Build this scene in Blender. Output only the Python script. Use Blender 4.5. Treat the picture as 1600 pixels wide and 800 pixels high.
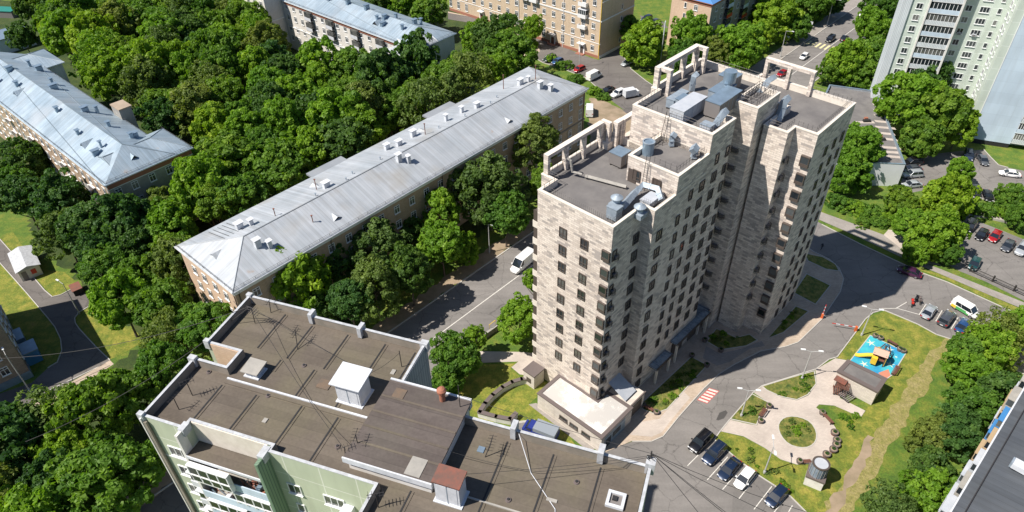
import bpy, bmesh, math, random
import numpy as np
from mathutils import Vector, Matrix
R = math.radians
rnd = random.Random(7)
for o in list(bpy.data.objects): bpy.data.objects.remove(o)
scene = bpy.context.scene
C = scene.collection
# ------------------------------------------------------------------ camera
FPX, TH, RO, H = 1113.68, R(39.336), R(-1.1456), 94.0      # focal length in px at width 1600, pitch down, roll, height in metres
F_ = Vector((0, math.cos(TH), -math.sin(TH))); R0 = Vector((1, 0, 0)); U0 = R0.cross(F_)
RR = R0*math.cos(RO)+U0*math.sin(RO); UU = U0*math.cos(RO)-R0*math.sin(RO)
cam = bpy.data.objects.new('camera', bpy.data.cameras.new('camera')); C.objects.link(cam)
m = Matrix((RR, UU, -F_)).transposed().to_4x4(); m.translation = Vector((0, 0, H)); cam.matrix_world = m
cam.data.sensor_width = 36; cam.data.lens = 36*FPX/1600; cam.data.clip_start = 1; cam.data.clip_end = 3000
scene.camera = cam
# ------------------------------------------------------------------ world and sun
SUN_AZ, SUN_EL = 251.0, 53.5            # the sun stands behind-left; shadows run to azimuth 71
w = bpy.data.worlds.new("World"); scene.world = w; w.use_nodes = True
nt = w.node_tree; bg = nt.nodes['Background']; sky = nt.nodes.new('ShaderNodeTexSky')
sky.sky_type = 'NISHITA'; sky.sun_disc = False; sky.sun_elevation = R(SUN_EL); sky.sun_rotation = R(SUN_AZ)
sky.air_density = 1.0; sky.dust_density = 0.6; sky.ozone_density = 4.0
nt.links.new(sky.outputs[0], bg.inputs[0]); bg.inputs[1].default_value = 0.064
sl = bpy.data.lights.new('sun', 'SUN'); sl.energy = 5.0; sl.angle = R(0.5); sl.color = (1, .935, .84)
so = bpy.data.objects.new('sun', sl); C.objects.link(so)
sd = Vector((math.sin(R(SUN_AZ))*math.cos(R(SUN_EL)), math.cos(R(SUN_AZ))*math.cos(R(SUN_EL)), math.sin(R(SUN_EL))))
so.rotation_euler = sd.to_track_quat('Z', 'Y').to_euler(); so.location = (0, 0, 200)
vs = scene.view_settings; vs.view_transform = 'Standard'; vs.look = 'None'; vs.gamma = 1; vs.exposure = 0.52
scene.render.engine = 'CYCLES'
scene.cycles.max_bounces = 5; scene.cycles.diffuse_bounces = 3; scene.cycles.transparent_max_bounces = 8

def P(px, py, z=0.0):
    """point of the photograph (1600x800) at height z, in metres"""
    d = F_+RR*((px-800)/FPX)-UU*((py-400)/FPX); t = (z-H)/d.z
    return Vector((d.x*t, d.y*t, z))
def Qp(x, y, z):
    v = Vector((x, y, z-H)); k = v.dot(F_)
    return 800+FPX*v.dot(RR)/k, 400-FPX*v.dot(UU)/k
def az_of(a, b): return math.degrees(math.atan2(b.x-a.x, b.y-a.y))
# ------------------------------------------------------------------ materials
MATS = {}
def lin(c): return tuple(c)+(1,)
def mat(name, col, rough=.8, metal=0, spec=.5, noise=None, nscale=1.0, col2=None, bump=0, bscale=8, extra=None, coat=0, detail=5, lo=.35, hi=.65):
    """plain or noise-mottled principled material"""
    if name in MATS: return MATS[name]
    m = bpy.data.materials.new(name); m.use_nodes = True; n = m.node_tree; b = n.nodes['Principled BSDF']
    b.inputs['Base Color'].default_value = lin(col); b.inputs['Roughness'].default_value = rough
    b.inputs['Metallic'].default_value = metal; b.inputs['Specular IOR Level'].default_value = spec
    if coat: b.inputs['Coat Weight'].default_value = coat; b.inputs['Coat Roughness'].default_value = .05
    tc = n.nodes.new('ShaderNodeTexCoord')
    if col2:
        t = n.nodes.new('ShaderNodeTexNoise'); t.inputs['Scale'].default_value = nscale; t.inputs['Detail'].default_value = detail; t.inputs['Roughness'].default_value = .62
        n.links.new(tc.outputs['Object'], t.inputs['Vector'])
        r = n.nodes.new('ShaderNodeValToRGB'); r.color_ramp.elements[0].position = lo; r.color_ramp.elements[1].position = hi
        r.color_ramp.elements[0].color = lin(col); r.color_ramp.elements[1].color = lin(col2)
        n.links.new(t.outputs['Fac'], r.inputs[0]); n.links.new(r.outputs[0], b.inputs['Base Color'])
    if bump:
        t2 = n.nodes.new('ShaderNodeTexNoise'); t2.inputs['Scale'].default_value = bscale; n.links.new(tc.outputs['Object'], t2.inputs['Vector'])
        bp = n.nodes.new('ShaderNodeBump'); bp.inputs['Strength'].default_value = bump; bp.inputs['Distance'].default_value = .1
        n.links.new(t2.outputs['Fac'], bp.inputs['Height']); n.links.new(bp.outputs[0], b.inputs['Normal'])
    MATS[name] = m; return m
def nodes_of(name, rough=.8, metal=0):
    m = bpy.data.materials.new(name); m.use_nodes = True; n = m.node_tree; b = n.nodes['Principled BSDF']
    b.inputs['Roughness'].default_value = rough; b.inputs['Metallic'].default_value = metal; MATS[name] = m
    return m, n, b
def node(n, t, **kw):
    x = n.nodes.new(t)
    for k, v in kw.items():
        if isinstance(v, (int, float, tuple)) and k in x.inputs: x.inputs[k].default_value = v
        else: setattr(x, k, v)
    return x
def mixc(n, fac, a, b, mode='MIX'):
    x = n.nodes.new('ShaderNodeMix'); x.data_type = 'RGBA'; x.blend_type = mode
    for sock, v in ((x.inputs[0], fac), (x.inputs[6], a), (x.inputs[7], b)):
        if hasattr(v, 'is_linked'): n.links.new(v, sock)
        elif isinstance(v, tuple): sock.default_value = lin(v)
        else: sock.default_value = v
    return x.outputs[2]
def ramp(n, inp, stops, interp='LINEAR'):
    r = n.nodes.new('ShaderNodeValToRGB'); r.color_ramp.interpolation = interp
    el = r.color_ramp.elements
    while len(el) < len(stops): el.new(.5)
    for e, (p, c) in zip(el, stops): e.position = p; e.color = lin(c) if len(c) == 3 else c
    n.links.new(inp, r.inputs[0]); return r.outputs[0]
def wallvec(n, sx=1, sz=1):
    """(x+y, z) in the wall's own frame so that bricks and panels run right on both wall directions"""
    tc = node(n, 'ShaderNodeTexCoord'); s = node(n, 'ShaderNodeSeparateXYZ'); n.links.new(tc.outputs['Object'], s.inputs[0])
    a = node(n, 'ShaderNodeMath', operation='ADD'); n.links.new(s.outputs[0], a.inputs[0]); n.links.new(s.outputs[1], a.inputs[1])
    c = node(n, 'ShaderNodeCombineXYZ'); n.links.new(a.outputs[0], c.inputs[0]); n.links.new(s.outputs[2], c.inputs[1])
    return c.outputs[0], tc
def brickmat(name, w_, h_, c1, c2, mortar, msize=.015, stops=None, rough=.8, streak=.25, offset=.5):
    m, n, b = nodes_of(name, rough)
    v, tc = wallvec(n)
    br = node(n, 'ShaderNodeTexBrick'); br.offset = offset; br.inputs['Scale'].default_value = 1; br.inputs['Brick Width'].default_value = w_; br.inputs['Row Height'].default_value = h_
    br.inputs['Mortar Size'].default_value = msize; br.inputs['Bias'].default_value = 0
    br.inputs['Color1'].default_value = (0, 0, 0, 1); br.inputs['Color2'].default_value = (1, 1, 1, 1); br.inputs['Mortar'].default_value = (.5, .5, .5, 1)
    n.links.new(v, br.inputs['Vector'])
    col = ramp(n, br.outputs['Color'], stops or [(0, c1), (1, c2)], 'LINEAR' if not stops else 'CONSTANT')
    col = mixc(n, br.outputs['Fac'], col, mortar)
    ns = node(n, 'ShaderNodeTexNoise'); ns.inputs['Scale'].default_value = .35; ns.inputs['Detail'].default_value = 6
    mp = node(n, 'ShaderNodeMapping'); mp.inputs['Scale'].default_value = (1, 1, .35); n.links.new(tc.outputs['Object'], mp.inputs[0]); n.links.new(mp.outputs[0], ns.inputs['Vector'])
    dirt = ramp(n, ns.outputs['Fac'], [(.3, (1-streak,)*3), (.7, (1, 1, 1))])
    col = mixc(n, 1.0, col, dirt, 'MULTIPLY')
    n3 = node(n, 'ShaderNodeTexNoise'); n3.inputs['Scale'].default_value = 1.1; n3.inputs['Detail'].default_value = 5
    m3 = node(n, 'ShaderNodeMapping'); m3.inputs['Scale'].default_value = (1, 1, .06); n.links.new(tc.outputs['Object'], m3.inputs[0]); n.links.new(m3.outputs[0], n3.inputs['Vector'])
    col = mixc(n, 1.0, col, ramp(n, n3.outputs['Fac'], [(.28, (.92, .91, .9)), (.5, (1, 1, 1))]), 'MULTIPLY')
    n.links.new(col, b.inputs['Base Color'])
    return m
M = {}
M['stone'] = brickmat('stone_cladding', .95, .36, None, None, (.36, .32, .29), .018, streak=.08,
    stops=[(0, (.40, .355, .33)), (.12, (.58, .505, .45)), (.26, (.71, .625, .555)), (.44, (.62, .54, .48)), (.58, (.74, .66, .59)), (.78, (.50, .435, .395)), (.88, (.67, .59, .53))])
M['stone_trim'] = mat('stone_trim', (.72, .66, .59), .7, col2=(.63, .57, .5), nscale=1.5)
M['stone_low'] = brickmat('stone_base_tiles', 1.0, .3, (.55, .5, .45), (.66, .6, .54), (.42, .38, .34), .012, streak=.1)
M['dark_frame'] = mat('dark_frame', (.085, .068, .06), .45)
M['glass'] = mat('window_glass', (.02, .026, .032), .06, spec=.8)
_g = M['glass'].node_tree; _o = node(_g, 'ShaderNodeObjectInfo'); _b = _g.nodes['Principled BSDF']
_g.links.new(ramp(_g, _o.outputs['Random'], [(0, (.012, .016, .022)), (.55, (.03, .038, .045)), (.8, (.075, .085, .09)), (1, (.17, .17, .165))]), _b.inputs['Base Color'])
_r = node(_g, 'ShaderNodeMapRange'); _r.inputs[3].default_value = .04; _r.inputs[4].default_value = .3; _g.links.new(_o.outputs['Random'], _r.inputs[0]); _g.links.new(_r.outputs[0], _b.inputs['Roughness'])
M['glass_white'] = mat('window_glass_with_curtain', (.16, .16, .15), .1, spec=.7, col2=(.05, .055, .06), nscale=.9)
M['canopy_glass'] = mat('frosted_canopy_glass', (.14, .18, .22), .15, col2=(.3, .36, .4), nscale=.9)
M['white_frame'] = mat('white_frame', (.72, .73, .74), .5)
M['roof_felt'] = mat('grey_roof_felt', (.125, .118, .118), .92, col2=(.175, .165, .16), nscale=.35, bump=.2)
M['rail'] = mat('dark_rail', (.06, .055, .055), .5, metal=.4)
M['zinc'] = mat('galvanised_steel', (.34, .40, .46), .55, metal=.25, col2=(.25, .3, .36), nscale=1.3)
M['zinc_blue'] = mat('blue_grey_steel', (.3, .4, .5), .35, metal=.5, col2=(.24, .32, .4), nscale=1.0)
M['unit_grey'] = mat('grey_unit_panel', (.19, .175, .17), .6)
M['unit_white'] = mat('pale_unit_panel', (.46, .48, .52), .6, col2=(.38, .41, .46), nscale=.8)
M['coping_dark'] = mat('brown_coping', (.13, .105, .1), .6)
M['plaster_white'] = mat('white_plaster', (.72, .7, .68), .85, col2=(.58, .56, .53), nscale=.8)
M['soiled_white'] = None
def asphaltmat(name, c, c2, c3):
    m, n, b = nodes_of(name, .9); tc = node(n, 'ShaderNodeTexCoord')
    def noise(sc, det=6, rough=.6, vec=None):
        t = node(n, 'ShaderNodeTexNoise'); t.inputs['Scale'].default_value = sc; t.inputs['Detail'].default_value = det; t.inputs['Roughness'].default_value = rough; n.links.new(vec or tc.outputs['Object'], t.inputs['Vector']); return t
    base = mixc(n, ramp(n, noise(.09, 8).outputs['Fac'], [(.38, (0, 0, 0)), (.62, (1, 1, 1))]), c, c2)
    rot = node(n, 'ShaderNodeMapping'); rot.inputs['Rotation'].default_value = (0, 0, R(48)); rot.inputs['Scale'].default_value = (.12, 1, 1); n.links.new(tc.outputs['Object'], rot.inputs[0])
    base = mixc(n, 1.0, base, ramp(n, noise(.8, 4, .5, rot.outputs[0]).outputs['Fac'], [(.35, (.9,)*3), (.6, (1.04,)*3)]), 'MULTIPLY')
    vo = node(n, 'ShaderNodeTexVoronoi'); vo.inputs['Scale'].default_value = .14; n.links.new(tc.outputs['Object'], vo.inputs['Vector'])
    base = mixc(n, ramp(n, vo.outputs['Color'], [(.78, (0, 0, 0)), (.8, (.55,)*3)]), base, c3)
    nz = noise(1.2, 4); mx = node(n, 'ShaderNodeVectorMath', operation='MULTIPLY_ADD'); n.links.new(nz.outputs['Color'], mx.inputs[0]); mx.inputs[1].default_value = (1.2, 1.2, 0); n.links.new(tc.outputs['Object'], mx.inputs[2])
    v2 = node(n, 'ShaderNodeTexVoronoi'); v2.feature = 'DISTANCE_TO_EDGE'; v2.inputs['Scale'].default_value = .16; n.links.new(mx.outputs[0], v2.inputs['Vector'])
    base = mixc(n, 1.0, base, ramp(n, v2.outputs['Distance'], [(0, (.62,)*3), (.012, (1, 1, 1))]), 'MULTIPLY')
    base = mixc(n, 1.0, base, ramp(n, noise(2.5, 8, .75).outputs['Fac'], [(.3, (.88,)*3), (.7, (1.08,)*3)]), 'MULTIPLY')
    base = mixc(n, ramp(n, noise(.55, 3).outputs['Fac'], [(.69, (0, 0, 0)), (.74, (.5,)*3)]), base, tuple(x*.5 for x in c))
    n.links.new(base, b.inputs['Base Color']); M[name] = m
asphaltmat('asphalt', (.165, .154, .147), (.21, .196, .187), (.135, .127, .122))
asphaltmat('asphalt_dark', (.12, .108, .102), (.155, .142, .133), (.10, .092, .088))
M['wet_asphalt'] = mat('damp_asphalt', (.07, .066, .064), .6)
M['paint'] = mat('road_paint', (.66, .64, .6), .7, col2=(.5, .48, .44), nscale=3)
M['paint_yellow'] = mat('yellow_road_paint', (.62, .56, .32), .7)
M['paint_red'] = mat('red_road_paint', (.45, .1, .09), .7)
M['kerb'] = mat('kerb_stone', (.44, .42, .39), .85)
M['soil'] = mat('sandy_soil', (.33, .25, .18), .95, col2=(.2, .16, .1), nscale=.3, detail=8)
M['bark'] = mat('bark', (.085, .065, .05), .95, col2=(.13, .105, .085), nscale=3)
M['rust'] = mat('rusty_metal', (.22, .075, .05), .7, col2=(.13, .07, .055), nscale=1.2)
M['capping'] = mat('weathered_capping', (.50, .52, .55), .6, col2=(.36, .37, .39), nscale=2.2)
M['felt_rusty'] = mat('rusty_felt', (.16, .11, .075), .9, col2=(.12, .095, .075), nscale=1.5)
M['white_metal'] = mat('white_painted_metal', (.62, .64, .68), .6, col2=(.5, .52, .56), nscale=1.1)
M['black'] = mat('black_rubber', (.02, .02, .022), .7)
M['wood'] = mat('brown_wood', (.15, .065, .045), .6)
M['concrete'] = mat('concrete', (.36, .34, .31), .9, col2=(.27, .26, .24), nscale=.8)
M['terracotta'] = mat('terracotta', (.33, .13, .08), .8)
M['pole'] = mat('grey_pole_paint', (.42, .42, .42), .5)
M['lamp_white'] = mat('lamp_head', (.7, .72, .74), .4)
M['tarpaulin'] = mat('grey_tarpaulin', (.23, .26, .3), .6)
M['red'] = mat('red_paint', (.5, .03, .02), .4)
M['orange'] = mat('orange_paint', (.6, .12, .03), .4)
M['yellow'] = mat('yellow_paint', (.75, .5, .04), .5)
M['teal'] = mat('teal_paint', (.02, .2, .16), .5)
M['blue'] = mat('blue_paint', (.05, .2, .45), .5)
M['mint'] = mat('mint_plaster', (.33, .47, .32), .85, col2=(.28, .41, .28), nscale=.6)
M['brown_brick'] = brickmat('brown_brick', .5, .16, (.22, .16, .12), (.34, .26, .2), (.3, .25, .21), .02)
M['tan_board'] = mat('tan_board', (.38, .28, .17), .8)
M['hall_white'] = mat('white_sheet_cladding', (.74, .76, .78), .6, col2=(.66, .68, .7), nscale=.3)
M['lane_wall'] = mat('weathered_concrete', (.28, .24, .2), .9, col2=(.2, .18, .15), nscale=.7)

def panelmat(name, pw, ph, c, line, lw=.02, c2=None, rough=.8, dirt=.2, offset=0, metal=0):
    m = brickmat(name, pw, ph, c, c2 or tuple(x*.94 for x in c), line, lw, rough=rough, streak=dirt, offset=offset)
    m.node_tree.nodes['Principled BSDF'].inputs['Metallic'].default_value = metal; return m
M['green_panel'] = panelmat('pale_green_panel', 3.6, 2.8, (.50, .55, .42), (.66, .68, .6), .06)
M['green_fin'] = panelmat('dark_green_boards', .32, 50, (.2, .3, .2), (.1, .17, .12), .05)
M['mint_panel'] = panelmat('mint_facade_panel', 3.3, 2.8, (.60, .67, .60), (.68, .74, .69), .08, (.56, .63, .57))
M['blue_panel'] = panelmat('pale_blue_panel', 6.6, 2.8, (.55, .66, .78), (.45, .55, .66), .03)
M['white_board'] = panelmat('white_corrugated_boards', .35, 60, (.68, .72, .75), (.45, .5, .54), .07)
M['grey_board'] = panelmat('grey_boards', .45, 40, (.33, .36, .4), (.2, .22, .25), .06)
M['beige_brick'] = brickmat('beige_brick', .4, .15, (.52, .40, .28), (.62, .49, .36), (.5, .41, .31), .012, streak=.12)
M['pink_brick'] = brickmat('pink_beige_brick', .4, .15, (.6, .42, .3), (.68, .5, .37), (.55, .43, .33), .012, streak=.15)
M['tan_plaster'] = brickmat('tan_brick', .4, .15, (.40, .29, .2), (.5, .37, .27), (.42, .33, .25), .012, streak=.25)
M['white_brick'] = brickmat('pale_brick', .4, .15, (.70, .67, .62), (.77, .74, .7), (.6, .57, .54), .012, streak=.15)
M['plinth'] = mat('red_brown_plinth', (.3, .13, .09), .85)
M['trim_white'] = mat('white_trim', (.7, .7, .7), .7)

def seammat(name, c, c2, width, rough=.38, metal=.45, axis='x', line=.35, stain=(.32, .3, .29)):
    """standing-seam sheet roofing: fine lines across, faint patches of wear"""
    m, n, b = nodes_of(name, rough, metal)
    tc = node(n, 'ShaderNodeTexCoord'); s = node(n, 'ShaderNodeSeparateXYZ'); n.links.new(tc.outputs['UV'], s.inputs[0])
    mm = node(n, 'ShaderNodeMath', operation='MULTIPLY'); n.links.new(s.outputs[0], mm.inputs[0]); mm.inputs[1].default_value = 1/width
    fr = node(n, 'ShaderNodeMath', operation='FRACT'); n.links.new(mm.outputs[0], fr.inputs[0])
    ln = ramp(n, fr.outputs[0], [(0, (line,)*3), (.12, (1, 1, 1)), (1, (1, 1, 1))])
    fl = node(n, 'ShaderNodeMath', operation='FLOOR'); n.links.new(mm.outputs[0], fl.inputs[0])
    wn = node(n, 'ShaderNodeTexWhiteNoise'); wn.noise_dimensions = '1D'; n.links.new(fl.outputs[0], wn.inputs['W'])
    ns = node(n, 'ShaderNodeTexNoise'); ns.inputs['Scale'].default_value = .25; ns.inputs['Detail'].default_value = 7; n.links.new(tc.outputs['Object'], ns.inputs['Vector'])
    base = mixc(n, ramp(n, ns.outputs['Fac'], [(.35, (0, 0, 0)), (.65, (1, 1, 1))]), c, c2)
    tint = ramp(n, wn.outputs['Value'], [(0, (.86,)*3), (1, (1, 1, 1))])
    base = mixc(n, 1.0, base, tint, 'MULTIPLY'); base = mixc(n, 1.0, base, ln, 'MULTIPLY')
    n2 = node(n, 'ShaderNodeTexNoise'); n2.inputs['Scale'].default_value = .12; n2.inputs['Detail'].default_value = 8; n.links.new(tc.outputs['Object'], n2.inputs['Vector'])
    base = mixc(n, ramp(n, n2.outputs['Fac'], [(.55, (0, 0, 0)), (.72, (.75,)*3)]), base, stain)
    um = node(n, 'ShaderNodeMapping'); um.inputs['Scale'].default_value = (1.6, .12, 1); n.links.new(tc.outputs['UV'], um.inputs[0])
    n4 = node(n, 'ShaderNodeTexNoise'); n4.inputs['Scale'].default_value = 1.0; n4.inputs['Detail'].default_value = 6; n.links.new(um.outputs[0], n4.inputs['Vector'])
    base = mixc(n, 1.0, base, ramp(n, n4.outputs['Fac'], [(.3, (.86, .84, .82)), (.55, (1, 1, 1)), (.75, (1.06,)*3)]), 'MULTIPLY')
    n5 = node(n, 'ShaderNodeTexNoise'); n5.inputs['Scale'].default_value = .5; n5.inputs['Detail'].default_value = 8; n.links.new(tc.outputs['Object'], n5.inputs['Vector'])
    base = mixc(n, ramp(n, n5.outputs['Fac'], [(.70, (0, 0, 0)), (.78, (.5,)*3)]), base, tuple(x*k for x, k in zip(stain, (1.0, .7, .5))))
    n.links.new(base, b.inputs['Base Color'])
    rr = node(n, 'ShaderNodeMapRange'); rr.inputs[3].default_value = rough-.08; rr.inputs[4].default_value = rough+.2
    n.links.new(ns.outputs['Fac'], rr.inputs[0]); n.links.new(rr.outputs[0], b.inputs['Roughness'])
    bp = node(n, 'ShaderNodeBump'); bp.inputs['Strength'].default_value = .5; bp.inputs['Distance'].default_value = .05
    n.links.new(ln, bp.inputs['Height']); n.links.new(bp.outputs[0], b.inputs['Normal'])
    M[name] = m; return m
seammat('metal_roof_light', (.40, .435, .475), (.47, .50, .54), .6, line=.72, metal=.15, rough=.45, stain=(.34, .33, .31))
seammat('metal_roof_blue', (.33, .42, .50), (.40, .49, .57), .55, line=.55, metal=.3, stain=(.38, .42, .46))
seammat('metal_roof_dark', (.085, .095, .11), (.105, .115, .13), .9, metal=.1, rough=.5, line=.75, stain=(.07, .08, .09))
# roofing felt of the near panel block: broad strips, seams, patches
def felt(name, c, c2, c3, strip):
    m, n, b = nodes_of(name, .9)
    tc = node(n, 'ShaderNodeTexCoord')
    s = node(n, 'ShaderNodeSeparateXYZ'); n.links.new(tc.outputs['Object'], s.inputs[0])
    mm = node(n, 'ShaderNodeMath', operation='MULTIPLY'); n.links.new(s.outputs[0], mm.inputs[0]); mm.inputs[1].default_value = 1/strip
    fl = node(n, 'ShaderNodeMath', operation='FLOOR'); n.links.new(mm.outputs[0], fl.inputs[0]); wn = node(n, 'ShaderNodeTexWhiteNoise'); wn.noise_dimensions = '1D'; n.links.new(fl.outputs[0], wn.inputs['W'])
    fr = node(n, 'ShaderNodeMath', operation='FRACT'); n.links.new(mm.outputs[0], fr.inputs[0])
    a = node(n, 'ShaderNodeTexNoise'); a.inputs['Scale'].default_value = .35; a.inputs['Detail'].default_value = 9; a.inputs['Roughness'].default_value = .7
    mp = node(n, 'ShaderNodeMapping'); mp.inputs['Scale'].default_value = (1, .35, 1); n.links.new(tc.outputs['Object'], mp.inputs[0]); n.links.new(mp.outputs[0], a.inputs['Vector'])
    g = node(n, 'ShaderNodeTexNoise'); g.inputs['Scale'].default_value = 3.5; g.inputs['Detail'].default_value = 6; n.links.new(tc.outputs['Object'], g.inputs['Vector'])
    base = mixc(n, ramp(n, a.outputs['Fac'], [(.36, (0, 0, 0)), (.64, (1, 1, 1))]), c, c2)
    a2 = node(n, 'ShaderNodeTexNoise'); a2.inputs['Scale'].default_value = .16; a2.inputs['Detail'].default_value = 4; n.links.new(tc.outputs['Object'], a2.inputs['Vector'])
    base = mixc(n, ramp(n, a2.outputs['Fac'], [(.5, (0, 0, 0)), (.68, (.8,)*3)]), base, c3)
    base = mixc(n, 1.0, base, ramp(n, wn.outputs['Value'], [(0, (.84,)*3), (1, (1.0,)*3)]), 'MULTIPLY')
    base = mixc(n, 1.0, base, ramp(n, fr.outputs[0], [(0, (.72,)*3), (.05, (1, 1, 1)), (1, (1, 1, 1))]), 'MULTIPLY')
    base = mixc(n, 1.0, base, ramp(n, g.outputs['Fac'], [(.3, (.88,)*3), (.7, (1.05,)*3)]), 'MULTIPLY')
    n.links.new(base, b.inputs['Base Color']); M[name] = m; return m
felt('felt_brown', (.105, .085, .068), (.15, .125, .10), (.145, .125, .085), 1.0)
felt('felt_house', (.085, .068, .062), (.13, .108, .098), (.11, .095, .08), 2.0)
def mottled_white():
    m, n, b = nodes_of('flaking_white_roof', .85)
    tc = node(n, 'ShaderNodeTexCoord'); a = node(n, 'ShaderNodeTexNoise'); a.inputs['Scale'].default_value = 7; a.inputs['Detail'].default_value = 10; a.inputs['Roughness'].default_value = .8
    n.links.new(tc.outputs['Object'], a.inputs['Vector'])
    c = node(n, 'ShaderNodeTexNoise'); c.inputs['Scale'].default_value = .4; n.links.new(tc.outputs['Object'], c.inputs['Vector'])
    ad = node(n, 'ShaderNodeMath', operation='ADD'); n.links.new(a.outputs['Fac'], ad.inputs[0]); n.links.new(c.outputs['Fac'], ad.inputs[1])
    n.links.new(ramp(n, ad.outputs[0], [(.55, (.68, .67, .64)), (1.08, (.66, .64, .61)), (1.22, (.46, .44, .42))]), b.inputs['Base Color']); M['flaky'] = m
mottled_white()
def grassmat(name, cols, sc=.25):
    m, n, b = nodes_of(name, .95)
    tc = node(n, 'ShaderNodeTexCoord')
    a = node(n, 'ShaderNodeTexNoise'); a.inputs['Scale'].default_value = sc; a.inputs['Detail'].default_value = 7; a.inputs['Roughness'].default_value = .65; n.links.new(tc.outputs['Object'], a.inputs['Vector'])
    g = node(n, 'ShaderNodeTexNoise'); g.inputs['Scale'].default_value = 3; g.inputs['Detail'].default_value = 8; g.inputs['Roughness'].default_value = .8; n.links.new(tc.outputs['Object'], g.inputs['Vector'])
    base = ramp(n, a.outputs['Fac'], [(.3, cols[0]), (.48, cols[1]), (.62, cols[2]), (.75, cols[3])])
    base = mixc(n, 1.0, base, ramp(n, g.outputs['Fac'], [(.3, (.5,)*3), (.7, (1.35,)*3)]), 'MULTIPLY')
    g2 = node(n, 'ShaderNodeTexNoise'); g2.inputs['Scale'].default_value = 1.1; g2.inputs['Detail'].default_value = 3; n.links.new(tc.outputs['Object'], g2.inputs['Vector'])
    base = mixc(n, ramp(n, g2.outputs['Fac'], [(.62, (0, 0, 0)), (.72, (.6,)*3)]), base, cols[0])
    n.links.new(base, b.inputs['Base Color'])
    bp = node(n, 'ShaderNodeBump'); bp.inputs['Strength'].default_value = .8; bp.inputs['Distance'].default_value = .25
    n.links.new(g.outputs['Fac'], bp.inputs['Height']); n.links.new(bp.outputs[0], b.inputs['Normal']); M[name] = m
grassmat('grass', [(.055, .12, .014), (.10, .17, .018), (.17, .20, .026), (.2, .165, .05)], .4)
grassmat('grass_dry', [(.08, .14, .016), (.17, .20, .024), (.29, .27, .045), (.30, .22, .07)], .5)
grassmat('grass_bed', [(.045, .09, .016), (.14, .16, .03), (.25, .22, .06), (.28, .2, .09)], .9)
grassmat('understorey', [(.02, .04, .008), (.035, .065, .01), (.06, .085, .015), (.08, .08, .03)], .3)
grassmat('mown_track', [(.19, .20, .045), (.27, .24, .08), (.33, .28, .12), (.24, .21, .08)], .9)
def pavemat(name, c1, c2, mortar, w_=.4, h_=.2):
    m, n, b = nodes_of(name, .85)
    tc = node(n, 'ShaderNodeTexCoord'); br = node(n, 'ShaderNodeTexBrick'); br.inputs['Scale'].default_value = 1; br.inputs['Brick Width'].default_value = w_; br.inputs['Row Height'].default_value = h_; br.inputs['Mortar Size'].default_value = .008
    br.inputs['Color1'].default_value = lin(c1); br.inputs['Color2'].default_value = lin(c2); br.inputs['Mortar'].default_value = lin(mortar); n.links.new(tc.outputs['Object'], br.inputs['Vector'])
    ns = node(n, 'ShaderNodeTexNoise'); ns.inputs['Scale'].default_value = .3; ns.inputs['Detail'].default_value = 8; n.links.new(tc.outputs['Object'], ns.inputs['Vector'])
    n.links.new(mixc(n, 1.0, br.outputs['Color'], ramp(n, ns.outputs['Fac'], [(.35, (.85,)*3), (.65, (1.05,)*3)]), 'MULTIPLY'), b.inputs['Base Color']); M[name] = m
pavemat('paving', (.40, .32, .25), (.48, .39, .31), (.33, .27, .21))
pavemat('paving_grey', (.27, .245, .225), (.32, .29, .265), (.22, .2, .18))
pavemat('paving_pale', (.45, .39, .35), (.50, .44, .39), (.38, .33, .3))

def leafmat(name, cols):
    m = bpy.data.materials.new(name); m.use_nodes = True; n = m.node_tree; b = n.nodes['Principled BSDF']
    b.inputs['Roughness'].default_value = .55; b.inputs['Specular IOR Level'].default_value = .25
    oi = node(n, 'ShaderNodeObjectInfo'); tc = node(n, 'ShaderNodeTexCoord')
    at = node(n, 'ShaderNodeAttribute'); at.attribute_name = 'clump'
    col = ramp(n, at.outputs['Fac'], [(0, cols[0]), (.5, cols[1]), (1, cols[2])])
    col = mixc(n, 1.0, col, ramp(n, oi.outputs['Random'], [(0, (.7, .82, .85)), (.35, (.95, 1, .95)), (.7, (1.08, 1.04, .92)), (1, (1.24, 1.1, .85))]), 'MULTIPLY')
    n.links.new(col, b.inputs['Base Color'])
    tr = node(n, 'ShaderNodeBsdfTranslucent'); n.links.new(mixc(n, 1.0, col, (1.5, 1.6, .5), 'MULTIPLY'), tr.inputs[0])
    ms = node(n, 'ShaderNodeMixShader'); ms.inputs[0].default_value = .42
    n.links.new(b.outputs[0], ms.inputs[1]); n.links.new(tr.outputs[0], ms.inputs[2]); n.links.new(ms.outputs[0], n.nodes['Material Output'].inputs[0]); M[name] = m
leafmat('leaf_bright', [(.10, .20, .016), (.16, .285, .024), (.25, .375, .038)])
leafmat('leaf_mid', [(.07, .15, .02), (.115, .22, .027), (.18, .29, .038)])
leafmat('leaf_dark', [(.044, .105, .027), (.072, .15, .034), (.112, .2, .045)])
leafmat('leaf_olive', [(.09, .145, .036), (.14, .20, .048), (.2, .265, .068)])
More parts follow.
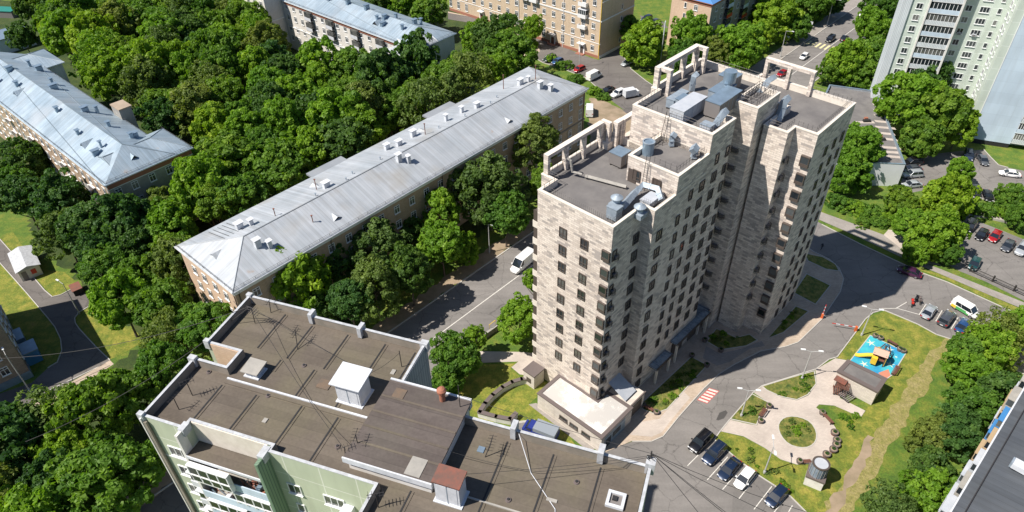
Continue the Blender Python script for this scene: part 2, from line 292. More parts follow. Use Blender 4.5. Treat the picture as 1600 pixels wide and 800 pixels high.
# ------------------------------------------------------------------ mesh builder
class MB:
    """collects shapes in a thing's own frame: u ahead, v to the right, z up (stored as x=u, y=-v)"""
    def __init__(s): s.v = []; s.f = []; s.m = []; s.mats = []; s.uv = {}
    def mi(s, mname):
        mt = M[mname] if isinstance(mname, str) else mname
        if mt not in s.mats: s.mats.append(mt)
        return s.mats.index(mt)
    def add(s, vs, fs, mname):
        k = len(s.v); s.v += [(a, -b, c) for a, b, c in vs]; i = s.mi(mname)
        for f in fs: s.f.append([k+j for j in f]); s.m.append(i)
    def box(s, u0, u1, v0, v1, z0, z1, mname):
        s.add([(u, v, z) for z in (z0, z1) for u, v in ((u0, v0), (u1, v0), (u1, v1), (u0, v1))],
              [(0, 3, 2, 1), (4, 5, 6, 7), (0, 1, 5, 4), (1, 2, 6, 5), (2, 3, 7, 6), (3, 0, 4, 7)], mname)
    def prism(s, poly, z0, z1, side, top=None, bottom=False):
        n = len(poly); vs = [(u, v, z0) for u, v in poly]+[(u, v, z1) for u, v in poly]
        s.add(vs, [(i, (i+1) % n, n+(i+1) % n, n+i) for i in range(n)], side)
        if top: s.add([(u, v, z1) for u, v in poly], [tuple(range(n))], top)
        if bottom: s.add([(u, v, z0) for u, v in poly], [tuple(range(n))], side)
    def ring(s, po, pi, z0, z1, mname, wall_inner=True, wall_outer=True):
        n = len(po)
        s.add([(u, v, z1) for u, v in po]+[(u, v, z1) for u, v in pi], [(i, (i+1) % n, n+(i+1) % n, n+i) for i in range(n)], mname)
        if wall_inner: s.add([(u, v, z0) for u, v in pi]+[(u, v, z1) for u, v in pi], [(i, (i+1) % n, n+(i+1) % n, n+i) for i in range(n)], mname)
        if wall_outer: s.add([(u, v, z0) for u, v in po]+[(u, v, z1) for u, v in po], [(i, (i+1) % n, n+(i+1) % n, n+i) for i in range(n)], mname)
    def cyl(s, u, v, z0, z1, r, mname, n=16, r1=None, cap=True):
        r1 = r if r1 is None else r1
        A = [(u+r*math.cos(i*2*math.pi/n), v+r*math.sin(i*2*math.pi/n), z0) for i in range(n)]
        B_ = [(u+r1*math.cos(i*2*math.pi/n), v+r1*math.sin(i*2*math.pi/n), z1) for i in range(n)]
        s.add(A+B_, [(i, (i+1) % n, n+(i+1) % n, n+i) for i in range(n)]+([tuple(range(n, 2*n))] if cap else []), mname)
    def tube(s, pts, r, mname, n=6, r1=None):
        pts = [Vector(p) for p in pts]; N = len(pts); rings = []
        for i, p in enumerate(pts):
            d = (pts[min(i+1, N-1)]-pts[max(i-1, 0)]).normalized()
            a = d.cross(Vector((0, 0, 1)));
            if a.length < .05: a = Vector((1, 0, 0))
            a.normalize(); b = d.cross(a); rad = r if r1 is None else r+(r1-r)*i/(N-1)
            rings += [tuple(p+a*rad*math.cos(j*2*math.pi/n)+b*rad*math.sin(j*2*math.pi/n)) for j in range(n)]
        fs = [(i*n+j, i*n+(j+1) % n, (i+1)*n+(j+1) % n, (i+1)*n+j) for i in range(N-1) for j in range(n)]
        fs += [tuple(range(n)), tuple((N-1)*n+j for j in range(n))]
        s.add(rings, fs, mname)
    def poly(s, pts, mname): s.add(pts, [tuple(range(len(pts)))], mname)
    def mesh(s, name, smooth=False, recalc=True):
        me = bpy.data.meshes.new(name); me.from_pydata(s.v, [], s.f)
        for mt in s.mats: me.materials.append(mt)
        me.polygons.foreach_set('material_index', s.m)
        if smooth: me.polygons.foreach_set('use_smooth', [True]*len(s.f))
        if recalc:
            bm = bmesh.new(); bm.from_mesh(me); bmesh.ops.recalc_face_normals(bm, faces=bm.faces); bm.to_mesh(me); bm.free()
        me.update(); return me
    def build(s, name, parent=None, smooth=False, recalc=True, **props):
        o = bpy.data.objects.new(name, s.mesh(name, smooth, recalc)); C.objects.link(o); o.parent = parent
        for k, v in props.items(): o[k] = v
        return o
def tag(o, label=None, category=None, group=None, kind=None):
    for k, v in (('label', label), ('category', category), ('group', group), ('kind', kind)):
        if v: o[k] = v
    return o
def thing(name, label, cat, loc, az=0, group=None):
    """Empty whose +u (local x) looks along azimuth az"""
    o = bpy.data.objects.new(name, None); C.objects.link(o); o.location = loc; o.rotation_euler = (0, 0, R(90-az)); o.empty_display_size = .5
    return tag(o, label, cat, group)
def place(o, mesh_or_obj, name, u, v, z, rot=0, sc=None):
    """a new object sharing mesh data as a part of o"""
    me = mesh_or_obj if isinstance(mesh_or_obj, bpy.types.Mesh) else mesh_or_obj.data
    p = bpy.data.objects.new(name, me); C.objects.link(p); p.parent = o; p.location = (u, -v, z); p.rotation_euler = (0, 0, rot)
    if sc: p.scale = sc
    return p
def copy_tree(o, parent=None):
    c = o.copy(); C.objects.link(c); c.parent = parent
    for ch in o.children: copy_tree(ch, c)
    return c
def offset(poly, d):
    """inset (d>0) of a closed polygon"""
    n = len(poly); area = sum(poly[i][0]*poly[(i+1) % n][1]-poly[(i+1) % n][0]*poly[i][1] for i in range(n))
    sgn = 1 if area > 0 else -1; out = []
    for i in range(n):
        p0, p1, p2 = Vector(poly[i-1]), Vector(poly[i]), Vector(poly[(i+1) % n])
        a = (p1-p0).normalized(); b = (p2-p1).normalized(); na = Vector((-a.y, a.x))*sgn; nb = Vector((-b.y, b.x))*sgn
        k = 1+na.dot(nb); q = p1+(na+nb)*(d/max(k, .3)); out.append((q.x, q.y))
    return out
def seam_uv(me):
    uv = me.uv_layers.new(name='UVMap').data
    for p in me.polygons:
        d = p.normal.cross(Vector((0, 0, 1)))
        d = d.normalized() if d.length > .02 else Vector((1, 0, 0))
        for li in p.loop_indices:
            co = me.vertices[me.loops[li].vertex_index].co; uv[li].uv = (co.dot(d)+500, co.z)
# ------------------------------------------------------------------ windows (a frame, with its pane as a sub-part)
WP = {}
def window_proto(key, w_, h_, frame='white_frame', glass='glass', mull=1, depth=.12, sill=True, bar=.08, transom=None):
    """built facing -v... local: x across, y out of the wall (towards -y), z up, centre at origin"""
    f = MB(); hw, hh = w_/2, h_/2
    def bx(x0, x1, y0, y1, z0, z1, mm): f.box(x0, x1, y0, y1, z0, z1, mm)
    bx(-hw, hw, 0, depth, hh-bar, hh, frame); bx(-hw, hw, 0, depth, -hh, -hh+bar, frame)
    bx(-hw, -hw+bar, 0, depth, -hh+bar, hh-bar, frame); bx(hw-bar, hw, 0, depth, -hh+bar, hh-bar, frame)
    for i in range(mull):
        x = -hw+w_*(i+1)/(mull+1); bx(x-bar*.4, x+bar*.4, 0, depth*.8, -hh+bar, hh-bar, frame)
    if transom is not None: bx(-hw+bar, hw-bar, 0, depth*.78, -hh+h_*transom-bar*.4, -hh+h_*transom+bar*.4, frame)
    if sill: bx(-hw-.06, hw+.06, 0, depth+.12, -hh-.07, -hh-.003, frame)
    g = MB(); g.box(-hw+.03, hw-.03, 0, depth*.4, -hh+.03, hh-.03, glass)
    WP[key] = (f.mesh('window'), g.mesh('pane'), f, g)
window_proto('tower', 1.35, 1.75, 'dark_frame', 'glass', 1, .14, False, .13, .33)
window_proto('tower_curtain', 1.35, 1.75, 'dark_frame', 'glass_white', 1, .14, False, .13, .33)
window_proto('tower_narrow', .95, 1.75, 'dark_frame', 'glass', 0, .14, False, .12, .33)
window_proto('old', 1.35, 1.75, 'white_frame', 'glass', 1, .1, True, .1, .7)
window_proto('old_curtain', 1.35, 1.75, 'white_frame', 'glass_white', 1, .1, True, .1, .7)
window_proto('old_small', .8, 1.6, 'white_frame', 'glass', 0, .1, True, .1)
window_proto('panel3', 2.1, 1.45, 'white_frame', 'glass', 2, .1, True, .1)
window_proto('panel3_curtain', 2.1, 1.45, 'white_frame', 'glass_white', 2, .1, True, .1)
window_proto('panel2', 1.4, 1.45, 'white_frame', 'glass', 1, .1, True, .09)
window_proto('panel1', .85, 1.3, 'white_frame', 'glass', 0, .1, True, .08)
window_proto('strip', 1.6, .8, 'dark_frame', 'glass', 1, .12, True, .1)
window_proto('arched', 1.3, 2.6, 'white_frame', 'glass', 1, .1, True, .1, .6)
# face directions in the (u, v) frame; the proto's outward direction is its +v (= local -y)
ROT = {'+v': 0, '-v': math.pi, '+u': math.pi/2, '-u': -math.pi/2}
def add_windows(b, wins, limit=100, name='window', parent=None):
    """wins: (key, face, u, v, z). The nearest `limit` are parts with a pane each, the rest one part"""
    mw = b.matrix_world_now
    def dist(w_): return (mw @ Vector((w_[2], -w_[3], w_[4]))-cam.matrix_world.translation).length
    wins = sorted(wins, key=dist)
    for k, face, u, v, z in wins[:limit]:
        p = place(parent or b.obj, WP[k][0], name, u, v, z, ROT[face])
        g = bpy.data.objects.new('pane', WP[k][1]); C.objects.link(g); g.parent = p
    if len(wins) > limit:
        o = MB()
        for k, face, u, v, z in wins[limit:]:
            a = -ROT[face]
            for src in WP[k][2:4]:
                base = len(o.v)
                for x, y, zz in src.v:
                    yy = -y   # back to v
                    U = x*math.cos(a)-yy*math.sin(a); V = x*math.sin(a)+yy*math.cos(a)
                    o.v.append((u+U, -(v+V), z+zz))
                for f, mi in zip(src.f, src.m): o.f.append([base+j for j in f]); o.m.append(o.mi(src.mats[mi]))
        o.build(name, parent or b.obj, kind='stuff')
class Bld:
    def __init__(s, name, label, cat, loc, az, group=None):
        s.obj = thing(name, label, cat, loc, az, group); s.loc = Vector(loc); s.az = az
        s.matrix_world_now = Matrix.Translation(s.loc) @ Matrix.Rotation(R(90-az), 4, 'Z')
        a = R(az); s.s = Vector((math.sin(a), math.cos(a), 0)); s.t = Vector((math.cos(a), -math.sin(a), 0))
    def uv(s, px, py, z):
        p = P(px, py, z+s.loc.z)-s.loc; return (p.dot(s.s), p.dot(s.t))
    def part(s, mb, name, **k): return mb.build(name, s.obj, **k)
FOOT = []      # footprints in world space, to keep trees out
def footprint(b, poly): FOOT.append([tuple((b.loc+b.s*u+b.t*v).xy) for u, v in poly])
def railing(mb, pts, z, h=1.0, step=1.4, r=.03, closed=False, mname='rail', bars=2, fine=0):
    pts = list(pts)+([pts[0]] if closed else [])
    for (a, b_) in zip(pts[:-1], pts[1:]):
        L = math.hypot(b_[0]-a[0], b_[1]-a[1]); n = max(1, round(L/step))
        for k in range(bars): zz = z+h*(k+1)/bars; mb.tube([(a[0], a[1], zz), (b_[0], b_[1], zz)], r, mname, 4)
        for i in range(n+1):
            u = a[0]+(b_[0]-a[0])*i/n; v = a[1]+(b_[1]-a[1])*i/n; mb.tube([(u, v, z), (u, v, z+h)], r, mname, 4)
        if fine:
            n = int(L/fine)
            for i in range(n):
                u = a[0]+(b_[0]-a[0])*(i+.5)/n; v = a[1]+(b_[1]-a[1])*(i+.5)/n; mb.tube([(u, v, z+h*.08), (u, v, z+h)], r*.6, mname, 3)

# ================================================================== THE TOWER
TO = P(1186.3, 524.6)
T = Bld('residential_tower', 'tall stone-clad residential tower with stepped flat roofs and dark windows', 'apartment tower', TO, 43.8)
# walls
def block(b, poly, z0, z1, zroof, wallm, copm, roofm, cw=.42, roof_name='roof', wall_name='wall', capth=.16):
    w_ = MB(); w_.prism(poly, z0, z1, wallm); inner = offset(poly, cw-.02)
    w_.prism(inner, zroof, z1, copm); wo = b.part(w_, wall_name)
    c = MB(); po = offset(poly, -.05); pi = offset(poly, cw); c.ring(po, pi, z1, z1+capth, copm); co = b.part(c, 'coping')
    r = MB(); r.poly([(u, v, zroof) for u, v in offset(poly, cw-.03)], roofm); ro = b.part(r, roof_name)
    return wo, ro
ZF, ZL, ZB, ZR, ZP = 38.1, 41.2, 44.2, 41.2, 44.6
polyF = [(-34, -24), (-34, -10.95), (-27.4, -10.95), (-27.4, -9.02), (-14.3, -9.02), (-14.3, -24.6), (-17.3, -24.6), (-17.3, -26.3), (-30.6, -26.3), (-30.6, -24)]
polyL = [(-22.4, -17.3), (-22.4, -9.0), (-14.3, -9.0), (-14.3, -17.3)]
polyB = [(-14.7, -22.4), (-14.7, -8.98), (-8.4, -8.98), (-8.4, -11.5), (5.9, -11.5), (5.9, -23.6), (-8.2, -23.6), (-8.2, -22.4)]
polyP = [(-4.4, -11.65), (-4.4, -7.75), (2.4, -7.75), (2.4, -11.65)]
polyR = [(-2.05, -7.35), (-2.05, -3.5), (.3, -3.5), (.3, 0), (13.5, 0), (13.5, -16), (5.5, -16), (5.5, -7.35)]
footprint(T, [(-35, -27), (-35, -9), (0, -5), (0, 0), (14, 0), (14, -25)]); footprint(T, [(-40, -20), (-40, -5), (-30, -5), (-30, -20)])
block(T, polyF, 0, ZF, ZF-.95, 'stone', 'stone_trim', 'roof_felt')
block(T, polyL, ZF-1.2, ZL-.05, ZL-.75, 'stone', 'stone_trim', 'roof_felt')
block(T, polyB, 0, ZB, ZB-.95, 'stone', 'stone_trim', 'roof_felt')
block(T, polyP, 0, ZP, ZP-.6, 'stone', 'stone_trim', 'roof_felt')
block(T, polyR, 0, ZR, ZR-.95, 'stone', 'stone_trim', 'roof_felt')
# the wall of the slot between the right wing and the stair shaft
sl_ = MB(); sl_.box(-.6, 6, -7.8, -7.3, 0, ZR-.4, 'stone'); T.part(sl_, 'wall')
# stone frames (open pergola arcades) on the roof edges
def arcade(b, a, c, z0, z1, n, th=1.0, deep=.8):
    """a row of openings between a and c with a solid beam above; (u,v) ends"""
    mb = MB(); L = math.hypot(c[0]-a[0], c[1]-a[1]); du, dv = (c[0]-a[0])/L, (c[1]-a[1])/L; nu, nv = -dv, du
    def bx(s0, s1, t0, t1, za, zb):
        q = [(a[0]+du*s+nu*t, a[1]+dv*s+nv*t) for s, t in ((s0, t0), (s1, t0), (s1, t1), (s0, t1))]
        mb.prism(q, za, zb, 'stone', 'stone_trim', bottom=True)
    pw = .55
    for i in range(n+1):
        s = (L-pw)*i/n; bx(s, s+pw, 0, deep, z0, z1-.55)
    bx(0, L, -.02, deep+.02, z1-.55, z1)
    return b.part(mb, 'roof_arcade')
arcade(T, (-30.4, -26.1), (-17.5, -26.1), ZF-.9, ZF+3.4, 3)
arcade(T, (-17.3, -26.1), (-17.3, -24.4), ZF-.9, ZF+3.4, 1, deep=-.7)
arcade(T, (-16.4, -24.4), (-14.8, -24.4), ZF-.9, ZF+3.4, 1)
arcade(T, (-14.9, -24.3), (-10.8, -24.3), ZF-.9, ZF+3.38, 1)
arcade(T, (-8.0, -23.5), (3.6, -23.5), ZB-.9, ZB+3.4, 3)
arcade(T, (-6.9, -23.5), (-6.9, -20.9), ZB-.9, ZB+3.38, 1, deep=.7)
arcade(T, (3.6, -23.5), (3.6, -21.2), ZB-.9, ZB+3.38, 1, deep=.7)
arcade(T, (13.4, -15.4), (13.4, -7.0), ZR-.9, ZR+3.3, 2, deep=.8)
lw = MB(); lw.box(-14.9, -10.5, -24.5, -23.6, 0, ZF-.2, 'stone'); T.part(lw, 'wall')
# windows
wins = []
rows = [36.2-3.13*(k) for k in range(-1, 12)]          # 39.3, 36.2, ...
rs = random.Random(3)
def tw(): return 'tower_curtain' if rs.random() < .3 else 'tower'
for k in range(1, 10):
    z = 36.25-3.13*k
    wins += [(tw(), '-u', -34, -19.2, z), (tw(), '-u', -34, -15.4, z)]
    wins += [('tower', '+v', -28.3, -10.95, z)]
for k in range(0, 12):
    z = 36.25-3.13*k
    if k > 0:
        wins += [(tw(), '+v', -25.5, -9.02, z)]
        wins += [('tower_narrow', '+v', -20.9, -9.02, z)] if k < 10 else []
    if k < 10: wins += [('tower_narrow', '+v', -18.2, -9.02, z-.1), (tw(), '+v', -15.3, -9.0, z), (tw(), '+v', -12.1, -8.98, z), ('tower_narrow', '+v', -9.2, -8.98, z)]
    for u in (5.6, 8.7, 11.6): wins.append(('tower_narrow', '+v', u, 0, z))
for u in (-12.1, -9.2): wins.append(('tower_narrow', '+v', u, -8.98, 39.3))
for z in (39.9,): wins += [('tower', '-u', -22.42, -12.2, 38.6), ('tower', '-u', -22.42, -15.6, 38.6)]
for k in range(1, 10):
    for v in (-20.5,): pass
add_windows(T, wins)
# corner bays with glass, a dark frame and a side light
def bay(u, v, z, w_=1.35, d_=.55, h_=1.8, side=1):
    mb = MB(); mb.box(u-d_, u+.1, v-w_/2, v+w_/2, z-h_/2, z-h_/2+.12, 'dark_frame'); mb.box(u-d_, u+.1, v-w_/2, v+w_/2, z+h_/2-.14, z+h_/2, 'dark_frame')
    for vv in (v-w_/2, v+w_/2-.12): mb.box(u-d_, u-d_+.12, vv, vv+.12, z-h_/2+.12, z+h_/2-.14, 'dark_frame')
    mb.box(u-d_, u-d_+.07, v-w_/2+.12, v+w_/2-.12, z-h_/2+.12, z-h_/2+.55, 'dark_frame')
    o = mb.mesh('corner_bay'); g = MB(); g.box(u-d_+.04, u+.05, v-w_/2+.05, v+w_/2-.05, z-h_/2+.13, z+h_/2-.15, 'glass'); return o, g.mesh('pane')
# round air-conditioner baskets on the shaded recesses
ac = MB()
for j in range(10):
    t = math.pi*j/9; ac.tube([(.55*math.cos(t), .6*math.sin(t), -.45), (.62*math.cos(t), .68*math.sin(t), .1), (.55*math.cos(t), .6*math.sin(t), .45)], .03, 'rail', 4)
for zz in (-.45, 0, .45): ac.tube([(.6*math.cos(math.pi*j/8), .65*math.sin(math.pi*j/8), zz) for j in range(9)], .035, 'rail', 4)
ac.box(-.42, .42, .02, .4, -.35, .32, 'unit_grey'); acm = ac.mesh('air_conditioner_basket')
b0, g0 = bay(0, 0, 0, 1.3, .32, 1.75); b1, g1 = bay(0, 0, 0, 1.4, .5, 1.8)
for k in range(1, 11):
    z = 36.25-3.13*k; p = place(T.obj, b0, 'corner_bay', -34, -11.65, z)
    g = bpy.data.objects.new('pane', g0); C.objects.link(g); g.parent = p
    place(T.obj, acm, 'air_conditioner_basket', -32.9, -10.93, z-.5, 0, (.8, .8, .8))
    s_ = place(T.obj, WP['tower_narrow'][0], 'window', -33.2, -10.95, z, 0); g = bpy.data.objects.new('pane', WP['tower_narrow'][1]); C.objects.link(g); g.parent = s_
for k in range(0, 11):
    z = 36.6-3.13*k; p = place(T.obj, b1, 'corner_bay', .3, -.75, z)
    g = bpy.data.objects.new('pane', g1); C.objects.link(g); g.parent = p
# white blocks of the corner pier of the right wing
for k in range(1, 11):
    z = 36.25-3.13*k
    place(T.obj, acm, 'air_conditioner_basket', -27.38, -9.9, z+.8-.8, -math.pi/2 if False else math.pi/2)
for k in range(0, 10):
    z = 37.2-3.1*k; place(T.obj, acm, 'air_conditioner_basket', -7.3, -11.5, z, 0); place(T.obj, acm, 'air_conditioner_basket', -4.42, -9.9, z-.2, -math.pi/2)
    place(T.obj, acm, 'air_conditioner_basket', -.9, -3.48, z-1, 0)
# balconies on the far left side
bal = MB(); bal.box(-1.6, 1.6, -1.1, 0, -.15, 0, 'stone_trim'); bal.box(-1.6, 1.6, -1.1, -1.0, 0, 1.0, 'stone_trim'); bal.box(-1.6, -1.5, -1.0, 0, 0, 1.0, 'stone_trim'); bal.box(1.5, 1.6, -1.0, 0, 0, 1.0, 'stone_trim')
bal.box(-1.45, 1.45, -.98, -.93, 1.05, 2.6, 'glass'); bal.box(-1.55, -1.45, -.98, 0, 1.0, 2.9, 'dark_frame'); bal.box(1.45, 1.55, -.98, 0, 1.0, 2.9, 'dark_frame'); bal.box(-1.5, 1.5, -1, 0, 2.6, 2.7, 'dark_frame')
balm = bal.mesh('balcony')
for k in range(10): place(T.obj, balm, 'balcony', -32.2, -24.0, 3.2+3.13*k)
# roof railings
rl = MB()
railing(rl, [(-33.4, -23.4), (-33.4, -11.6), (-26.8, -11.6), (-26.8, -9.6), (-22.6, -9.6)], ZF+.12, .8, .35, .018); T.part(rl, 'railing')
rl = MB(); railing(rl, [(-33.3, -23.4), (-30.1, -23.4), (-30.1, -25.6), (-18, -25.6)], ZF+.12, .8, 1.1)
T.part(rl, 'railing')
rl = MB(); railing(rl, [(-8.5, -21.8), (-14.1, -21.8), (-14.1, -9.6), (-8.8, -9.6)], ZB+.12, .85, .8, .022); T.part(rl, 'railing'); rl = MB(); railing(rl, [(4.6, -20.5), (5.4, -20.5), (5.4, -12)], ZB+.12, .85, .8, .022); T.part(rl, 'railing')
rl = MB(); railing(rl, [(-1.5, -6.9), (-1.5, -4.1), (.9, -4.1), (.9, -.6), (12.9, -.6), (12.9, -7)], ZR+.12, .85, .7, .022); T.part(rl, 'railing')
rl = MB(); railing(rl, offset(polyP, .6), ZP+.14, 1.0, .8, .03, closed=True); T.part(rl, 'railing')
rl = MB(); railing(rl, [(-21.6, -10), (-21.6, -13.5)], ZL+.1, .9, .8, .025); railing(rl, [(-21.9, -9.7), (-15, -9.7)], ZL+.1, .9, .8, .025); railing(rl, [(-18.5, -16.8), (-15, -16.8)], ZL+.1, .9, .8); T.part(rl, 'railing')
# ladders
def ladder(b, u, v, z0, z1, face='-u', lean=.5):
    mb = MB()
    for s in (-.28, .28): mb.tube([(u-lean, v+s, z0), (u, v+s, z1+.8)], .04, 'rail', 5)
    n = int((z1-z0)/.32)
    for i in range(n): t = (i+.5)/n; mb.tube([(u-lean*(1-t), v-.28, z0+(z1-z0)*t), (u-lean*(1-t), v+.28, z0+(z1-z0)*t)], .025, 'rail', 4)
    return b.part(mb, 'ladder')
ladder(T, -14.9, -16.2, ZL-1, ZB+.3, lean=1.1); ladder(T, -22.6, -13.9, ZF-1, ZL+.6, lean=.5)
d = MB(); d.box(-22.5, -22.35, -13, -11.4, ZF-.95, ZF+1.2, 'dark_frame'); T.part(d, 'door'); d = MB(); d.box(-22.5, -22.35, -17, -15.6, ZF-.95, ZF+1.2, 'dark_frame'); T.part(d, 'door')
# podium annex with its flaking white roof
pod = [(-39.4, -18.9), (-39.4, -5.9), (-31.5, -5.9), (-31.5, -11.0), (-33.9, -11.0), (-33.9, -18.9)]
pw_ = MB(); pw_.prism(pod, 0, 3.5, 'stone_low'); T.part(pw_, 'annex_wall')
pc = MB(); pc.ring(offset(pod, -.12), offset(pod, .5), 3.5, 3.72, 'coping_dark'); T.part(pc, 'annex_coping')
pr = MB(); pr.poly([(u, v, 3.6) for u, v in offset(pod, .4)], 'flaky'); T.part(pr, 'annex_roof')
pws = [('strip', '-u', -39.4, -13.4, 1.9), ('strip', '-u', -39.4, -11.3, 1.9), ('strip', '-u', -39.4, -8.9, 1.9)]
add_windows(T, pws, name='annex_window')
gl = MB(); gl.add([(-31.4, -10.9, 5.6), (-31.4, -7.4, 3.9), (-28.4, -7.4, 3.9), (-28.4, -10.9, 5.6)], [(0, 1, 2, 3)], 'unit_white'); gl.box(-31.45, -27.5, -6.3, -6.1, 3.6, 3.95, 'coping_dark'); T.part(gl, 'glass_canopy')  # sunlight on the sloping glass is put in as an opaque pale colour
an = MB(); an.box(-31.5, -27.5, -10.8, -6.3, 0, 3.55, 'stone_low'); an.box(-30.8, -28.2, -6.32, -6.25, .3, 2.9, 'dark_frame'); T.part(an, 'annex_entrance')
gd = MB(); gd.box(-38.6, -33.3, -5.9, -5.82, .1, 2.8, 'zinc_blue'); gd.box(-38.4, -37, -5.84, -5.78, .2, 2.2, 'glass'); gd.box(-36.5, -34.5, -5.84, -5.78, 1.2, 2.4, 'glass_white'); T.part(gd, 'shopfront')
pv = MB(); pv.box(-36.9, -34.4, -24.3, -21.9, 0, 3.0, 'stone_low'); pv.box(-37, -34.3, -24.4, -21.8, 3.0, 3.25, 'coping_dark'); pv.box(-36.95, -36.88, -23.6, -22.6, .9, 2.0, 'dark_frame'); tv = T.part(pv, 'vent_block')
# entrance canopies
def canopy(u0, u1, v0, v1, z):
    mb = MB(); mb.box(u0, u1, v0, v1, z-.3, z-.12, 'dark_frame'); mb.box(u0+.2, u1-.2, v0+.05, v1-.2, z-.12, z-.05, 'canopy_glass')
    n = int((u1-u0)/1.2)
    for i in range(n+1): uu = u0+(u1-u0)*i/n; mb.box(uu-.05, uu+.05, v0, v1, z-.12, z, 'zinc')
    mb.box(u0, u1, v1-.12, v1, z-.35, z+.1, 'dark_frame')
    for uu in (u0+.5, u1-.5): mb.box(uu-.16, uu+.16, v1-.5, v1-.15, 0, z-.3, 'stone_trim')
    T.part(mb, 'entrance_canopy')
canopy(-16.4, -5.6, -8.95, -7.5, 5.0); canopy(-22.6, -17.8, -8.95, -7.3, 4.0)
canopy(-7.8, -4.5, -11.4, -8.3, 4.4)
en = MB(); en.box(-15.5, -12, -8.98, -8.85, .1, 3.4, 'dark_frame'); en.box(-10, -7, -8.98, -8.85, .1, 3.2, 'dark_frame'); T.part(en, 'entrance_door')

# rooftop machinery of the tower (each unit rests on the roof)
def rooftop(name, label, cat, u, v, z, group=None):
    return thing(name, label, cat, T.loc+T.s*u+T.t*v+Vector((0, 0, z)), T.az, group)
def hvac(u, v, z, lu, lv, h, label, mats=('unit_white', 'zinc'), fans=0, name='air_handling_unit', duct=None):
    o = rooftop(name, label, 'ventilation unit', u, v, z, 'machinery on the tower roofs')
    mb = MB(); mb.box(-lu/2, lu/2, -lv/2, lv/2, .25, h, mats[0]); mb.box(-lu/2-.06, lu/2+.06, -lv/2-.06, lv/2+.06, h, h+.1, mats[1])
    n = max(2, int(lu/1.1))
    for i in range(1, n): uu = -lu/2+lu*i/n; mb.box(uu-.03, uu+.03, -lv/2-.03, lv/2+.03, .3, h-.003, mats[1])
    mb.build('casing', o)
    mb = MB()
    for s in (-1, 1): mb.box(-lu/2, lu/2, s*lv*.35-.08, s*lv*.35+.08, 0, .25, 'rail')
    mb.build('skid', o)
    if fans:
        for i in range(fans):
            mb = MB(); mb.cyl(-lu/2+lu*(i+.5)/fans, 0, h+.1, h+.45, min(lv, lu/fans)*.36, 'zinc'); mb.build('fan_hood', o)
    if duct:
        mb = MB(); mb.tube(duct, .38, 'zinc', 4); mb.build('duct', o)
    return o
zf, zb, zr, zl = ZF-.95, ZB-.95, ZR-.95, ZL-.75
hvac(-20.0+.4, -20.6, zf, 2.3, 2.2, 2.1, 'square brown louvred unit with blue lid on the front wing roof', ('unit_grey', 'zinc_blue'))
hvac(-31.2, -12.9, zf, 1.4, 1.6, 2.0, 'pale fan box with domed cap nearest the front corner of the tower roof', ('zinc', 'zinc'))
hvac(-25.3, -11.2, zf, 2.6, 1.6, 1.1, 'low white unit beside the front wing parapet', ('unit_white', 'unit_white'))
def mushroom(u, v, z, label, r=.85, h=1.5):
    o = rooftop('roof_fan', label, 'roof fan', u, v, z, 'machinery on the tower roofs')
    mb = MB(); mb.box(-.8, .8, -.8, .8, 0, .7, 'zinc'); mb.cyl(0, 0, .7, h, .5, 'zinc', cap=False); mb.build('base', o)
    mb = MB(); mb.cyl(0, 0, h, h+.12, r, 'zinc', 18); mb.cyl(0, 0, h+.12, h+.5, r, 'zinc', 18, r1=.25); mb.build('cap', o)
mushroom(-30.3, -13.3, zf+1.2, 'mushroom-shaped fan cap above the front corner of the tower roof')
mushroom(-28.5, -10.9+.6-.4, zf, 'mushroom-shaped fan cap next to the notch of the front wing parapet')
def duct_run(pts, label, r=.42, n=4, z=0, name='roof_duct', mname='zinc'):
    o = rooftop(name, label, 'air duct', *pts[0][:2], pts[0][2], 'machinery on the tower roofs')
    q = [(a-pts[0][0], b-pts[0][1], c-pts[0][2]) for a, b, c in pts]
    mb = MB(); mb.tube(q, r, mname, n); mb.build('duct_pipe', o)
    mb = MB()
    for a, b in zip(q[:-1], q[1:]):
        L = (Vector(b)-Vector(a)).length
        for i in range(1, max(2, int(L/1.4))):
            t = i/max(2, int(L/1.4)); c = Vector(a).lerp(Vector(b), t); e = (Vector(b)-Vector(a)).normalized()*.05
            mb.tube([c-e, c+e], r*1.12, mname, n)
    mb.build('flange', o); return o
duct_run([(-29.8, -12.8, zf+1), (-25.6, -13.6, zf+1.0), (-24, -13.4, zf+1.6), (-23.6, -11.2, zf+1.7), (-24.5, -9.9, zf+.9)], 'square galvanised duct bending across the front wing roof', .55)
duct_run([(-24.4, -15.8, zf+.4), (-25.9, -21.4, zf+.4), (-26.2, -21.8, zf+.5)], 'low grey duct lying across the middle of the front wing roof', .3, mname='concrete')
duct_run([(-26.4, -22.2, zf+.7), (-26.9, -23.6, zf+.8), (-27, -23.9, zf+2.6), (-27.2, -24.4, zf+2.9)], 'round pale vent pipe with a raised elbow by the arcade', .2, 8, mname='concrete')
o = rooftop('roof_drum', 'round steel drum cowl beside the ladder on the lower machine room', 'vent cowl', -19.2, -16.2, zl, 'machinery on the tower roofs')
mb = MB(); mb.cyl(0, 0, 0, 1.9, .85, 'zinc_blue', 20); mb.ring([(.9*math.cos(i*.314), .9*math.sin(i*.314)) for i in range(20)], [(.72*math.cos(i*.314), .72*math.sin(i*.314)) for i in range(20)], 1.9, 2.05, 'zinc'); mb.build('drum', o)
duct_run([(-16.0, -10.6, zl+.2), (-16.0, -10.6, zl+1.7), (-16.6, -10.3, zl+2.3), (-17.5, -10.1, zl+2.0)], 'curved bright duct rising from the middle roof step', .6)
duct_run([(-15.3, -14.8, zl+.2), (-15.3, -14.8, zl+1.9), (-15.6, -14.3, zl+2.2)], 'small upright duct against the stone wall of the middle step', .5)
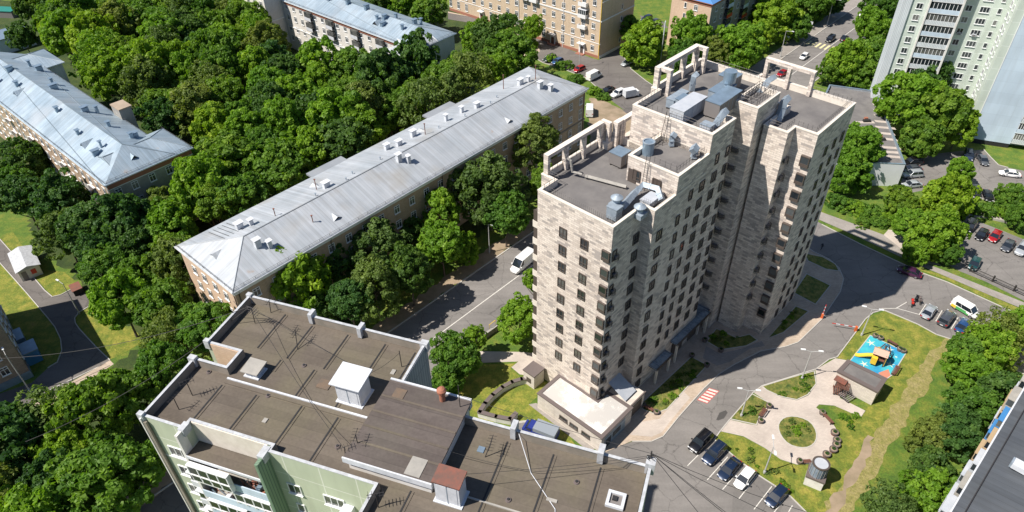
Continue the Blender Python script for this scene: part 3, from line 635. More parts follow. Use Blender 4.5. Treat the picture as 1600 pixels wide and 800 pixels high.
# upper roof
hvac(-10.6, -15.6, zb, 6.2, 2.3, 2.2, 'long pale air handling unit on the upper roof beside the front parapet', ('unit_white', 'unit_white'))
hvac(-6.0, -12.6, zb, 6.2, 2.4, 2.5, 'long dark-sided unit with blue metal top in the middle of the upper roof', ('unit_grey', 'zinc_blue'))
hvac(-8.7, -18.6, zb, 4.0, 1.3, 1.6, 'narrow bright duct unit nearest the left arcade of the upper roof', ('zinc', 'zinc'))
hvac(-9.4, -17.3, zb, 2.2, 1.2, 1.9, 'small steel filter box between the duct unit and the long pale unit', ('zinc', 'zinc_blue'))
hvac(1.2, -15.6, zb, 2.6, 2.6, 2.3, 'square brown unit with blue lid at the far side of the upper roof', ('unit_grey', 'zinc_blue'))
hvac(-2.4, -14.8, zb, 4.4, 2.2, 1.7, 'wide steel duct box linking the units on the upper roof', ('zinc', 'zinc_blue'))
o = rooftop('roof_drum', 'tall round steel cowl standing on the duct boxes of the upper roof', 'vent cowl', -1.4, -14.4, zb+1.7, 'machinery on the tower roofs')
mb = MB(); mb.cyl(0, 0, 0, .7, .6, 'zinc', 18); mb.cyl(0, 0, .7, 2.5, .95, 'zinc_blue', 20); mb.build('drum', o)
duct_run([(-3.2, -19.4, zb+.1), (-3.2, -19.4, zb+2.4), (-2.6, -19.2, zb+2.7)], 'upright square duct near the left arcade of the upper roof', .55)
duct_run([(1.7, -10.9, zb+.4), (2.6, -10.7, zb+1.1), (3.4, -10.4, zb+2.2), (4.6, -10.1, zb+2.4)], 'stepped bright duct climbing at the far right of the upper roof', .55)
duct_run([(-13, -10.8, zb+.6), (-11.5, -10.4, zb+.9), (-10.3, -10.2, zb+2.0), (-9.4, -10.3, zb+2.2)], 'slanted bright duct at the front right corner of the upper roof', .6)
hvac(-13.0, -10.9, zb, 1.4, 1.6, 1.3, 'small pale fan box at the front right corner of the upper roof', ('unit_white', 'zinc'))
duct_run([(1.6, -6.9, zr+.3), (2.3, -7.0, zr+1.2), (3.2, -7.2, zr+2.7), (4.6, -7.3, zr+2.9)], 'stepped bright duct on the right wing behind the stair tower', .6)
mb = MB()
for i in range(6): mb.tube([(-3.6+i*1.0, -10.4, ZP-.6), (-3.6+i*1.0, -10.4, ZP+1.3)], .05, 'rail', 5)
mb.tube([(-3.8, -10.4, ZP+1.3), (1.6, -10.4, ZP+1.3)], .05, 'rail', 5); mb.tube([(-3.8, -9.0, ZP+1.0), (1.6, -9.0, ZP+1.0)], .05, 'rail', 5)
T.part(mb, 'roof_grating')

# ================================================================== THE NEAR PANEL BLOCK (bottom left)
LO = P(220, 649, 42.0)
L = Bld('panel_apartment_block', 'near panel apartment block with brown felt roof and pale green walls', 'apartment block', (LO.x, LO.y, 0), 19.7)
ZT, ZS = 42.0, 41.1
polyN = [(0, 0), (7.5, 0), (7.5, 3.8), (9.6, 3.8), (9.6, -.2), (17.0, -.2), (17.0, 7.9), (16.35, 7.9), (16.35, 21.1), (10.9, 21.1), (10.9, 27.9), (9.3, 27.9), (9.3, 45.1), (-8, 45.1), (-8, 23.7), (.3, 23.7), (.3, 13.3), (.95, 13.3), (.95, 4.75), (0, 4.75)]
footprint(L, [(-10, -1), (18, -1), (18, 46), (-10, 46)])
wl = MB(); wl.prism(polyN, 0, ZT, 'green_panel'); inn = offset(polyN, .28); wl.prism(inn, ZS, ZT, 'lane_wall'); L.part(wl, 'wall')
cp = MB(); cp.ring(offset(polyN, -.03), offset(polyN, .24), ZT, ZT+.07, 'capping'); L.part(cp, 'parapet_capping')
rf = MB(); rf.poly([(u, v, ZS) for u, v in offset(polyN, .26)], 'felt_brown'); roofN = L.part(rf, 'roof')
# raised seams between roof slabs (dark gaps) and the light ridge pipe
for t, a, b_ in [(4.6, 11.2, 16.3), (8.25, 10.9, 15.7), (12.5, 10.8, 15.7), (16.8, 11.6, 15.7), (11.7, 6.9, 10.4), (16.0, 7.0, 7.9), (8.1, .9, 5.9), (12.95, 1.4, 6.1), (16.85, .9, 6.0), (4.2, .9, 5.9), (32.55, 0, 8.4), (36.8, -2, 8.4), (41.0, 0, 8.4), (7.8, 8.95, 10.5), (20.2, 11, 15.6), (26.5, -4, 1.2)]:
    sm = MB(); sm.box(a, b_, t-.07, t+.07, ZS, ZS+.09, 'black'); sm.box(a, b_, t+.07, t+.3, ZS, ZS+.05, 'felt_brown'); L.part(sm, 'roof_seam')
for bx in [(6.68, 6.86, 4.2, 19.9, ZS+.02, ZS+.2, 'white_metal'), (6.2, 6.64, 4.2, 20.2, ZS, ZS+.1, 'felt_brown'), (2.1, 2.25, 31.2, 36, ZS, ZS+.12, 'concrete')]:
    rp = MB(); rp.box(*bx); L.part(rp, 'roof_ridge_strip')
for (s0, t0, a, b_, mm) in [(3.6, 10.6, .5, .4, 'concrete'), (9.1, 13.6, 1.1, 1.3, 'felt_rusty'), (12.6, 19.2, .6, .4, 'concrete'), (6.9, 30.6, .6, .6, 'zinc_blue'), (4.1, 37.9, .3, .9, 'concrete')]:
    pt_ = MB(); pt_.box(s0-a/2, s0+a/2, t0-b_/2, t0+b_/2, ZS, ZS+.09, mm); L.part(pt_, 'roof_patch')
for (s0, t0) in [(10.6, 10.4), (6.2, 9.2), (6.9, 1.9), (11.4, 14.6), (3.2, 18.4), (3.0, 34.5), (6.4, 39.4)]:
    rd = MB(); rd.cyl(s0, t0, ZS, ZS+.12, .28, 'coping_dark', 12, r1=.22); rd.cyl(s0, t0, ZS+.12, ZS+.2, .12, 'black', 8); L.part(rd, 'roof_drain')
# white-capped ends of the cross walls rising over the parapet
for s, t, a, b_, h in [(.1, .05, .3, .3, .35), (7.35, .05, .35, .4, .35), (9.75, -.1, .3, .3, .3), (17, -.1, .3, .3, .3), (16.5, 8.0, .6, .22, .5), (16.3, 13.9, .65, .22, .5), (16.35, 21.0, .4, .4, .3), (10.85, 27.9, .35, .25, .2), (9.4, 32.9, .65, .24, .7), (9.35, 40.8, .65, .26, .7), (9.5, 45.0, .5, .4, .6), (.3, 13.05, .75, .33, .13), (.3, 4.6, .6, .3, .13)]:
    bl = MB(); bl.box(s-a, s+a*.6, t-b_, t+b_, ZT-.8, ZT+h, 'capping'); L.part(bl, 'parapet_block')
nw = MB(); nw.box(9.52, 9.597, .35, 3.75, 30, ZT-.05, 'pink_brick'); L.part(nw, 'notch_wall')
sidew = MB(); sidew.box(10.9, 16.3, 21.12, 21.2, 0, ZT-.02, 'grey_board'); L.part(sidew, 'clad_end_wall')  # white cladding; the shade on it is put in as blue-grey colour
# fins beside the loggias
fn = MB(); fn.box(-.9, .93, 4.4, 4.7, 0, ZT-.05, 'plaster_white'); fn.box(-1.2, .9, 12.95, 13.28, 0, ZT-.05, 'green_fin'); 
L.part(fn, 'facade_fin')
up = MB(); up.box(.84, .93, 4.76, 12.9, 39.2, ZT-.03, 'pinkwall' if 'pinkwall' in M else 'stone_trim'); L.part(up, 'wall')
lr = MB(); lr.box(-.9, .85, 4.74, 12.93, 38.95, 39.15, 'felt_brown'); lr.box(-1.0, -.9, 4.74, 12.93, 38.9, 39.25, 'white_metal'); L.part(lr, 'loggia_roof')
for k in range(6):
    z = 36.0-3.1*k
    o = MB(); o.box(-1.0, .8, 4.74, 12.93, z-.15, z, 'concrete'); o.box(-1.05, -.95, 4.74, 12.93, z-.1, z+1.0, 'blue_panel'); bal_o = L.part(o, 'loggia')
    g = MB()
    a, b_ = (5.0, 9.3) if k % 2 == 0 else (8.9, 12.8)
    out = -1.5 if k == 0 else -1.12
    if k == 0: g.box(out, -1.06, a, b_, z+.2, z+2.7, 'white_frame')
    n = 4
    for i in range(n):
        t0 = a+(b_-a)*(i+.12)/n; t1 = a+(b_-a)*(i+.88)/n
        g.box(out-.04, out+.3, t0, t1, z+1.5, z+2.5, 'glass')
        if k == 0: g.box(out-.04, out+.3, t0, t1, z+.45, z+1.3, 'glass')
    for i in range(n+1):
        t0 = a+(b_-a)*i/n; g.box(out-.06, out+.1, t0-.06, t0+.06, z+1.0, z+2.75, 'white_frame')
    g.box(out-.1, out+.2, a-.05, b_+.05, z+1.34, z+1.44, 'white_frame'); g.box(out-.1, out+.25, a-.05, b_+.05, z+2.65, z+2.78, 'white_frame')
    gg = g.build('glazing', bal_o)
    c = MB(); r2 = random.Random(k+5)
    a2, b2 = (9.5, 12.7) if k % 2 == 0 else (5.2, 8.7)
    for i in range(16):
        t0 = r2.uniform(a2, b2); s0 = r2.uniform(-.7, .4); mm = r2.choice(['wood', 'rust', 'concrete', 'white_metal', 'terracotta', 'zinc_blue'])
        c.tube([(s0, t0, z+.1), (s0+r2.uniform(-.4, .3), t0+r2.uniform(-.9, .9), z+r2.uniform(.8, 1.9))], r2.uniform(.03, .1), mm, 4)
        if i % 3 == 0: c.box(s0-.25, s0+.2, t0-.2, t0+.25, z, z+r2.uniform(.4, 1.2), mm)
    c.build('stored_clutter', bal_o)
lwins = []
for k in range(8):
    z = 37.5-3.1*k
    lwins += [('panel3' if k % 2 else 'panel3_curtain', '-u', 0, 2.55, z), ('panel1' if k % 3 else 'panel2', '-u', .3, 14.9, z-.4), ('panel3' if k % 3 else 'panel3_curtain', '-u', .3, 19.0, z-.4)]
add_windows(L, lwins)
# window balconies with white casing on the left strip
for k in range(1, 6):
    z = 37.5-3.1*k; o = MB(); o.box(-.7, 0, 3.2, 4.3, z-1.0, z-.2, 'white_metal'); o.box(-.75, 0, 3.1, 4.35, z+1.1, z+1.2, 'white_metal'); o.box(-.6, -.02, 3.3, 4.2, z-.2, z+1.1, 'glass'); L.part(o, 'balcony_casing')
sd_ = MB(); sd_.box(-.03, 0-.003, .2, 4.3, 36.2, 36.35, 'trim_white'); sd_.box(-.35, -.002, .05, .2, 0, ZT-.06, 'plaster_white'); sd_.box(-.3, -.1, .25, .6, 0, ZT-.5, 'lane_wall'); L.part(sd_, 'corner_strip')
for k, (tt, zz) in enumerate([(21.9, 38.6)]):
    o = MB(); o.box(-.6, .28, tt-1.9, tt-.9, zz-2.0, zz-1.2, 'white_metal'); L.part(o, 'air_conditioner')
dsh = MB(); dsh.cyl(0, 0, 0, .16, .48, 'white_metal', 18, r1=.62); dsh.tube([(0, 0, .1), (0, 0, .5)], .03, 'rail'); do = L.part(dsh, 'satellite_dish'); do.location = (-.5, -19.6, 35.3); do.rotation_euler = (R(70), 0, R(-60))
# lift machine house slab, white fascia
eh = MB(); eh.box(1.6, 10.05, 20.5, 28.2, ZS-.2, ZT+.75, 'plaster_white'); L.part(eh, 'machine_house_wall')
er = MB(); er.box(1.35, 10.3, 20.3, 28.45, ZT+.75, ZT+.93, 'felt_house')
for s in (3.2, 4.9, 6.6, 8.4): er.box(s-.1, s+.1, 20.35, 28.4, ZT+.93, ZT+.975, 'felt_brown')
L.part(er, 'machine_house_roof')
ef = MB(); ef.box(1.22, 1.345, 20.25, 28.5, ZT+.35, ZT+1.0, 'white_metal'); ef.box(10.31, 10.5, 20.3, 28.4, ZT+.5, ZT+1.05, 'white_metal'); L.part(ef, 'fascia')
pl_ = MB(); pl_.box(1.5, 3.3, 25.9, 27.3, ZT+.94, ZT+.99, 'concrete'); L.part(pl_, 'roof_patch'); pl_ = MB(); pl_.box(8.5, 9.6, 21.3, 22.4, ZT+.94, ZT+.985, 'felt_rusty'); L.part(pl_, 'roof_patch')
# two white ventilation houses and the hatch stand on the roof
def vent_house(u0, u1, v0, v1, z0, h, label, capm, wallm='white_metal', over=.35):
    cu, cv = (u0+u1)/2, (v0+v1)/2; hu, hv = (u1-u0)/2, (v1-v0)/2
    o = thing('vent_house', label, 'roof vent', L.loc+L.s*cu+L.t*cv+Vector((0, 0, z0)), L.az)
    b = MB(); b.box(-hu, hu, -hv, hv, 0, h, wallm); b.build('body', o)
    b = MB(); b.box(-hu-.2, hu+.2, -hv-.2, hv+.2, 0, .12, 'white_metal'); b.build('base_curb', o)
    b = MB(); e = over; b.add([(-hu-e, -hv-e, h), (hu+e, -hv-e, h+.1), (hu+e, hv+e, h+.1), (-hu-e, hv+e, h), (-hu-e, -hv-e, h+.12), (hu+e, -hv-e, h+.28), (hu+e, hv+e, h+.28), (-hu-e, hv+e, h+.12)],
        [(0, 3, 2, 1), (4, 5, 6, 7), (0, 1, 5, 4), (1, 2, 6, 5), (2, 3, 7, 6), (3, 0, 4, 7)], capm); b.build('cap', o)
    b = MB(); b.box(-hu-.03, -hu, -hv+.2, hv-.2, .3, h-.3, wallm); b.box(-hu-.05, -hu+.02, -.04, .04, .1, h, 'zinc'); b.build('panel', o)
    return o
vent_house(7.75, 9.8, 15.9, 18.3, ZS, 2.6, 'tall white sheet-metal vent house with white lid on the near roof', 'white_metal')
vent_house(7.7, 8.9, 5.7, 7.0, ZS, .75, 'low white vent box with a grey slab lid on the near roof', 'concrete', 'white_metal', .3)
vent_house(1.1, 2.5, 28.85, 31.0, ZS, 2.75, 'white vent house with a rusty red lid beside the machine house', 'rust', 'white_metal', .15)
o = thing('roof_hatch', 'white-framed square hatch near the right end of the near roof', 'roof hatch', L.loc+L.s*5.71+L.t*42.9+Vector((0, 0, ZS)), L.az)
b = MB(); b.ring([(-.75, -.75), (.75, -.75), (.75, .75), (-.75, .75)], [(-.5, -.5), (.5, -.5), (.5, .5), (-.5, .5)], 0, .3, 'white_metal'); b.build('frame', o)
b = MB(); b.box(-.5, .5, -.5, .5, 0, .12, 'unit_grey'); b.box(-.1, .3, -.3, .1, .12, .3, 'black'); b.build('cover', o)
o = thing('chimney_pipe', 'bulbous terracotta vent pipe at the edge of the machine house roof', 'vent pipe', L.loc+L.s*9.6+L.t*25.9+Vector((0, 0, ZT+.93)), L.az)
b = MB(); b.cyl(0, 0, 0, .9, .28, 'terracotta', 14); b.build('pipe', o); b = MB()
for z0, z1, r0, r1 in ((.9, 1.1, .3, .42), (1.1, 1.4, .42, .45), (1.4, 1.6, .45, .3), (1.6, 1.7, .3, .1)): b.cyl(0, 0, z0, z1, r0, 'terracotta', 14, r1=r1)
b.build('cowl', o)
# antennas
def antenna(u, v, z, h, label, arms=2, lean=(0, 0), parent=L, sc=1, cat='antenna', yagi=True):
    o = thing('antenna', label, cat, parent.loc+parent.s*u+parent.t*v+Vector((0, 0, z)), rnd.uniform(0, 180), 'roof antennas')
    b = MB(); b.tube([(0, 0, 0), (lean[0], lean[1], h)], .045*sc, 'rail', 5); b.build('mast', o)
    b = MB()
    for k in range(arms):
        zz = h*(1-.18*k); cx, cy = lean[0]*zz/h, lean[1]*zz/h
        b.tube([(cx-.7, cy, zz), (cx+.7, cy, zz)], .028*sc, 'rail', 4)
        for i in range(5): x = cx-.6+.3*i; b.tube([(x, cy-.35, zz), (x, cy+.35, zz)], .018*sc, 'rail', 3)
    b.build('aerial', o); return o
for (s, t, z, h, a, lean, lb) in [(3.96, 2.27, ZS, 2.2, 2, (0, 0), 'thin antenna mast standing behind the left parapet, further of the two'),
        (2.16, 2.17, ZS, 1.8, 1, (0, 0), 'thin antenna mast standing behind the left parapet, nearer the corner'),
        (14.2, 2.2, ZS, 2.6, 3, (.5, .2), 'tall antenna with three arms near the far left corner of the near roof'),
        (12.3, 8.6, ZS, 1.9, 2, (.9, -.3), 'leaning bent antenna between two seams of the near roof'),
        (13.5, 19.7, ZS, 2.3, 0, (0, 0), 'bare mast beside the short end wall of the near roof'),
        (2.0, 19.9, ZS, 2.2, 1, (.2, .1), 'antenna beside the lower left corner of the machine house'),
        (16.1, 2.9, ZS, 1.5, 1, (.3, 0), 'short antenna against the far parapet corner'),
        (9.4, 27.7, ZT+.9, 3.0, 0, (0, 0), 'white whip antenna on the machine house corner'),
        (3.0, 20.8, ZT+.9, 1.2, 1, (0, 0), 'small antenna on the machine house roof at its left edge'),
        (-1.0, 24.6, ZS, 2.0, 2, (0, 0), 'antenna at the roof edge below the machine house'),
        (6.3, 31.2, ZS, 1.7, 2, (.5, .5), 'dark antenna lying low beside the blue roof plate')]:
    antenna(s, t, z, h, lb, a, lean)
# loose cables on and from the roof
def cable(label, pts, r=.035, sag=1.0, group=None, mname='black', name='cable'):
    q = [Vector(p) for p in pts]; out = []
    for a, b_ in zip(q[:-1], q[1:]):
        for i in range(13):
            t = i/12; p = a.lerp(b_, t); p.z -= sag*4*t*(1-t); out.append((p.x, -p.y, p.z))
    mb = MB(); mb.tube(out, r, mname, 4); o = mb.build(name); return tag(o, label, 'cable', group)
def Lp(s, t, z): v = L.loc+L.s*s+L.t*t; return (v.x, v.y, z)
o = thing('cable_mast', 'cable-wrapped mast at the right corner of the near roof', 'mast', Lp(9.6, 44.9, ZT), L.az)
b = MB(); b.tube([(0, 0, -.3), (0, 0, 1.6)], .07, 'rail', 6); b.box(-.3, .3, -.3, .3, .1, .25, 'white_metal'); b.build('post', o)
b = MB()
for i in range(9): b.tube([(.2*math.sin(i*2.1), .2*math.cos(i*1.7), .1+.1*i), (.35*math.sin(i*1.3+1), .3*math.cos(i*2.3), .3+.08*i), (.1*math.cos(i), -.3, .5+.05*i)], .035, 'black', 4)
b.build('insulators', o)
for i, (dx, dy) in enumerate([(40, 2), (46, -8), (36, -16), (42, -22), (30, -30)]):
    e = Vector(Lp(9.6, 44.9, ZT+1.3)); cable('black overhead cable leaving the corner mast, number %s from the top' % ['one', 'two', 'three', 'four', 'five'][i], [e, (e.x+dx, e.y+dy, 22+i)], .03, 2.5, 'cables from the corner mast')
cb = [('long white cable curling over the right part of the near roof', [Lp(9.3, 33.2, ZT), Lp(6, 35.5, ZS+.06), Lp(3.4, 38.4, ZS+.06), Lp(0, 39.4, ZS+.06), Lp(-4, 40, ZS+.06)], 'white_metal', .035),
      ('black cable slung across the middle of the near roof', [Lp(14.2, 2.2, ZS+2.3), Lp(7, 13, ZS+.4), Lp(2.2, 19.9, ZS+1.8)], 'black', .022),
      ('black cable slung beside the tall vent house', [Lp(14.2, 2.2, ZS+2.5), Lp(9.8, 18.4, ZS+2.5), Lp(13.5, 19.7, ZS+2)], 'black', .02),
      ('black cable from the machine house to the corner mast', [Lp(9.4, 27.7, ZT+2.5), Lp(9.6, 44.9, ZT+1.3)], 'black', .025),
      ('thin cable stretched low over the right part of the near roof', [Lp(2.4, 30.5, ZS+2.6), Lp(9.6, 44.9, ZT+1.0)], 'black', .02),
      ('thin cable lying across the lower right roof strip', [Lp(5, 28.6, ZT+.5), Lp(6, 36, ZS+.5), Lp(9.6, 44.9, ZT+.8)], 'black', .02)]
for lb, pts, mm, r_ in cb: cable(lb, pts, r_, .25 if mm == 'black' else 0, None, mm)
far = Lp(14.2, 2.2, ZS+2.4)
for i, (px, py, z) in enumerate([(0, 560, 25), (40, 690, 24), (365, 470, 19)]):
    q = P(px, py, z); cable(['overhead cable crossing the left wood to the upper photo edge', 'overhead cable crossing the left wood low down', 'overhead cable running to the corner of the long metal-roofed house'][i], [far, q], .035, 1.5, 'overhead cables over the left wood', 'rail')

# ================================================================== OLDER HOUSES WITH HIPPED METAL ROOFS
def hip_roof(b, u0, u1, v0, v1, ze, zr_, ov, roofm, trim='trim_white', hips=(1, 1), name='roof', axis='u', ridge_v=None, edge=None):
    """hipped roof over a rectangle; hips: 1 hipped end, 0 plain gable"""
    a0, a1, c0, c1 = u0-ov, u1+ov, v0-ov, v1+ov
    mb = MB()
    if axis == 'u':
        cv = (c0+c1)/2 if ridge_v is None else ridge_v; hw = (c1-c0)/2*.85
        r0 = (a0+hw*hips[0], cv, zr_); r1 = (a1-hw*hips[1], cv, zr_)
    else:
        cu = (a0+a1)/2 if ridge_v is None else ridge_v; hw = (a1-a0)/2*.85
        r0 = (cu, c0+hw*hips[0], zr_); r1 = (cu, c1-hw*hips[1], zr_)
    A, B_, C_, D_ = (a0, c0, ze), (a1, c0, ze), (a1, c1, ze), (a0, c1, ze)
    if axis == 'u':
        mb.poly([A, B_, r1, r0], roofm); mb.poly([C_, D_, r0, r1], roofm); mb.poly([D_, A, r0], roofm); mb.poly([B_, C_, r1], roofm)
    else:
        mb.poly([A, D_, r1, r0], roofm); mb.poly([B_, C_, r1, r0], roofm); mb.poly([A, B_, r0], roofm); mb.poly([C_, D_, r1], roofm)
    me = mb.mesh(name); seam_uv(me); o = bpy.data.objects.new(name, me); C.objects.link(o); o.parent = b.obj
    e = MB(); e.prism([(a0, c0), (a1, c0), (a1, c1), (a0, c1)], ze-.22, ze-.004, trim); e.poly([(a0+.01, c0+.01, ze-.21), (a1-.01, c0+.01, ze-.21), (a1-.01, c1-.01, ze-.21), (a0+.01, c1-.01, ze-.21)], trim); b.part(e, 'eaves')
    rg = MB(); rg.tube([r0, r1], .13, roofm, 5)
    for c_, r_ in ((A, r0), (D_, r0), (B_, r1), (C_, r1)): rg.tube([c_, r_], .1, roofm, 4)
    rg.build('ridge_cap', o)
    def zat(u, v):
        if axis == 'u':
            t = (v-c0)/(r0[1]-c0) if v < r0[1] else (c1-v)/(c1-r0[1])
            if u < r0[0]: t = min(t, (u-a0)/(r0[0]-a0)) if hips[0] else t
            if u > r1[0]: t = min(t, (a1-u)/(a1-r1[0])) if hips[1] else t
        else:
            t = (u-a0)/(r0[0]-a0) if u < r0[0] else (a1-u)/(a1-r0[0])
            if v < r0[1]: t = min(t, (v-c0)/(r0[1]-c0)) if hips[0] else t
            if v > r1[1]: t = min(t, (c1-v)/(c1-r1[1])) if hips[1] else t
        return ze+(zr_-ze)*max(0, t)
    return o, zat
def chimney(ro, u, v, z, w_=1.0, d_=.8, h=1.5, m_='white_metal', cap=True):
    w_ *= .82; d_ *= .82; h *= .85
    mb = MB(); mb.box(u-w_/2, u+w_/2, v-d_/2, v+d_/2, z-.6, z+h, m_)
    if cap:
        e = .2; mb.box(u-w_/2-e, u+w_/2+e, v-d_/2-e, v+d_/2+e, z+h+.22, z+h+.3, m_)
        for a in (-1, 1):
            for c in (-1, 1): mb.box(u+a*w_*.4-.05, u+a*w_*.4+.05, v+c*d_*.4-.05, v+c*d_*.4+.05, z+h, z+h+.23, m_)
    return mb.build('chimney', ro)
def pipe_vent(ro, u, v, z, h=1.1, m_='rust'):
    mb = MB(); mb.tube([(u, v, z-.3), (u, v, z+h)], .09, m_, 6); mb.cyl(u, v, z+h, z+h+.1, .2, m_, 8); return mb.build('vent_pipe', ro)
def dormer(ro, u, v, z, face, roofm, w_=1.5, d_=4.2, h=1.2):
    mb = MB(); du, dv = {'+v': (0, 1), '-u': (-1, 0), '-v': (0, -1), '+u': (1, 0)}[face]
    su, sv = abs(dv)*w_/2, abs(du)*w_/2
    a = (u-su, v-sv, z); b_ = (u+su, v+sv, z); t = (u, v, z+h); back = (u-du*d_, v-dv*d_, z+h+.25)
    mb.add([a, b_, t, back, (u-su*1.15+du*.15, v-sv*1.15+dv*.15, z-.05), (u+su*1.15+du*.15, v+sv*1.15+dv*.15, z-.05), (u+du*.2, v+dv*.2, z+h+.08)], [(4, 6, 3), (5, 6, 3)], roofm)
    mb.add([a, b_, t], [(0, 1, 2)], 'black'); o = mb.mesh('dormer'); seam_uv(o); q = bpy.data.objects.new('dormer', o); C.objects.link(q); q.parent = ro; return q  # black face paints the shade inside the open dormer front
def gutter_rail(b, u0, u1, v0, v1, z, sides, inset=.5):
    mb = MB()
    P_ = [(u0-.1, v0-.1), (u1+.1, v0-.1), (u1+.1, v1+.1), (u0-.1, v1+.1)]
    for i in sides: railing(mb, [P_[i], P_[(i+1) % 4]], z, .6, 2.2, .028, bars=2)
    b.part(mb, 'eaves_railing')

# --- long metal-roofed house beside the street
HO = P(363.8, 460, 16); HB = Bld('metal_roofed_house', 'long brick house with a pale grey sheet-metal roof beside the street', 'house', (HO.x, HO.y, 0), 42.3)
footprint(HB, [(0, -19), (96, -19), (96, 0), (0, 0)])
hw_ = MB(); hw_.prism([(.6, -18.6), (96.3, -18.6), (96.3, -.7), (.6, -.7)], 0, 15.85, 'tan_plaster'); HB.part(hw_, 'wall')
ew = MB(); ew.box(.52, .6-.003, -18.6, -.7, 0, 15.8, 'pink_brick'); HB.part(ew, 'end_wall')
cn = MB(); cn.box(.5, 96.5, -.69, -.5, 7.6, 7.95, 'lane_wall'); cn.box(.4, 96.5, -.69, -.35, 15.2, 15.7, 'trim_white'); cn.box(.3, .5, -18.7, -.35, 15.2, 15.7, 'trim_white'); HB.part(cn, 'cornice')
ro, za = hip_roof(HB, .6, 96.3, -18.6, -.7, 16, 19.0, .6, 'metal_roof_light', ridge_v=-8.4)
gutter_rail(HB, .4, 96.4, -18.8, -.6, 16.0, (2, 3))
for u, v, w_, d_, h in [(8.8, -5.4, 1.3, 1.0, 1.6), (10.3, -4.2, .9, .8, 1.4), (9.6, -12.4, 1.5, 1.1, 1.3), (11.4, -11.4, .9, .8, 1.2), (27.4, -10.6, 1.6, 1.0, 1.2), (42.6, -7.0, 1.2, 1.0, 1.7), (44.0, -5.8, .9, .9, 1.5), (44.9, -13.5, 1.3, .9, 1.3), (47.3, -12.4, 1.5, 1.0, 1.2), (52.0, -13.2, 1.5, 1.0, 1.5), (61.0, -12.4, .8, .8, 1.6), (66.0, -12.5, .9, .8, 1.5), (69.3, -10.9, 1.5, 1.0, 1.2), (84.2, -11.0, 1.7, 1.0, 1.5), (86.2, -10.2, .8, .8, 1.4), (86.0, -6.4, 1.5, 1.0, 1.6), (87.6, -4.5, 1.0, 1.0, 1.5)]:
    chimney(ro, u, v, za(u, v), w_, d_, h)
for u, v in [(24, -9.3), (31, -9.1), (40.5, -10.3), (57, -10.5), (64, -9.5), (72, -9.3), (33.5, -10.4), (75.5, -10.6)]: pipe_vent(ro, u, v, za(u, v), .5, 'zinc')
for u, v, h in [(15.5, -9.9, 1.5), (19.5, -4.4, 1.4), (26, -12, 2.2), (53.5, -11, 2.5), (88, -9.5, 3.5), (81, -13.5, 3.5)]: pipe_vent(ro, u, v, za(u, v), h, 'rust')
for u, face, v in [(23.5, '+v', -2.6), (71, '+v', -2.6), (27, '-v', -14.5), (55, '-v', -14.5)]: dormer(ro, u, v, za(u, v)-.1, face, 'metal_roof_light', 2.0, 5.0, .55)
dormer(ro, 2.7, -10, za(2.7, -10)-.1, '-u', 'metal_roof_light', 2.2, 5, .6)
ra = MB(); 
for i in range(5): u = 6+i*.9; ra.tube([(u, -17.6, za(u, -17.6)+.15), (u, -11.5, za(u, -11.5)+.15)], .05, 'rail', 4)
ra.build('snow_guard', ro)
pr_ = MB(); pr_.box(30, 38, -20.6, -18.3, 0, 15.7, 'tan_plaster'); pr_.box(29.6, 38.4, -21, -18.4, 15.7, 16.1, 'metal_roof_light'); HB.part(pr_, 'stair_bay'); pr_ = MB(); pr_.box(62, 70, -20.6, -18.3, 0, 15.7, 'tan_plaster'); pr_.box(61.6, 70.4, -21, -18.4, 15.7, 16.1, 'metal_roof_light'); HB.part(pr_, 'stair_bay')
hwins = []
rs = random.Random(8)
for i in range(24):
    u = 4.2+i*3.93
    for z in (13.3, 9.8, 6.2, 2.6):
        hwins.append(('arched' if (i % 6 == 5 and z < 12) else rs.choice(['old', 'old', 'old_curtain']), '+v', u, -.68, z))
for v in (-14.7, -11.4, -7.8, -4.3):
    for z in (12.8, 9.2, 5.6, 2.2): hwins.append(('old', '-u', .5, v, z))
add_windows(HB, hwins)
dp = MB()
for u in (1.2, 20, 48, 72, 95.8): dp.tube([(u, -.4, 15.6), (u, -.45, 15.0), (u, -.6, 14.6), (u, -.6, 0)], .09, 'rail', 6)
dp.tube([(.3, -.9, 15.6), (.4, -.9, 14.6), (.4, -.9, 0)], .09, 'rail', 6); HB.part(dp, 'drainpipe')
# --- blue-grey roofed house at the left
GO = P(163, 290, 17); G = Bld('metal_roofed_house', 'brick house with a bluish sheet-metal roof at the left edge', 'house', (GO.x, GO.y, 0), 42)
footprint(G, [(0, -82), (20, -82), (20, 0), (0, 0)])
gw = MB(); gw.prism([(.5, -.5), (18.4, -.5), (18.4, -12.2), (14.8, -12.2), (14.8, -66.8), (19.4, -66.8), (19.4, -79), (.5, -79)], 0, 16.85, 'white_brick'); G.part(gw, 'wall')
gw = MB(); gw.box(.42, .5-.003, -78.5, -.5, 0, 16.7, 'tan_plaster'); gw.box(.5, 18.4, -.497, -.42, 0, 16.7, 'concrete'); gw.box(.4, 18.5, -.4, -.2, 15.6, 16.7, 'terracotta'); gw.box(.3, 18.6, -.42, -.3, 15.35, 15.6, 'trim_white'); G.part(gw, 'facing')  # end face stands in shade, painted in as the grey of its facing
ro, za = hip_roof(G, .5, 14.8, -79.2, -.4, 17, 20.4, .6, 'metal_roof_blue', ridge_v=7.9, hips=(0, 1), axis='v')
ro2, za2 = hip_roof(G, 4, 18.4, -12.2, -.42, 17.02, 19.4, .6, 'metal_roof_blue', hips=(0, 1), name='wing_roof')
ro3, za3 = hip_roof(G, 4, 19.4, -79, -66.8, 17.02, 19.2, .6, 'metal_roof_blue', hips=(0, 1), name='wing_roof')
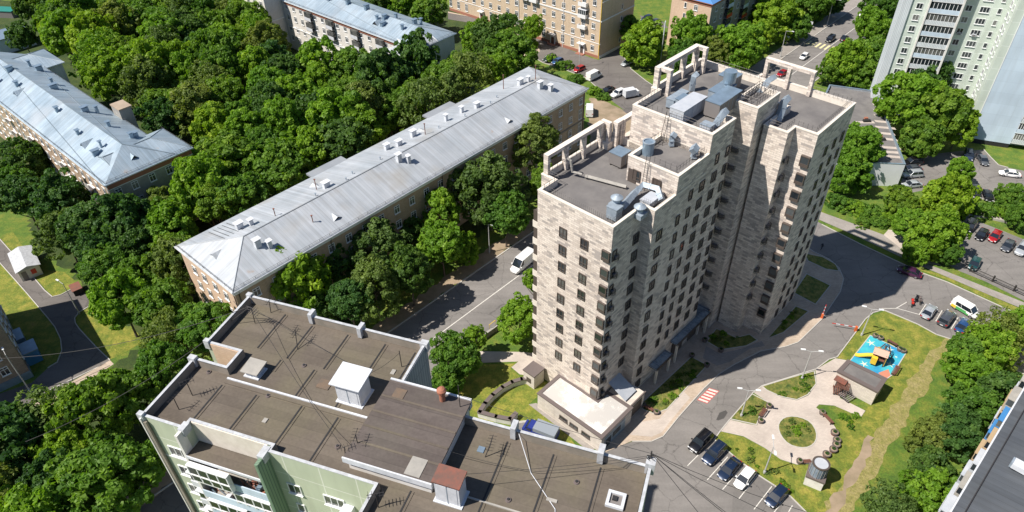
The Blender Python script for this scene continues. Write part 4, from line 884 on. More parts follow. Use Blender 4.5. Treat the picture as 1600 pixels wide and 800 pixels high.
gutter_rail(G, .3, 14.8, -79, -.3, 17.0, (3,)); gutter_rail(G, .3, 18.6, -12.6, -.3, 17.02, (1, 2)); gutter_rail(G, .3, 15, -66, -12.8, 17, (1,))
for u, v, w_, d_, h in [(3.6, -10.0, 1.7, .9, 1.0), (5.2, -10.6, .5, .5, 1.5), (4.6, -20.5, .7, .8, 1.0), (5.8, -33.5, .8, .9, 1.1), (9.9, -28.6, 1.7, 1.1, 1.2), (11.9, -27.6, .7, .9, 1.9), (10.3, -18.2, .8, .8, 1.1), (11.4, -10.5, .8, .8, 1.2), (12.4, -11.2, 1.5, 1.0, 1.0), (10.3, -46.5, 2.0, 1.1, 1.1), (11.4, -50.5, .7, .9, 1.6), (13.0, -63, 1.8, 1.2, 1.3), (12.2, -66.5, .7, .8, 1.6), (5.2, -55, .9, 1.0, 1.2), (3.4, -63, .8, .9, 1.2), (7.0, -63.5, 1.8, 1.2, 1.1)]:
    chimney(ro, u, v, za(u, v), w_, d_, h, 'zinc_blue')
for u, v in [(3.2, -15.5), (3.4, -52)]: dormer(ro, u, v, za(u, v)-.1, '-u', 'metal_roof_blue', 2.2, 4, 1.0)
dormer(ro2, 8, -2.6, za2(8, -2.6)-.1, '+v', 'metal_roof_blue', 2.4, 4, 1.1)
mb = MB(); mb.box(14.85, 17.6, -27, -23, 0, 19.5, 'concrete'); mb.box(14.8, 17.8, -27.2, -22.8, 19.5, 19.8, 'tan_plaster'); G.part(mb, 'chimney_stack')
gwins = []
for z in (14.2, 10.6, 7.0, 3.4):
    for u in (2.1, 5.5, 9.2, 12.9, 16.2): gwins.append(('old', '+v', u, -.42, z))
    for i in range(22): gwins.append((rs.choice(['old', 'old_curtain']), '-u', .42, -3.0-3.45*i, z))
    for i in range(6): gwins.append(('old', '+v', 16 if i else 16.5, -66.78, z)) if i == 0 else None
add_windows(G, gwins)
mb = MB()
for i in (2, 6, 11, 15): 
    for z in (5.4, 9.0, 12.4): mb.box(-.7, .4, -3-3.45*i-1.2, -3-3.45*i+1.2, z, z+.15, 'trim_white'); mb.box(-.7, -.62, -3-3.45*i-1.2, -3-3.45*i+1.2, z+.15, z+1.1, 'concrete')
G.part(mb, 'balcony')
dp = MB()
for v in (-.3, -24, -48): dp.tube([(.25, v, 16.6), (.25, v, 0)], .09, 'trim_white', 6)
G.part(dp, 'drainpipe')
# --- white house at the top
WO = P(630.7, 88, 16); Wb = Bld('metal_roofed_house', 'long white-walled house with grey metal roof at the top edge', 'house', (WO.x, WO.y, 0), 41.6)
footprint(Wb, [(-1, -85), (20, -85), (20, 0), (-1, 0)])
mb = MB(); mb.prism([(.5, -.5), (19.4, -.5), (19.4, -62), (5.2, -62), (5.2, -6.4), (.5, -6.4)], 0, 15.85, 'white_brick'); Wb.part(mb, 'wall')
mb = MB(); mb.box(5.0, 5.19, -61, -6.6, 14.9, 15.5, 'terracotta'); mb.box(.35, .49, -6.2, -.5, 14.6, 15.2, 'terracotta'); mb.box(5.0, 5.19, -61, -6.6, 7.6, 7.9, 'trim_white'); Wb.part(mb, 'cornice')
ro, za = hip_roof(Wb, 5.2, 19.4, -62, -.5, 16, 18.9, .6, 'metal_roof_blue', hips=(0, 1), axis='v', ridge_v=11.8)
ro2, za2 = hip_roof(Wb, .5, 12, -6.4, -.5, 16.02, 17.6, .6, 'metal_roof_light', hips=(1, 0), name='wing_roof')
gutter_rail(Wb, 5.0, 19, -61, -6, 16.0, (3,)); gutter_rail(Wb, .3, 19, -6, -.3, 16.02, (2,))
for u, v, w_, d_, h in [(10.5, -19, 1.6, 1, 1.2), (9.4, -21, .8, .8, 1.2), (8.4, -17.5, 1.8, 1.2, .9), (12.2, -16, .8, .8, 1.3), (11.6, -28, 1.8, 1.1, 1.3), (11.2, -36, 1.6, 1.0, 1.2), (13.2, -9.5, 1.6, 1.0, 1.3), (15.3, -9.2, .7, .7, 1.8), (9.2, -10.2, .8, .8, 1.4), (10.4, -44, 1.7, 1.1, 1.2)]:
    chimney(ro, u, v, za(u, v), w_, d_, h, 'zinc_blue')
dormer(ro2, 3.0, -2.8, za2(3, -2.8), '+v', 'metal_roof_light', 1.6, 3, 1.0); dormer(ro, 7.6, -20, za(7.6, -20), '-u', 'metal_roof_blue', 2.2, 3.5, 1.0)
mb = MB(); mb.prism([(-1.0, -74), (-1.0, -62.1), (16, -62.1), (16, -74)], 0, 22, 'white_brick', 'metal_roof_dark'); mb.box(-1.15, -1.003, -74, -62, 10.2, 10.6, 'trim_white'); mb.box(-1.0, 8, -62.09, -61.9, 10.2, 10.6, 'trim_white'); Wb.part(mb, 'tall_wing')
wwin = []
for z in (14.2, 10.8, 7.4, 4.0):
    for i in range(15): wwin.append((rs.choice(['old', 'old_curtain']), '-u', 5.2, -9.6-3.6*i, z))
    for v in (-64, -67.5, -71): wwin.append(('old', '-u', -1.02, v, z+1.5))
    for v in (-2.2, -4.8): wwin.append(('old', '-u', .5, v, z-.4))
add_windows(Wb, wwin)
for v in (-15, -26, -37.6, -48):
    for z in (2.6, 6.0, 9.4, 12.6): mb = MB(); mb.box(4.0, 5.18, v-1.5, v+1.5, z, z+.15, 'concrete'); mb.box(4.0, 4.08, v-1.5, v+1.5, z+.15, z+1.1, 'white_metal'); (mb.box(4.05, 5.1, v-1.45, v+1.45, z+1.1, z+2.6, 'glass_white') if z > 9 else None); Wb.part(mb, 'balcony')
# --- beige house with its foot in view
BO = P(936, 92, 0); Bg = Bld('beige_apartment_house', 'yellow-beige brick house with white trim beside the upper yard', 'house', BO, 42)
footprint(Bg, [(0, -70), (18, -70), (18, 0), (0, 0)])
mb = MB(); mb.prism([(0, -66), (0, 0), (17.6, 0), (17.6, -66)], 0, 20.5, 'beige_brick'); Bg.part(mb, 'wall')
mb = MB(); mb.box(-.12, -.003, -66, .1, 0, .9, 'plinth'); mb.box(-.12, 17.7, .003, .12, .0, .9, 'trim_white'); mb.box(-.13, -.003, -66, .1, 11.6, 12.0, 'trim_white'); mb.box(-.13, 17.7, .003, .13, 11.6, 12.0, 'trim_white'); mb.box(-.09, -.003, -66, .1, 4.6, 4.8, 'trim_white'); mb.box(0, 17.7, .003, .1, 17.5, 17.8, 'trim_white'); Bg.part(mb, 'string_course')
rob, zab = hip_roof(Bg, 0, 17.6, -66, 0, 20.6, 23.5, .8, 'metal_roof_light', hips=(1, 1), axis='v')
bw = []
for i in range(17):
    v = -2.8-3.9*i
    if i in (1,): continue
    for z in (6.4, 9.9, 13.5, 17.0): bw.append((rs.choice(['old', 'old', 'old_curtain']), '-u', 0, v, z))
    if i not in (4, 9, 13): bw.append(('arched' if i > 1 else 'old', '-u', 0, v, 2.9))
for z in (2.8, 6.2, 9.6, 13.4, 17): bw.append(('old_small', '+v', 10.8, .0, z))
for z in (6.4, 9.9, 13.5, 17): bw.append(('old', '-u', 0, -6.7, z))
add_windows(Bg, bw)
def bbalc(v, z, glazed):
    mb = MB(); mb.box(-1.2, -.003, v-1.5, v+1.5, z-.15, z, 'trim_white'); mb.box(-1.2, -1.1, v-1.5, v+1.5, z, z+1, 'trim_white'); mb.box(-1.1, -.003, v-1.5, v-1.4, z, z+1, 'trim_white'); mb.box(-1.1, -.003, v+1.4, v+1.5, z, z+1, 'trim_white')
    if glazed: mb.box(-1.12, -.01, v-1.4, v+1.4, z+1, z+2.4, 'glass'); mb.box(-1.25, -.003, v-1.55, v+1.55, z+2.4, z+2.55, 'white_metal'); [mb.box(-1.16, -1.1, v-1.4+.7*i-.04, v-1.4+.7*i+.04, z+1, z+2.4, 'white_frame') for i in range(5)]
    Bg.part(mb, 'balcony')
bbalc(-6.7, 11.8, True); bbalc(-6.7, 15.4, False); bbalc(-26.2, 12.2, True); bbalc(-30.1, 12.2, False); bbalc(-6.7, 8.4, False)
for v, w_ in ((-6.7, 2.2), (-18.4, 2.0), (-38, 2.0), (-50, 2)):
    mb = MB(); mb.box(-.3, -.003, v-w_/2, v+w_/2, 0, 3.4, 'trim_white'); mb.box(-.34, -.31, v-.6, v+.6, 0, 2.4, 'wood' if v != -6.7 else 'dark_frame'); mb.box(-1.4, -.003, v-w_/2-.2, v+w_/2+.2, 3.4, 3.6, 'trim_white'); mb.box(-1.6, -.2, v-1.4, v+1.4, 0, .25, 'plinth'); Bg.part(mb, 'entrance')
dp = MB()
for v in (-15.6+1.2, -33, -.2): dp.tube([(-.15, v, 20), (-.15, v, 0)], .1, 'yellow' if v == -.2 else 'trim_white', 6)
Bg.part(dp, 'drainpipe')
# --- pink-beige house with blue roof at the top
KO = P(1099.5, 87, 0); K4 = Bld('brick_apartment_house', 'pink-beige house with a bright blue roof and red balconies at the top edge', 'house', KO, 42)
footprint(K4, [(0, -14), (62, -14), (62, 0), (0, 0)])
mb = MB(); mb.prism([(0, -13.6), (0, 0), (60, 0), (60, -13.6)], 0, 16.2, 'pink_brick'); K4.part(mb, 'wall')
mb = MB(); mb.box(0, 60, .003, .08, 0, 16.2, 'concrete'); mb.box(-.1, -.003, -13.6, 0, 15.2, 16.2, 'terracotta'); mb.box(0, 60, .083, .16, 15.4, 16.2, 'terracotta'); K4.part(mb, 'facing')
M['roof_blue'] = mat('bright_blue_roof', (.12, .3, .62), .4, metal=.3)
rok, zak = hip_roof(K4, 0, 60, -13.6, 0, 16.3, 18.6, .5, 'roof_blue', 'terracotta')
kw = []
for z in (14, 10.7, 7.4, 4.1):
    for v in (-8.7, -5.1): kw.append(('old_small' if v < -6 else 'old', '-u', 0, v, z))
    for i in range(15): kw.append(('old', '+v', 3.3+3.7*i, .08, z)) if i % 3 != 2 else None
add_windows(K4, kw)
for i in range(2, 15, 3):
    for z in (2.8, 6.1, 9.4, 12.7):
        u = 3.3+3.7*i; mb = MB(); mb.box(u-1.7, u+1.7, .1, 1.3, z-.15, z, 'concrete'); mb.box(u-1.7, u+1.7, 1.2, 1.3, z, z+1.05, 'red' if (i+int(z)) % 2 else 'blue_panel'); mb.box(u-1.6, u+1.6, .1, 1.25, z+1.05, z+2.7, 'glass'); K4.part(mb, 'balcony')

# ================================================================== PALE GREEN TOWER, TOP RIGHT
GTO = P(1512, 222, 0); GT = Bld('panel_tower_block', 'tall mint and pale-blue panel tower at the top right edge', 'apartment tower', GTO, 112)
footprint(GT, [(-26, -22), (40, -22), (40, 2), (-26, 2)])
HT = 58
# frame: u runs along the facade to the right, v towards the viewer is +v? (az 112 -> v looks to az 202)
mb = MB(); mb.box(-24.4, -22.3, -12.5, -5.6, 0, HT, 'white_board'); GT.part(mb, 'white_end_wall')
mb = MB(); mb.box(-22.3, -1.8, -18, -8.2, 0, HT, 'mint_panel'); GT.part(mb, 'wall')
mb = MB(); mb.box(-22.28, -18.6, -8.2, -6.0, 0, HT-.1, 'mint_panel'); mb.box(-18.6, -18.3, -8.2, -5.4, 0, HT-.2, 'plaster_white'); mb.box(-11.6, -11.2, -8.2, -5.4, 0, HT-.2, 'plaster_white'); GT.part(mb, 'pier')
mb = MB(); mb.box(-1.8, -.003, -18, -.05, 0, HT-.3, 'mint_panel'); GT.part(mb, 'side_wall')
mb = MB(); mb.box(0, 9.0, -16, 0, 1.2, HT+1, 'blue_panel'); mb.box(.1, 8.9, -16, -.1, 0, 1.2, 'black'); mb.box(-.15, -.01, -.1, .06, 0, HT, 'white_frame'); GT.part(mb, 'blue_wall')
mb = MB(); mb.box(9.0, 40, -16, -2.2, 0, HT, 'teal_wall' if 'teal_wall' in M else 'mint'); GT.part(mb, 'wall')
gtw = []
for k in range(19):
    z = 2.2+2.8*k
    gtw += [('panel2', '+v', -20.4, -6.0, z), ('panel2', '+v', -9.6, -8.2, z), ('panel3', '+v', -6.2, -8.2, z), ('panel1', '+v', -3.1, -8.2, z)]
    gtw += [('panel1', '-u', -1.8, -3.0, z), ('panel2', '-u', -1.8, -5.6, z)]
add_windows(GT, gtw)
def loggia(b, u0, u1, v, z, k):
    mb = MB(); mb.box(u0, u1, v-2.3, v, z-1.4, z-1.25, 'trim_white'); mb.box(u0, u1, v-.1, v, z-1.25, z-.25, 'white_board' if k % 2 else 'blue_panel')
    o = b.part(mb, 'loggia'); n = 8
    g = MB(); g.box(u0+.05, u1-.05, v-.25, v-.15, z-.25, z+1.1, 'glass' if k % 3 else 'glass_white')
    for i in range(n+1):
        uu = u0+(u1-u0)*i/n; g.box(uu-.05, uu+.05, v-.12, v-.03, z-.25, z+1.1, 'white_frame')
    g.build('glazing', o)
for k in range(19): loggia(GT, -18.3, -11.6, -5.6, 2.2+2.8*k+.1, k)
for k in range(19): loggia(GT, 9.0, 13.2, .3, 3.0+2.8*k, k+1)
mb = MB(); mb.box(13.2, 13.5, -2.2, .9, 0, HT, 'white_frame'); GT.part(mb, 'pier')
acb = MB(); acb.box(-.45, .45, 0, .4, -.3, .3, 'unit_white'); acb.box(-.3, .3, .4, .43, -.22, .22, 'unit_grey'); acbm = acb.mesh('air_conditioner')
for u, z in [(-9.6, 37), (-6.4, 37), (-9.6, 24), (-6.4, 24), (-9.6, 47)]: place(GT.obj, acbm, 'air_conditioner', u, -8.15, z)
mb = MB(); mb.box(-24.4, 40, -18.1, -.1, HT+.01, HT+.3, 'roof_felt'); GT.part(mb, 'roof')

# ================================================================== DARK METAL ROOFED BLOCK, BOTTOM RIGHT
DO = P(1487, 800, 20); DR = Bld('dark_roofed_block', 'block with a dark grey seamed roof at the bottom right corner', 'apartment block', (DO.x, DO.y, 0), 46.2)
footprint(DR, [(-20, -1), (60, -1), (60, 18), (-20, 18)])
mb = MB(); mb.prism([(-30, .25), (60, .25), (60, 15), (-30, 15)], 0, 19.6, 'mint_panel'); DR.part(mb, 'wall')
mb = MB(); 
A_ = [(-30, 0, 20), (60, 0, 20), (60, 7.5, 20.9), (-30, 7.5, 20.9)]; mb.poly(A_, 'metal_roof_dark'); mb.poly([(-30, 7.5, 20.9), (60, 7.5, 20.9), (60, 15.3, 20), (-30, 15.3, 20)], 'metal_roof_dark')
me = mb.mesh('roof'); seam_uv(me); q = bpy.data.objects.new('roof', me); C.objects.link(q); q.parent = DR.obj
mb = MB(); mb.box(-30, 60, -.18, -.003, 19.5, 20.02, 'white_metal'); mb.box(-30, 60, 1.0, 1.1, 20.13, 20.35, 'rail'); DR.part(mb, 'gutter')
def zd(v): return 20+.9*v/7.5
rs = random.Random(5)
for i in range(11):
    u = -8+i*4.6; r_ = rs.random()
    for z in (18.2, 15.4, 12.6, 9.8):
        mb = MB(); m2 = 'blue' if i == 6 and z > 15 else rs.choice(['concrete', 'unit_white', 'tan_board', 'lane_wall', 'zinc_blue'])
        pd = rs.uniform(.5, .95); mb.box(u, u+2.9, -pd, .24, z-2.5, z-1.4, m2); mb.box(u+.05, u+2.85, -pd+.05, .2, z-1.4, z-.2, 'glass'); mb.box(u-.05, u+2.95, -pd-.1, .24, z-.2, z-.08, m2); DR.part(mb, 'balcony')
o = thing('roof_duct', 'white trunking with a bend on the dark seamed roof', 'air duct', DR.loc+DR.s*10.6+DR.t*5.8+Vector((0, 0, zd(5.6))), DR.az)
b = MB(); b.box(-.6, .6, -3.2, 3, .15, .9, 'white_metal'); b.box(-.5, .5, -3.4, -3.2, .1, .95, 'zinc'); b.build('trunk', o); b = MB(); b.box(.4, 2.2, -.4, .5, .2, 1.0, 'white_metal'); b.box(1.2, 2.0, -.3, .4, 1.0, 1.7, 'white_metal'); b.build('branch', o)

# ================================================================== LOW BUILDING WITH FLAT ROOF behind the tower
SO = P(1415, 257, 6); SH = Bld('flat_roofed_annex', 'low flat-roofed hall with pale stripes on its roof and white front', 'hall', (SO.x, SO.y, 0), 0)
pts = [(1415, 257), (1369, 142.5), (1296, 132.4), (1262, 205), (1320, 258), (1371, 255)]
pv_ = [SH.uv(x, y, 6) for x, y in pts]
FOOT.append([tuple((SH.loc+SH.s*u+SH.t*v).xy) for u, v in pv_])
mb = MB(); mb.prism(pv_, 0, 6, 'hall_white'); ip = offset(pv_, .3); mb.prism(ip, 5.5, 6, 'grey_board'); SH.part(mb, 'wall')
mb = MB(); mb.ring(offset(pv_, -.05), offset(pv_, .35), 6, 6.1, 'zinc_blue'); SH.part(mb, 'parapet')
mb = MB(); mb.poly([(u, v, 5.5) for u, v in offset(pv_, .28)], 'roof_felt'); SH.part(mb, 'roof')
mb = MB()
for i, (a, b_) in enumerate([((1364, 163), (1386, 165)), ((1365, 172), (1389, 175)), ((1366, 180), (1393, 183)), ((1367, 189), (1397, 192)), ((1368, 198), (1399, 201)), ((1367, 207), (1398, 210)), ((1367, 215), (1402, 219)), ((1370, 229), (1407, 232)), ((1371, 236), (1408, 239)), ((1373, 243), (1410, 246)), ((1337, 191), (1366, 191))]):
    p, q = SH.uv(*a, 5.5), SH.uv(*b_, 5.5); d_ = .55; mb.add([(p[0]-d_, p[1], 5.506), (q[0]-d_, q[1], 5.506), (q[0]+d_, q[1], 5.506), (p[0]+d_, p[1], 5.506)], [(0, 1, 2, 3)], 'paving_pale')
SH.part(mb, 'roof_stripe')
mb = MB()
for px, py in ((1354, 190), (1377, 219)):
    u, v = SH.uv(px, py, 5.5); mb.box(u-.4, u+.4, v-.9, v+.9, 5.5, 6.0, 'black'); mb.box(u+.4, u+1, v-.4, v+.4, 5.5, 6.3, 'terracotta')
SH.part(mb, 'roof_vent')

# ================================================================== BROWN BRICK HOUSE, LEFT EDGE
QO = P(52, 588, 0); QB = Bld('brick_house', 'brown brick house with a pale blue plinth at the left photo edge', 'house', QO, 320)
# u runs to azimuth 320, v to azimuth 50 (so the body lies on -v)
footprint(QB, [(0, -25), (21, -25), (21, 0), (0, 0)])
mb = MB(); mb.prism([(0, -24), (20.6, -24), (20.6, 0), (0, 0)], 0, 17, 'brown_brick', 'roof_felt'); QB.part(mb, 'wall')
mb = MB(); mb.box(-.12, -.003, -24, .1, 0, 1.5, 'zinc_blue'); mb.box(-.1, 20.6, .003, .1, 0, 1.5, 'zinc_blue'); QB.part(mb, 'plinth')
qw = []
for z in (3.6, 6.9, 10.2, 13.5):
    for i in range(6): qw.append(('old', '-u', 0, -3.0-3.7*i, z)); qw.append(('old', '+v', 2.6+3.4*i, 0, z))
add_windows(QB, qw)
mb = MB(); mb.box(3, 6, 0.1, 2.4, 0, 2.8, 'blue'); mb.box(2.8, 6.2, .1, 2.6, 2.8, 3.0, 'zinc_blue'); QB.part(mb, 'porch')
mb = MB(); mb.box(8, 11.5, 0.1, 1.4, 1.2, 2.6, 'zinc_blue'); QB.part(mb, 'lean_to')

# ================================================================== GROUND
RG = random.Random(99)
def sheet(name, px, z, mname, kerb=False, hgt=0, kind='structure', kerbw=.15, world=None):
    """flat piece of ground from its outline; with hgt it is a raised slab with a kerb"""
    pts = world or [P(x, y, 0).xy for x, y in px]
    if name in ('track', 'yard', 'woodland_floor') or (name == 'pavement' and mname == 'soil'):
        q = []; a_ = .55 if name != 'woodland_floor' else 1.2
        for i in range(len(pts)):
            a, b_ = Vector(pts[i]), Vector(pts[(i+1) % len(pts)]); k_ = min(60, max(1, int((b_-a).length/1.1))); dn = (b_-a).normalized(); dn = Vector((-dn.y, dn.x))
            for j in range(k_): q.append(a.lerp(b_, j/k_)+dn*RG.uniform(-a_, a_)*(1 if j else 0))
        pts = q
    n = len(pts); mb = MB(); w3 = [(p[0], -p[1]) for p in pts]      # MB flips v
    mb.poly([(u, v, z) for u, v in w3], mname)
    o = mb.build(name, recalc=False); me = o.data
    bm = bmesh.new(); bm.from_mesh(me); bmesh.ops.triangulate(bm, faces=bm.faces)
    for f in bm.faces:
        f.normal_update()
        if f.normal.z < 0: f.normal_flip()
    bm.to_mesh(me); bm.free(); o['kind'] = kind
    if kerb:
        k = MB(); po = offset(w3, -kerbw*.5); pi = offset(w3, kerbw*.5); k.ring(po, pi, -.02, z+.03, 'kerb'); ko = k.build('kerb'); ko['kind'] = kind
    return o
gb = MB(); gb.poly([(-700, -900, 0), (700, -900, 0), (700, 200, 0), (-700, 200, 0)], 'grass'); g0_ = gb.build('ground', kind='structure')
def smooth(pts, it=2):
    for _ in range(it):
        q = []
        for i in range(len(pts)):
            a, b_ = pts[i], pts[(i+1) % len(pts)]
            q += [(a[0]*.75+b_[0]*.25, a[1]*.75+b_[1]*.25), (a[0]*.25+b_[0]*.75, a[1]*.25+b_[1]*.75)]
        pts = q
    return pts
# main street (runs along azimuth 42)
def S2(s, t): a = R(42); return (math.sin(a)*s+math.cos(a)*t, math.cos(a)*s-math.sin(a)*t)
def strip(name, s0, s1, t0, t1, z, mname, kind='structure', k0=0, k1=0):
    """k0/k1 drift of t along the strip"""
    n = 12; pts = [S2(s0+(s1-s0)*i/n, t0+k0*i/n) for i in range(n+1)]+[S2(s1-(s1-s0)*i/n, t1+k1*(1-i/n)) for i in range(n+1)]
    return sheet(name, None, z, mname, world=pts, kind=kind)
def RX(s): return -72.05+(s-57)*4.2/227     # street axis drifts slightly
def rstrip(name, s0, s1, a, b_, z, mname): return strip(name, s0, s1, RX(s0)+a, RX(s0)+b_, z, mname, k0=RX(s1)-RX(s0), k1=RX(s1)-RX(s0))
rstrip('road', -80, 420, -7.2, 7.0, .012, 'asphalt')
for a, b_, s0, s1 in ((-7.45, -7.2, -60, 420), (7.0, 7.25, -60, 96), (7.0, 7.25, 185, 420)):
    n = 12; mb = MB(); ax = lambda s: RX(s)
    w_ = [S2(s0+(s1-s0)*i/n, ax(s0+(s1-s0)*i/n)+a) for i in range(n+1)]+[S2(s1-(s1-s0)*i/n, ax(s1-(s1-s0)*i/n)+b_) for i in range(n+1)]
    mb.prism([(x, -y) for x, y in w_], -.02, .14, 'kerb', 'kerb'); mb.build('kerb', kind='structure')
rstrip('pavement', -60, 420, -10.6, -7.46, .05, 'soil')
rstrip('pavement', 190, 420, -11.5, -7.46, .06, 'paving_grey')
rstrip('road_marking', 20, 420, -.09, .09, .02, 'paint')
for s in range(60, 200, 9): pass
for i in range(5): rstrip('road_marking', 226.5, 230.7, -6.6+1.5*i, -5.9+1.5*i, .021, 'paint_yellow')
for i in range(4): rstrip('road_marking', 226.5, 230.7, .8+1.5*i, 1.5+1.5*i, .021, 'paint_yellow')
# yard road round the tower
yard = [(1100, 830), (1000, 830), (880, 760), (800, 700), (800, 661), (835, 657), (870, 690), (943, 706), (988, 690), (1018, 690), (1036, 682), (1060, 652), (1100, 607), (1123, 585), (1145, 571), (1188, 549), (1227, 542), (1247, 535), (1284, 499), (1313, 456), (1318, 436), (1311, 419), (1295, 405), (1272, 394), (1200, 345), (1120, 300), (1150, 272), (1284, 350), (1345, 381), (1407, 410), (1441, 426), (1480, 440), (1525, 461), (1600, 495), (1760, 560), (1760, 640), (1600, 585), (1488, 531), (1463, 523), (1434, 507), (1396, 491), (1380, 484.5), (1364, 489), (1352, 499), (1308, 558), (1295, 562), (1275, 577), (1191, 603), (1175, 615), (1140, 656), (1126, 673), (1116, 687), (1150, 716), (1182, 741), (1210, 759), (1235, 776), (1285, 830)]
sheet('road', yard, .016, 'asphalt')
def kerbline(px, w_=.16, h=.13):
    p = [P(x, y, 0).xy for x, y in px]; mb = MB()
    for a, b_ in zip(p[:-1], p[1:]):
        d_ = (b_-a).normalized(); nn = Vector((-d_.y, d_.x))*w_/2; a2 = a-d_*.02; b2 = b_+d_*.02
        q = [a2+nn, b2+nn, b2-nn, a2-nn]; mb.prism([(v.x, -v.y) for v in q], -.02, h, 'kerb', 'kerb')
    mb.build('kerb', kind='structure')
kerbline(yard[8:25]); kerbline(yard[35:49]); kerbline([(1140, 656), (1126, 673), (1116, 687), (1150, 716), (1182, 741), (1210, 759), (1235, 776), (1260, 801)]); kerbline([(1284, 351), (1345, 382), (1407, 411), (1441, 427), (1480, 441), (1525, 461.5), (1600, 495.5)]); kerbline([(800, 660.5), (835, 656.5), (870, 689), (925, 716)])
# paving round the tower
pav = [(936, 712), (988, 690), (1018, 690), (1036, 682), (1060, 652), (1100, 607), (1123, 585), (1145, 571), (1188, 549), (1227, 542), (1247, 535), (1284, 499), (1313, 456), (1318, 436), (1311, 419), (1295, 405), (1272, 394), (1200, 345), (1160, 330), (1080, 420), (960, 600), (930, 640)]
sheet('paving', offset(pav, .8), .09, 'paving')
mb = MB(); w3 = [P(x, y, 0).xy for x, y in offset(pav, .9)]; mb.prism([(p.x, -p.y) for p in w3], -.02, .088, 'kerb'); mb.build('kerb', kind='structure')
sheet('paving', [(984, 680), (1018, 683), (1034, 676), (1056, 648), (1078, 622), (1068, 612), (1030, 655), (1000, 660)], .094, 'paving_pale')
for pts in ([(1006, 627), (1080, 558), (1105, 571), (1042, 640), (1022, 647), (1004, 640)], [(1104, 534), (1119, 514), (1150, 528), (1171, 523), (1183, 532), (1166, 541), (1126, 547)], [(1200, 529), (1243, 479), (1263, 487), (1224, 520)], [(1240, 458), (1260, 428.5), (1297, 446.5), (1274, 476)], [(1257, 396), (1285, 402), (1305, 413), (1311, 424), (1290, 421), (1262, 408)]):
    o = sheet('planting_bed', pts, .12, 'grass_bed', kerb=True)
sheet('paving', [(1098, 560), (1120, 572), (1140, 566), (1172, 545), (1195, 541), (1190, 533), (1160, 545), (1125, 553), (1103, 541)], .096, 'paving_grey')
# left of the tower: light path, lawn and the curved wall
sheet('path', [(700, 585), (747, 549), (815, 550), (835, 552), (843, 575), (830, 588), (812, 585), (799, 574), (810, 565), (747, 567), (700, 600)], .03, 'paving_pale')
sheet('lawn', [(705, 640), (700, 606), (747, 570), (805, 568), (797, 576), (812, 588), (840, 590), (860, 600), (842, 618), (827, 631), (880, 672), (905, 702), (870, 688), (840, 655), (800, 659), (760, 660)], .02, 'grass_dry')
sheet('path', [(826, 632), (838, 630), (932, 700), (921, 706)], .05, 'paving_grey')
# paved garden right of the yard road
garden = [(1126, 674), (1140, 656), (1170, 663), (1183, 665), (1188, 650), (1196, 640), (1206, 632), (1178, 614), (1191, 604), (1197, 610), (1220, 621), (1245, 626), (1263, 618), (1276, 600), (1274, 578), (1305, 560), (1322, 563), (1332, 580), (1312, 622), (1352, 642), (1345, 652), (1304, 634), (1280, 632), (1275, 637), (1292, 650), (1305, 668), (1311, 685), (1306, 703), (1290, 716), (1268, 725), (1245, 726), (1220, 718), (1195, 700), (1162, 682)]
sheet('paving', garden, .06, 'paving_pale'); 
mb = MB(); w3 = [P(x, y, 0).xy for x, y in garden]; mb.prism([(p.x, -p.y) for p in w3], -.02, .057, 'kerb'); mb.build('kerb', kind='structure')
oval = [(1215, 667), (1220, 656), (1232, 650.5), (1250, 652), (1267, 660), (1276, 675), (1275, 690), (1265, 699), (1250, 700.5), (1232, 695), (1220, 682)]
sheet('planting_bed', smooth(oval, 1), .09, 'grass_bed', kerb=True)
sheet('planting_bed', [(1191, 604), (1230, 592), (1272, 580), (1275, 600), (1262, 617), (1245, 625), (1220, 620), (1198, 610)], .09, 'grass_bed', kerb=True)
sheet('planting_bed', [(1141, 655), (1160, 633), (1175, 616), (1206, 632), (1196, 640), (1186, 652), (1182, 664)], .09, 'grass_bed', kerb=True)
sheet('lawn', [(1116, 688), (1126, 675), (1162, 683), (1195, 701), (1220, 719), (1245, 727), (1290, 760), (1262, 800), (1235, 776), (1210, 759), (1182, 741), (1150, 716)], .025, 'grass_dry')
sheet('lawn', [(1382, 486), (1434, 508), (1488, 532), (1470, 560), (1440, 590), (1400, 640), (1340, 720), (1290, 800), (1262, 800), (1290, 760), (1245, 727), (1268, 726), (1306, 704), (1312, 685), (1300, 655), (1345, 653), (1352, 643), (1370, 612), (1325, 563), (1308, 559), (1356, 497)], .015, 'grass_dry')
sheet('lawn', [(1262, 800), (1340, 712), (1400, 632), (1440, 590), (1470, 560), (1488, 534), (1600, 590), (1600, 640), (1500, 840), (1262, 840)], .01, 'grass')
sheet('track', [(1275, 810), (1310, 765), (1352, 700), (1400, 630), (1424, 590), (1462, 545), (1478, 528), (1488, 532), (1470, 560), (1452, 600), (1420, 650), (1375, 730), (1325, 815)], .03, 'mown_track')
sheet('track', [(1288, 800), (1318, 755), (1345, 705), (1356, 680), (1366, 684), (1352, 718), (1322, 775), (1305, 805)], .035, 'soil')
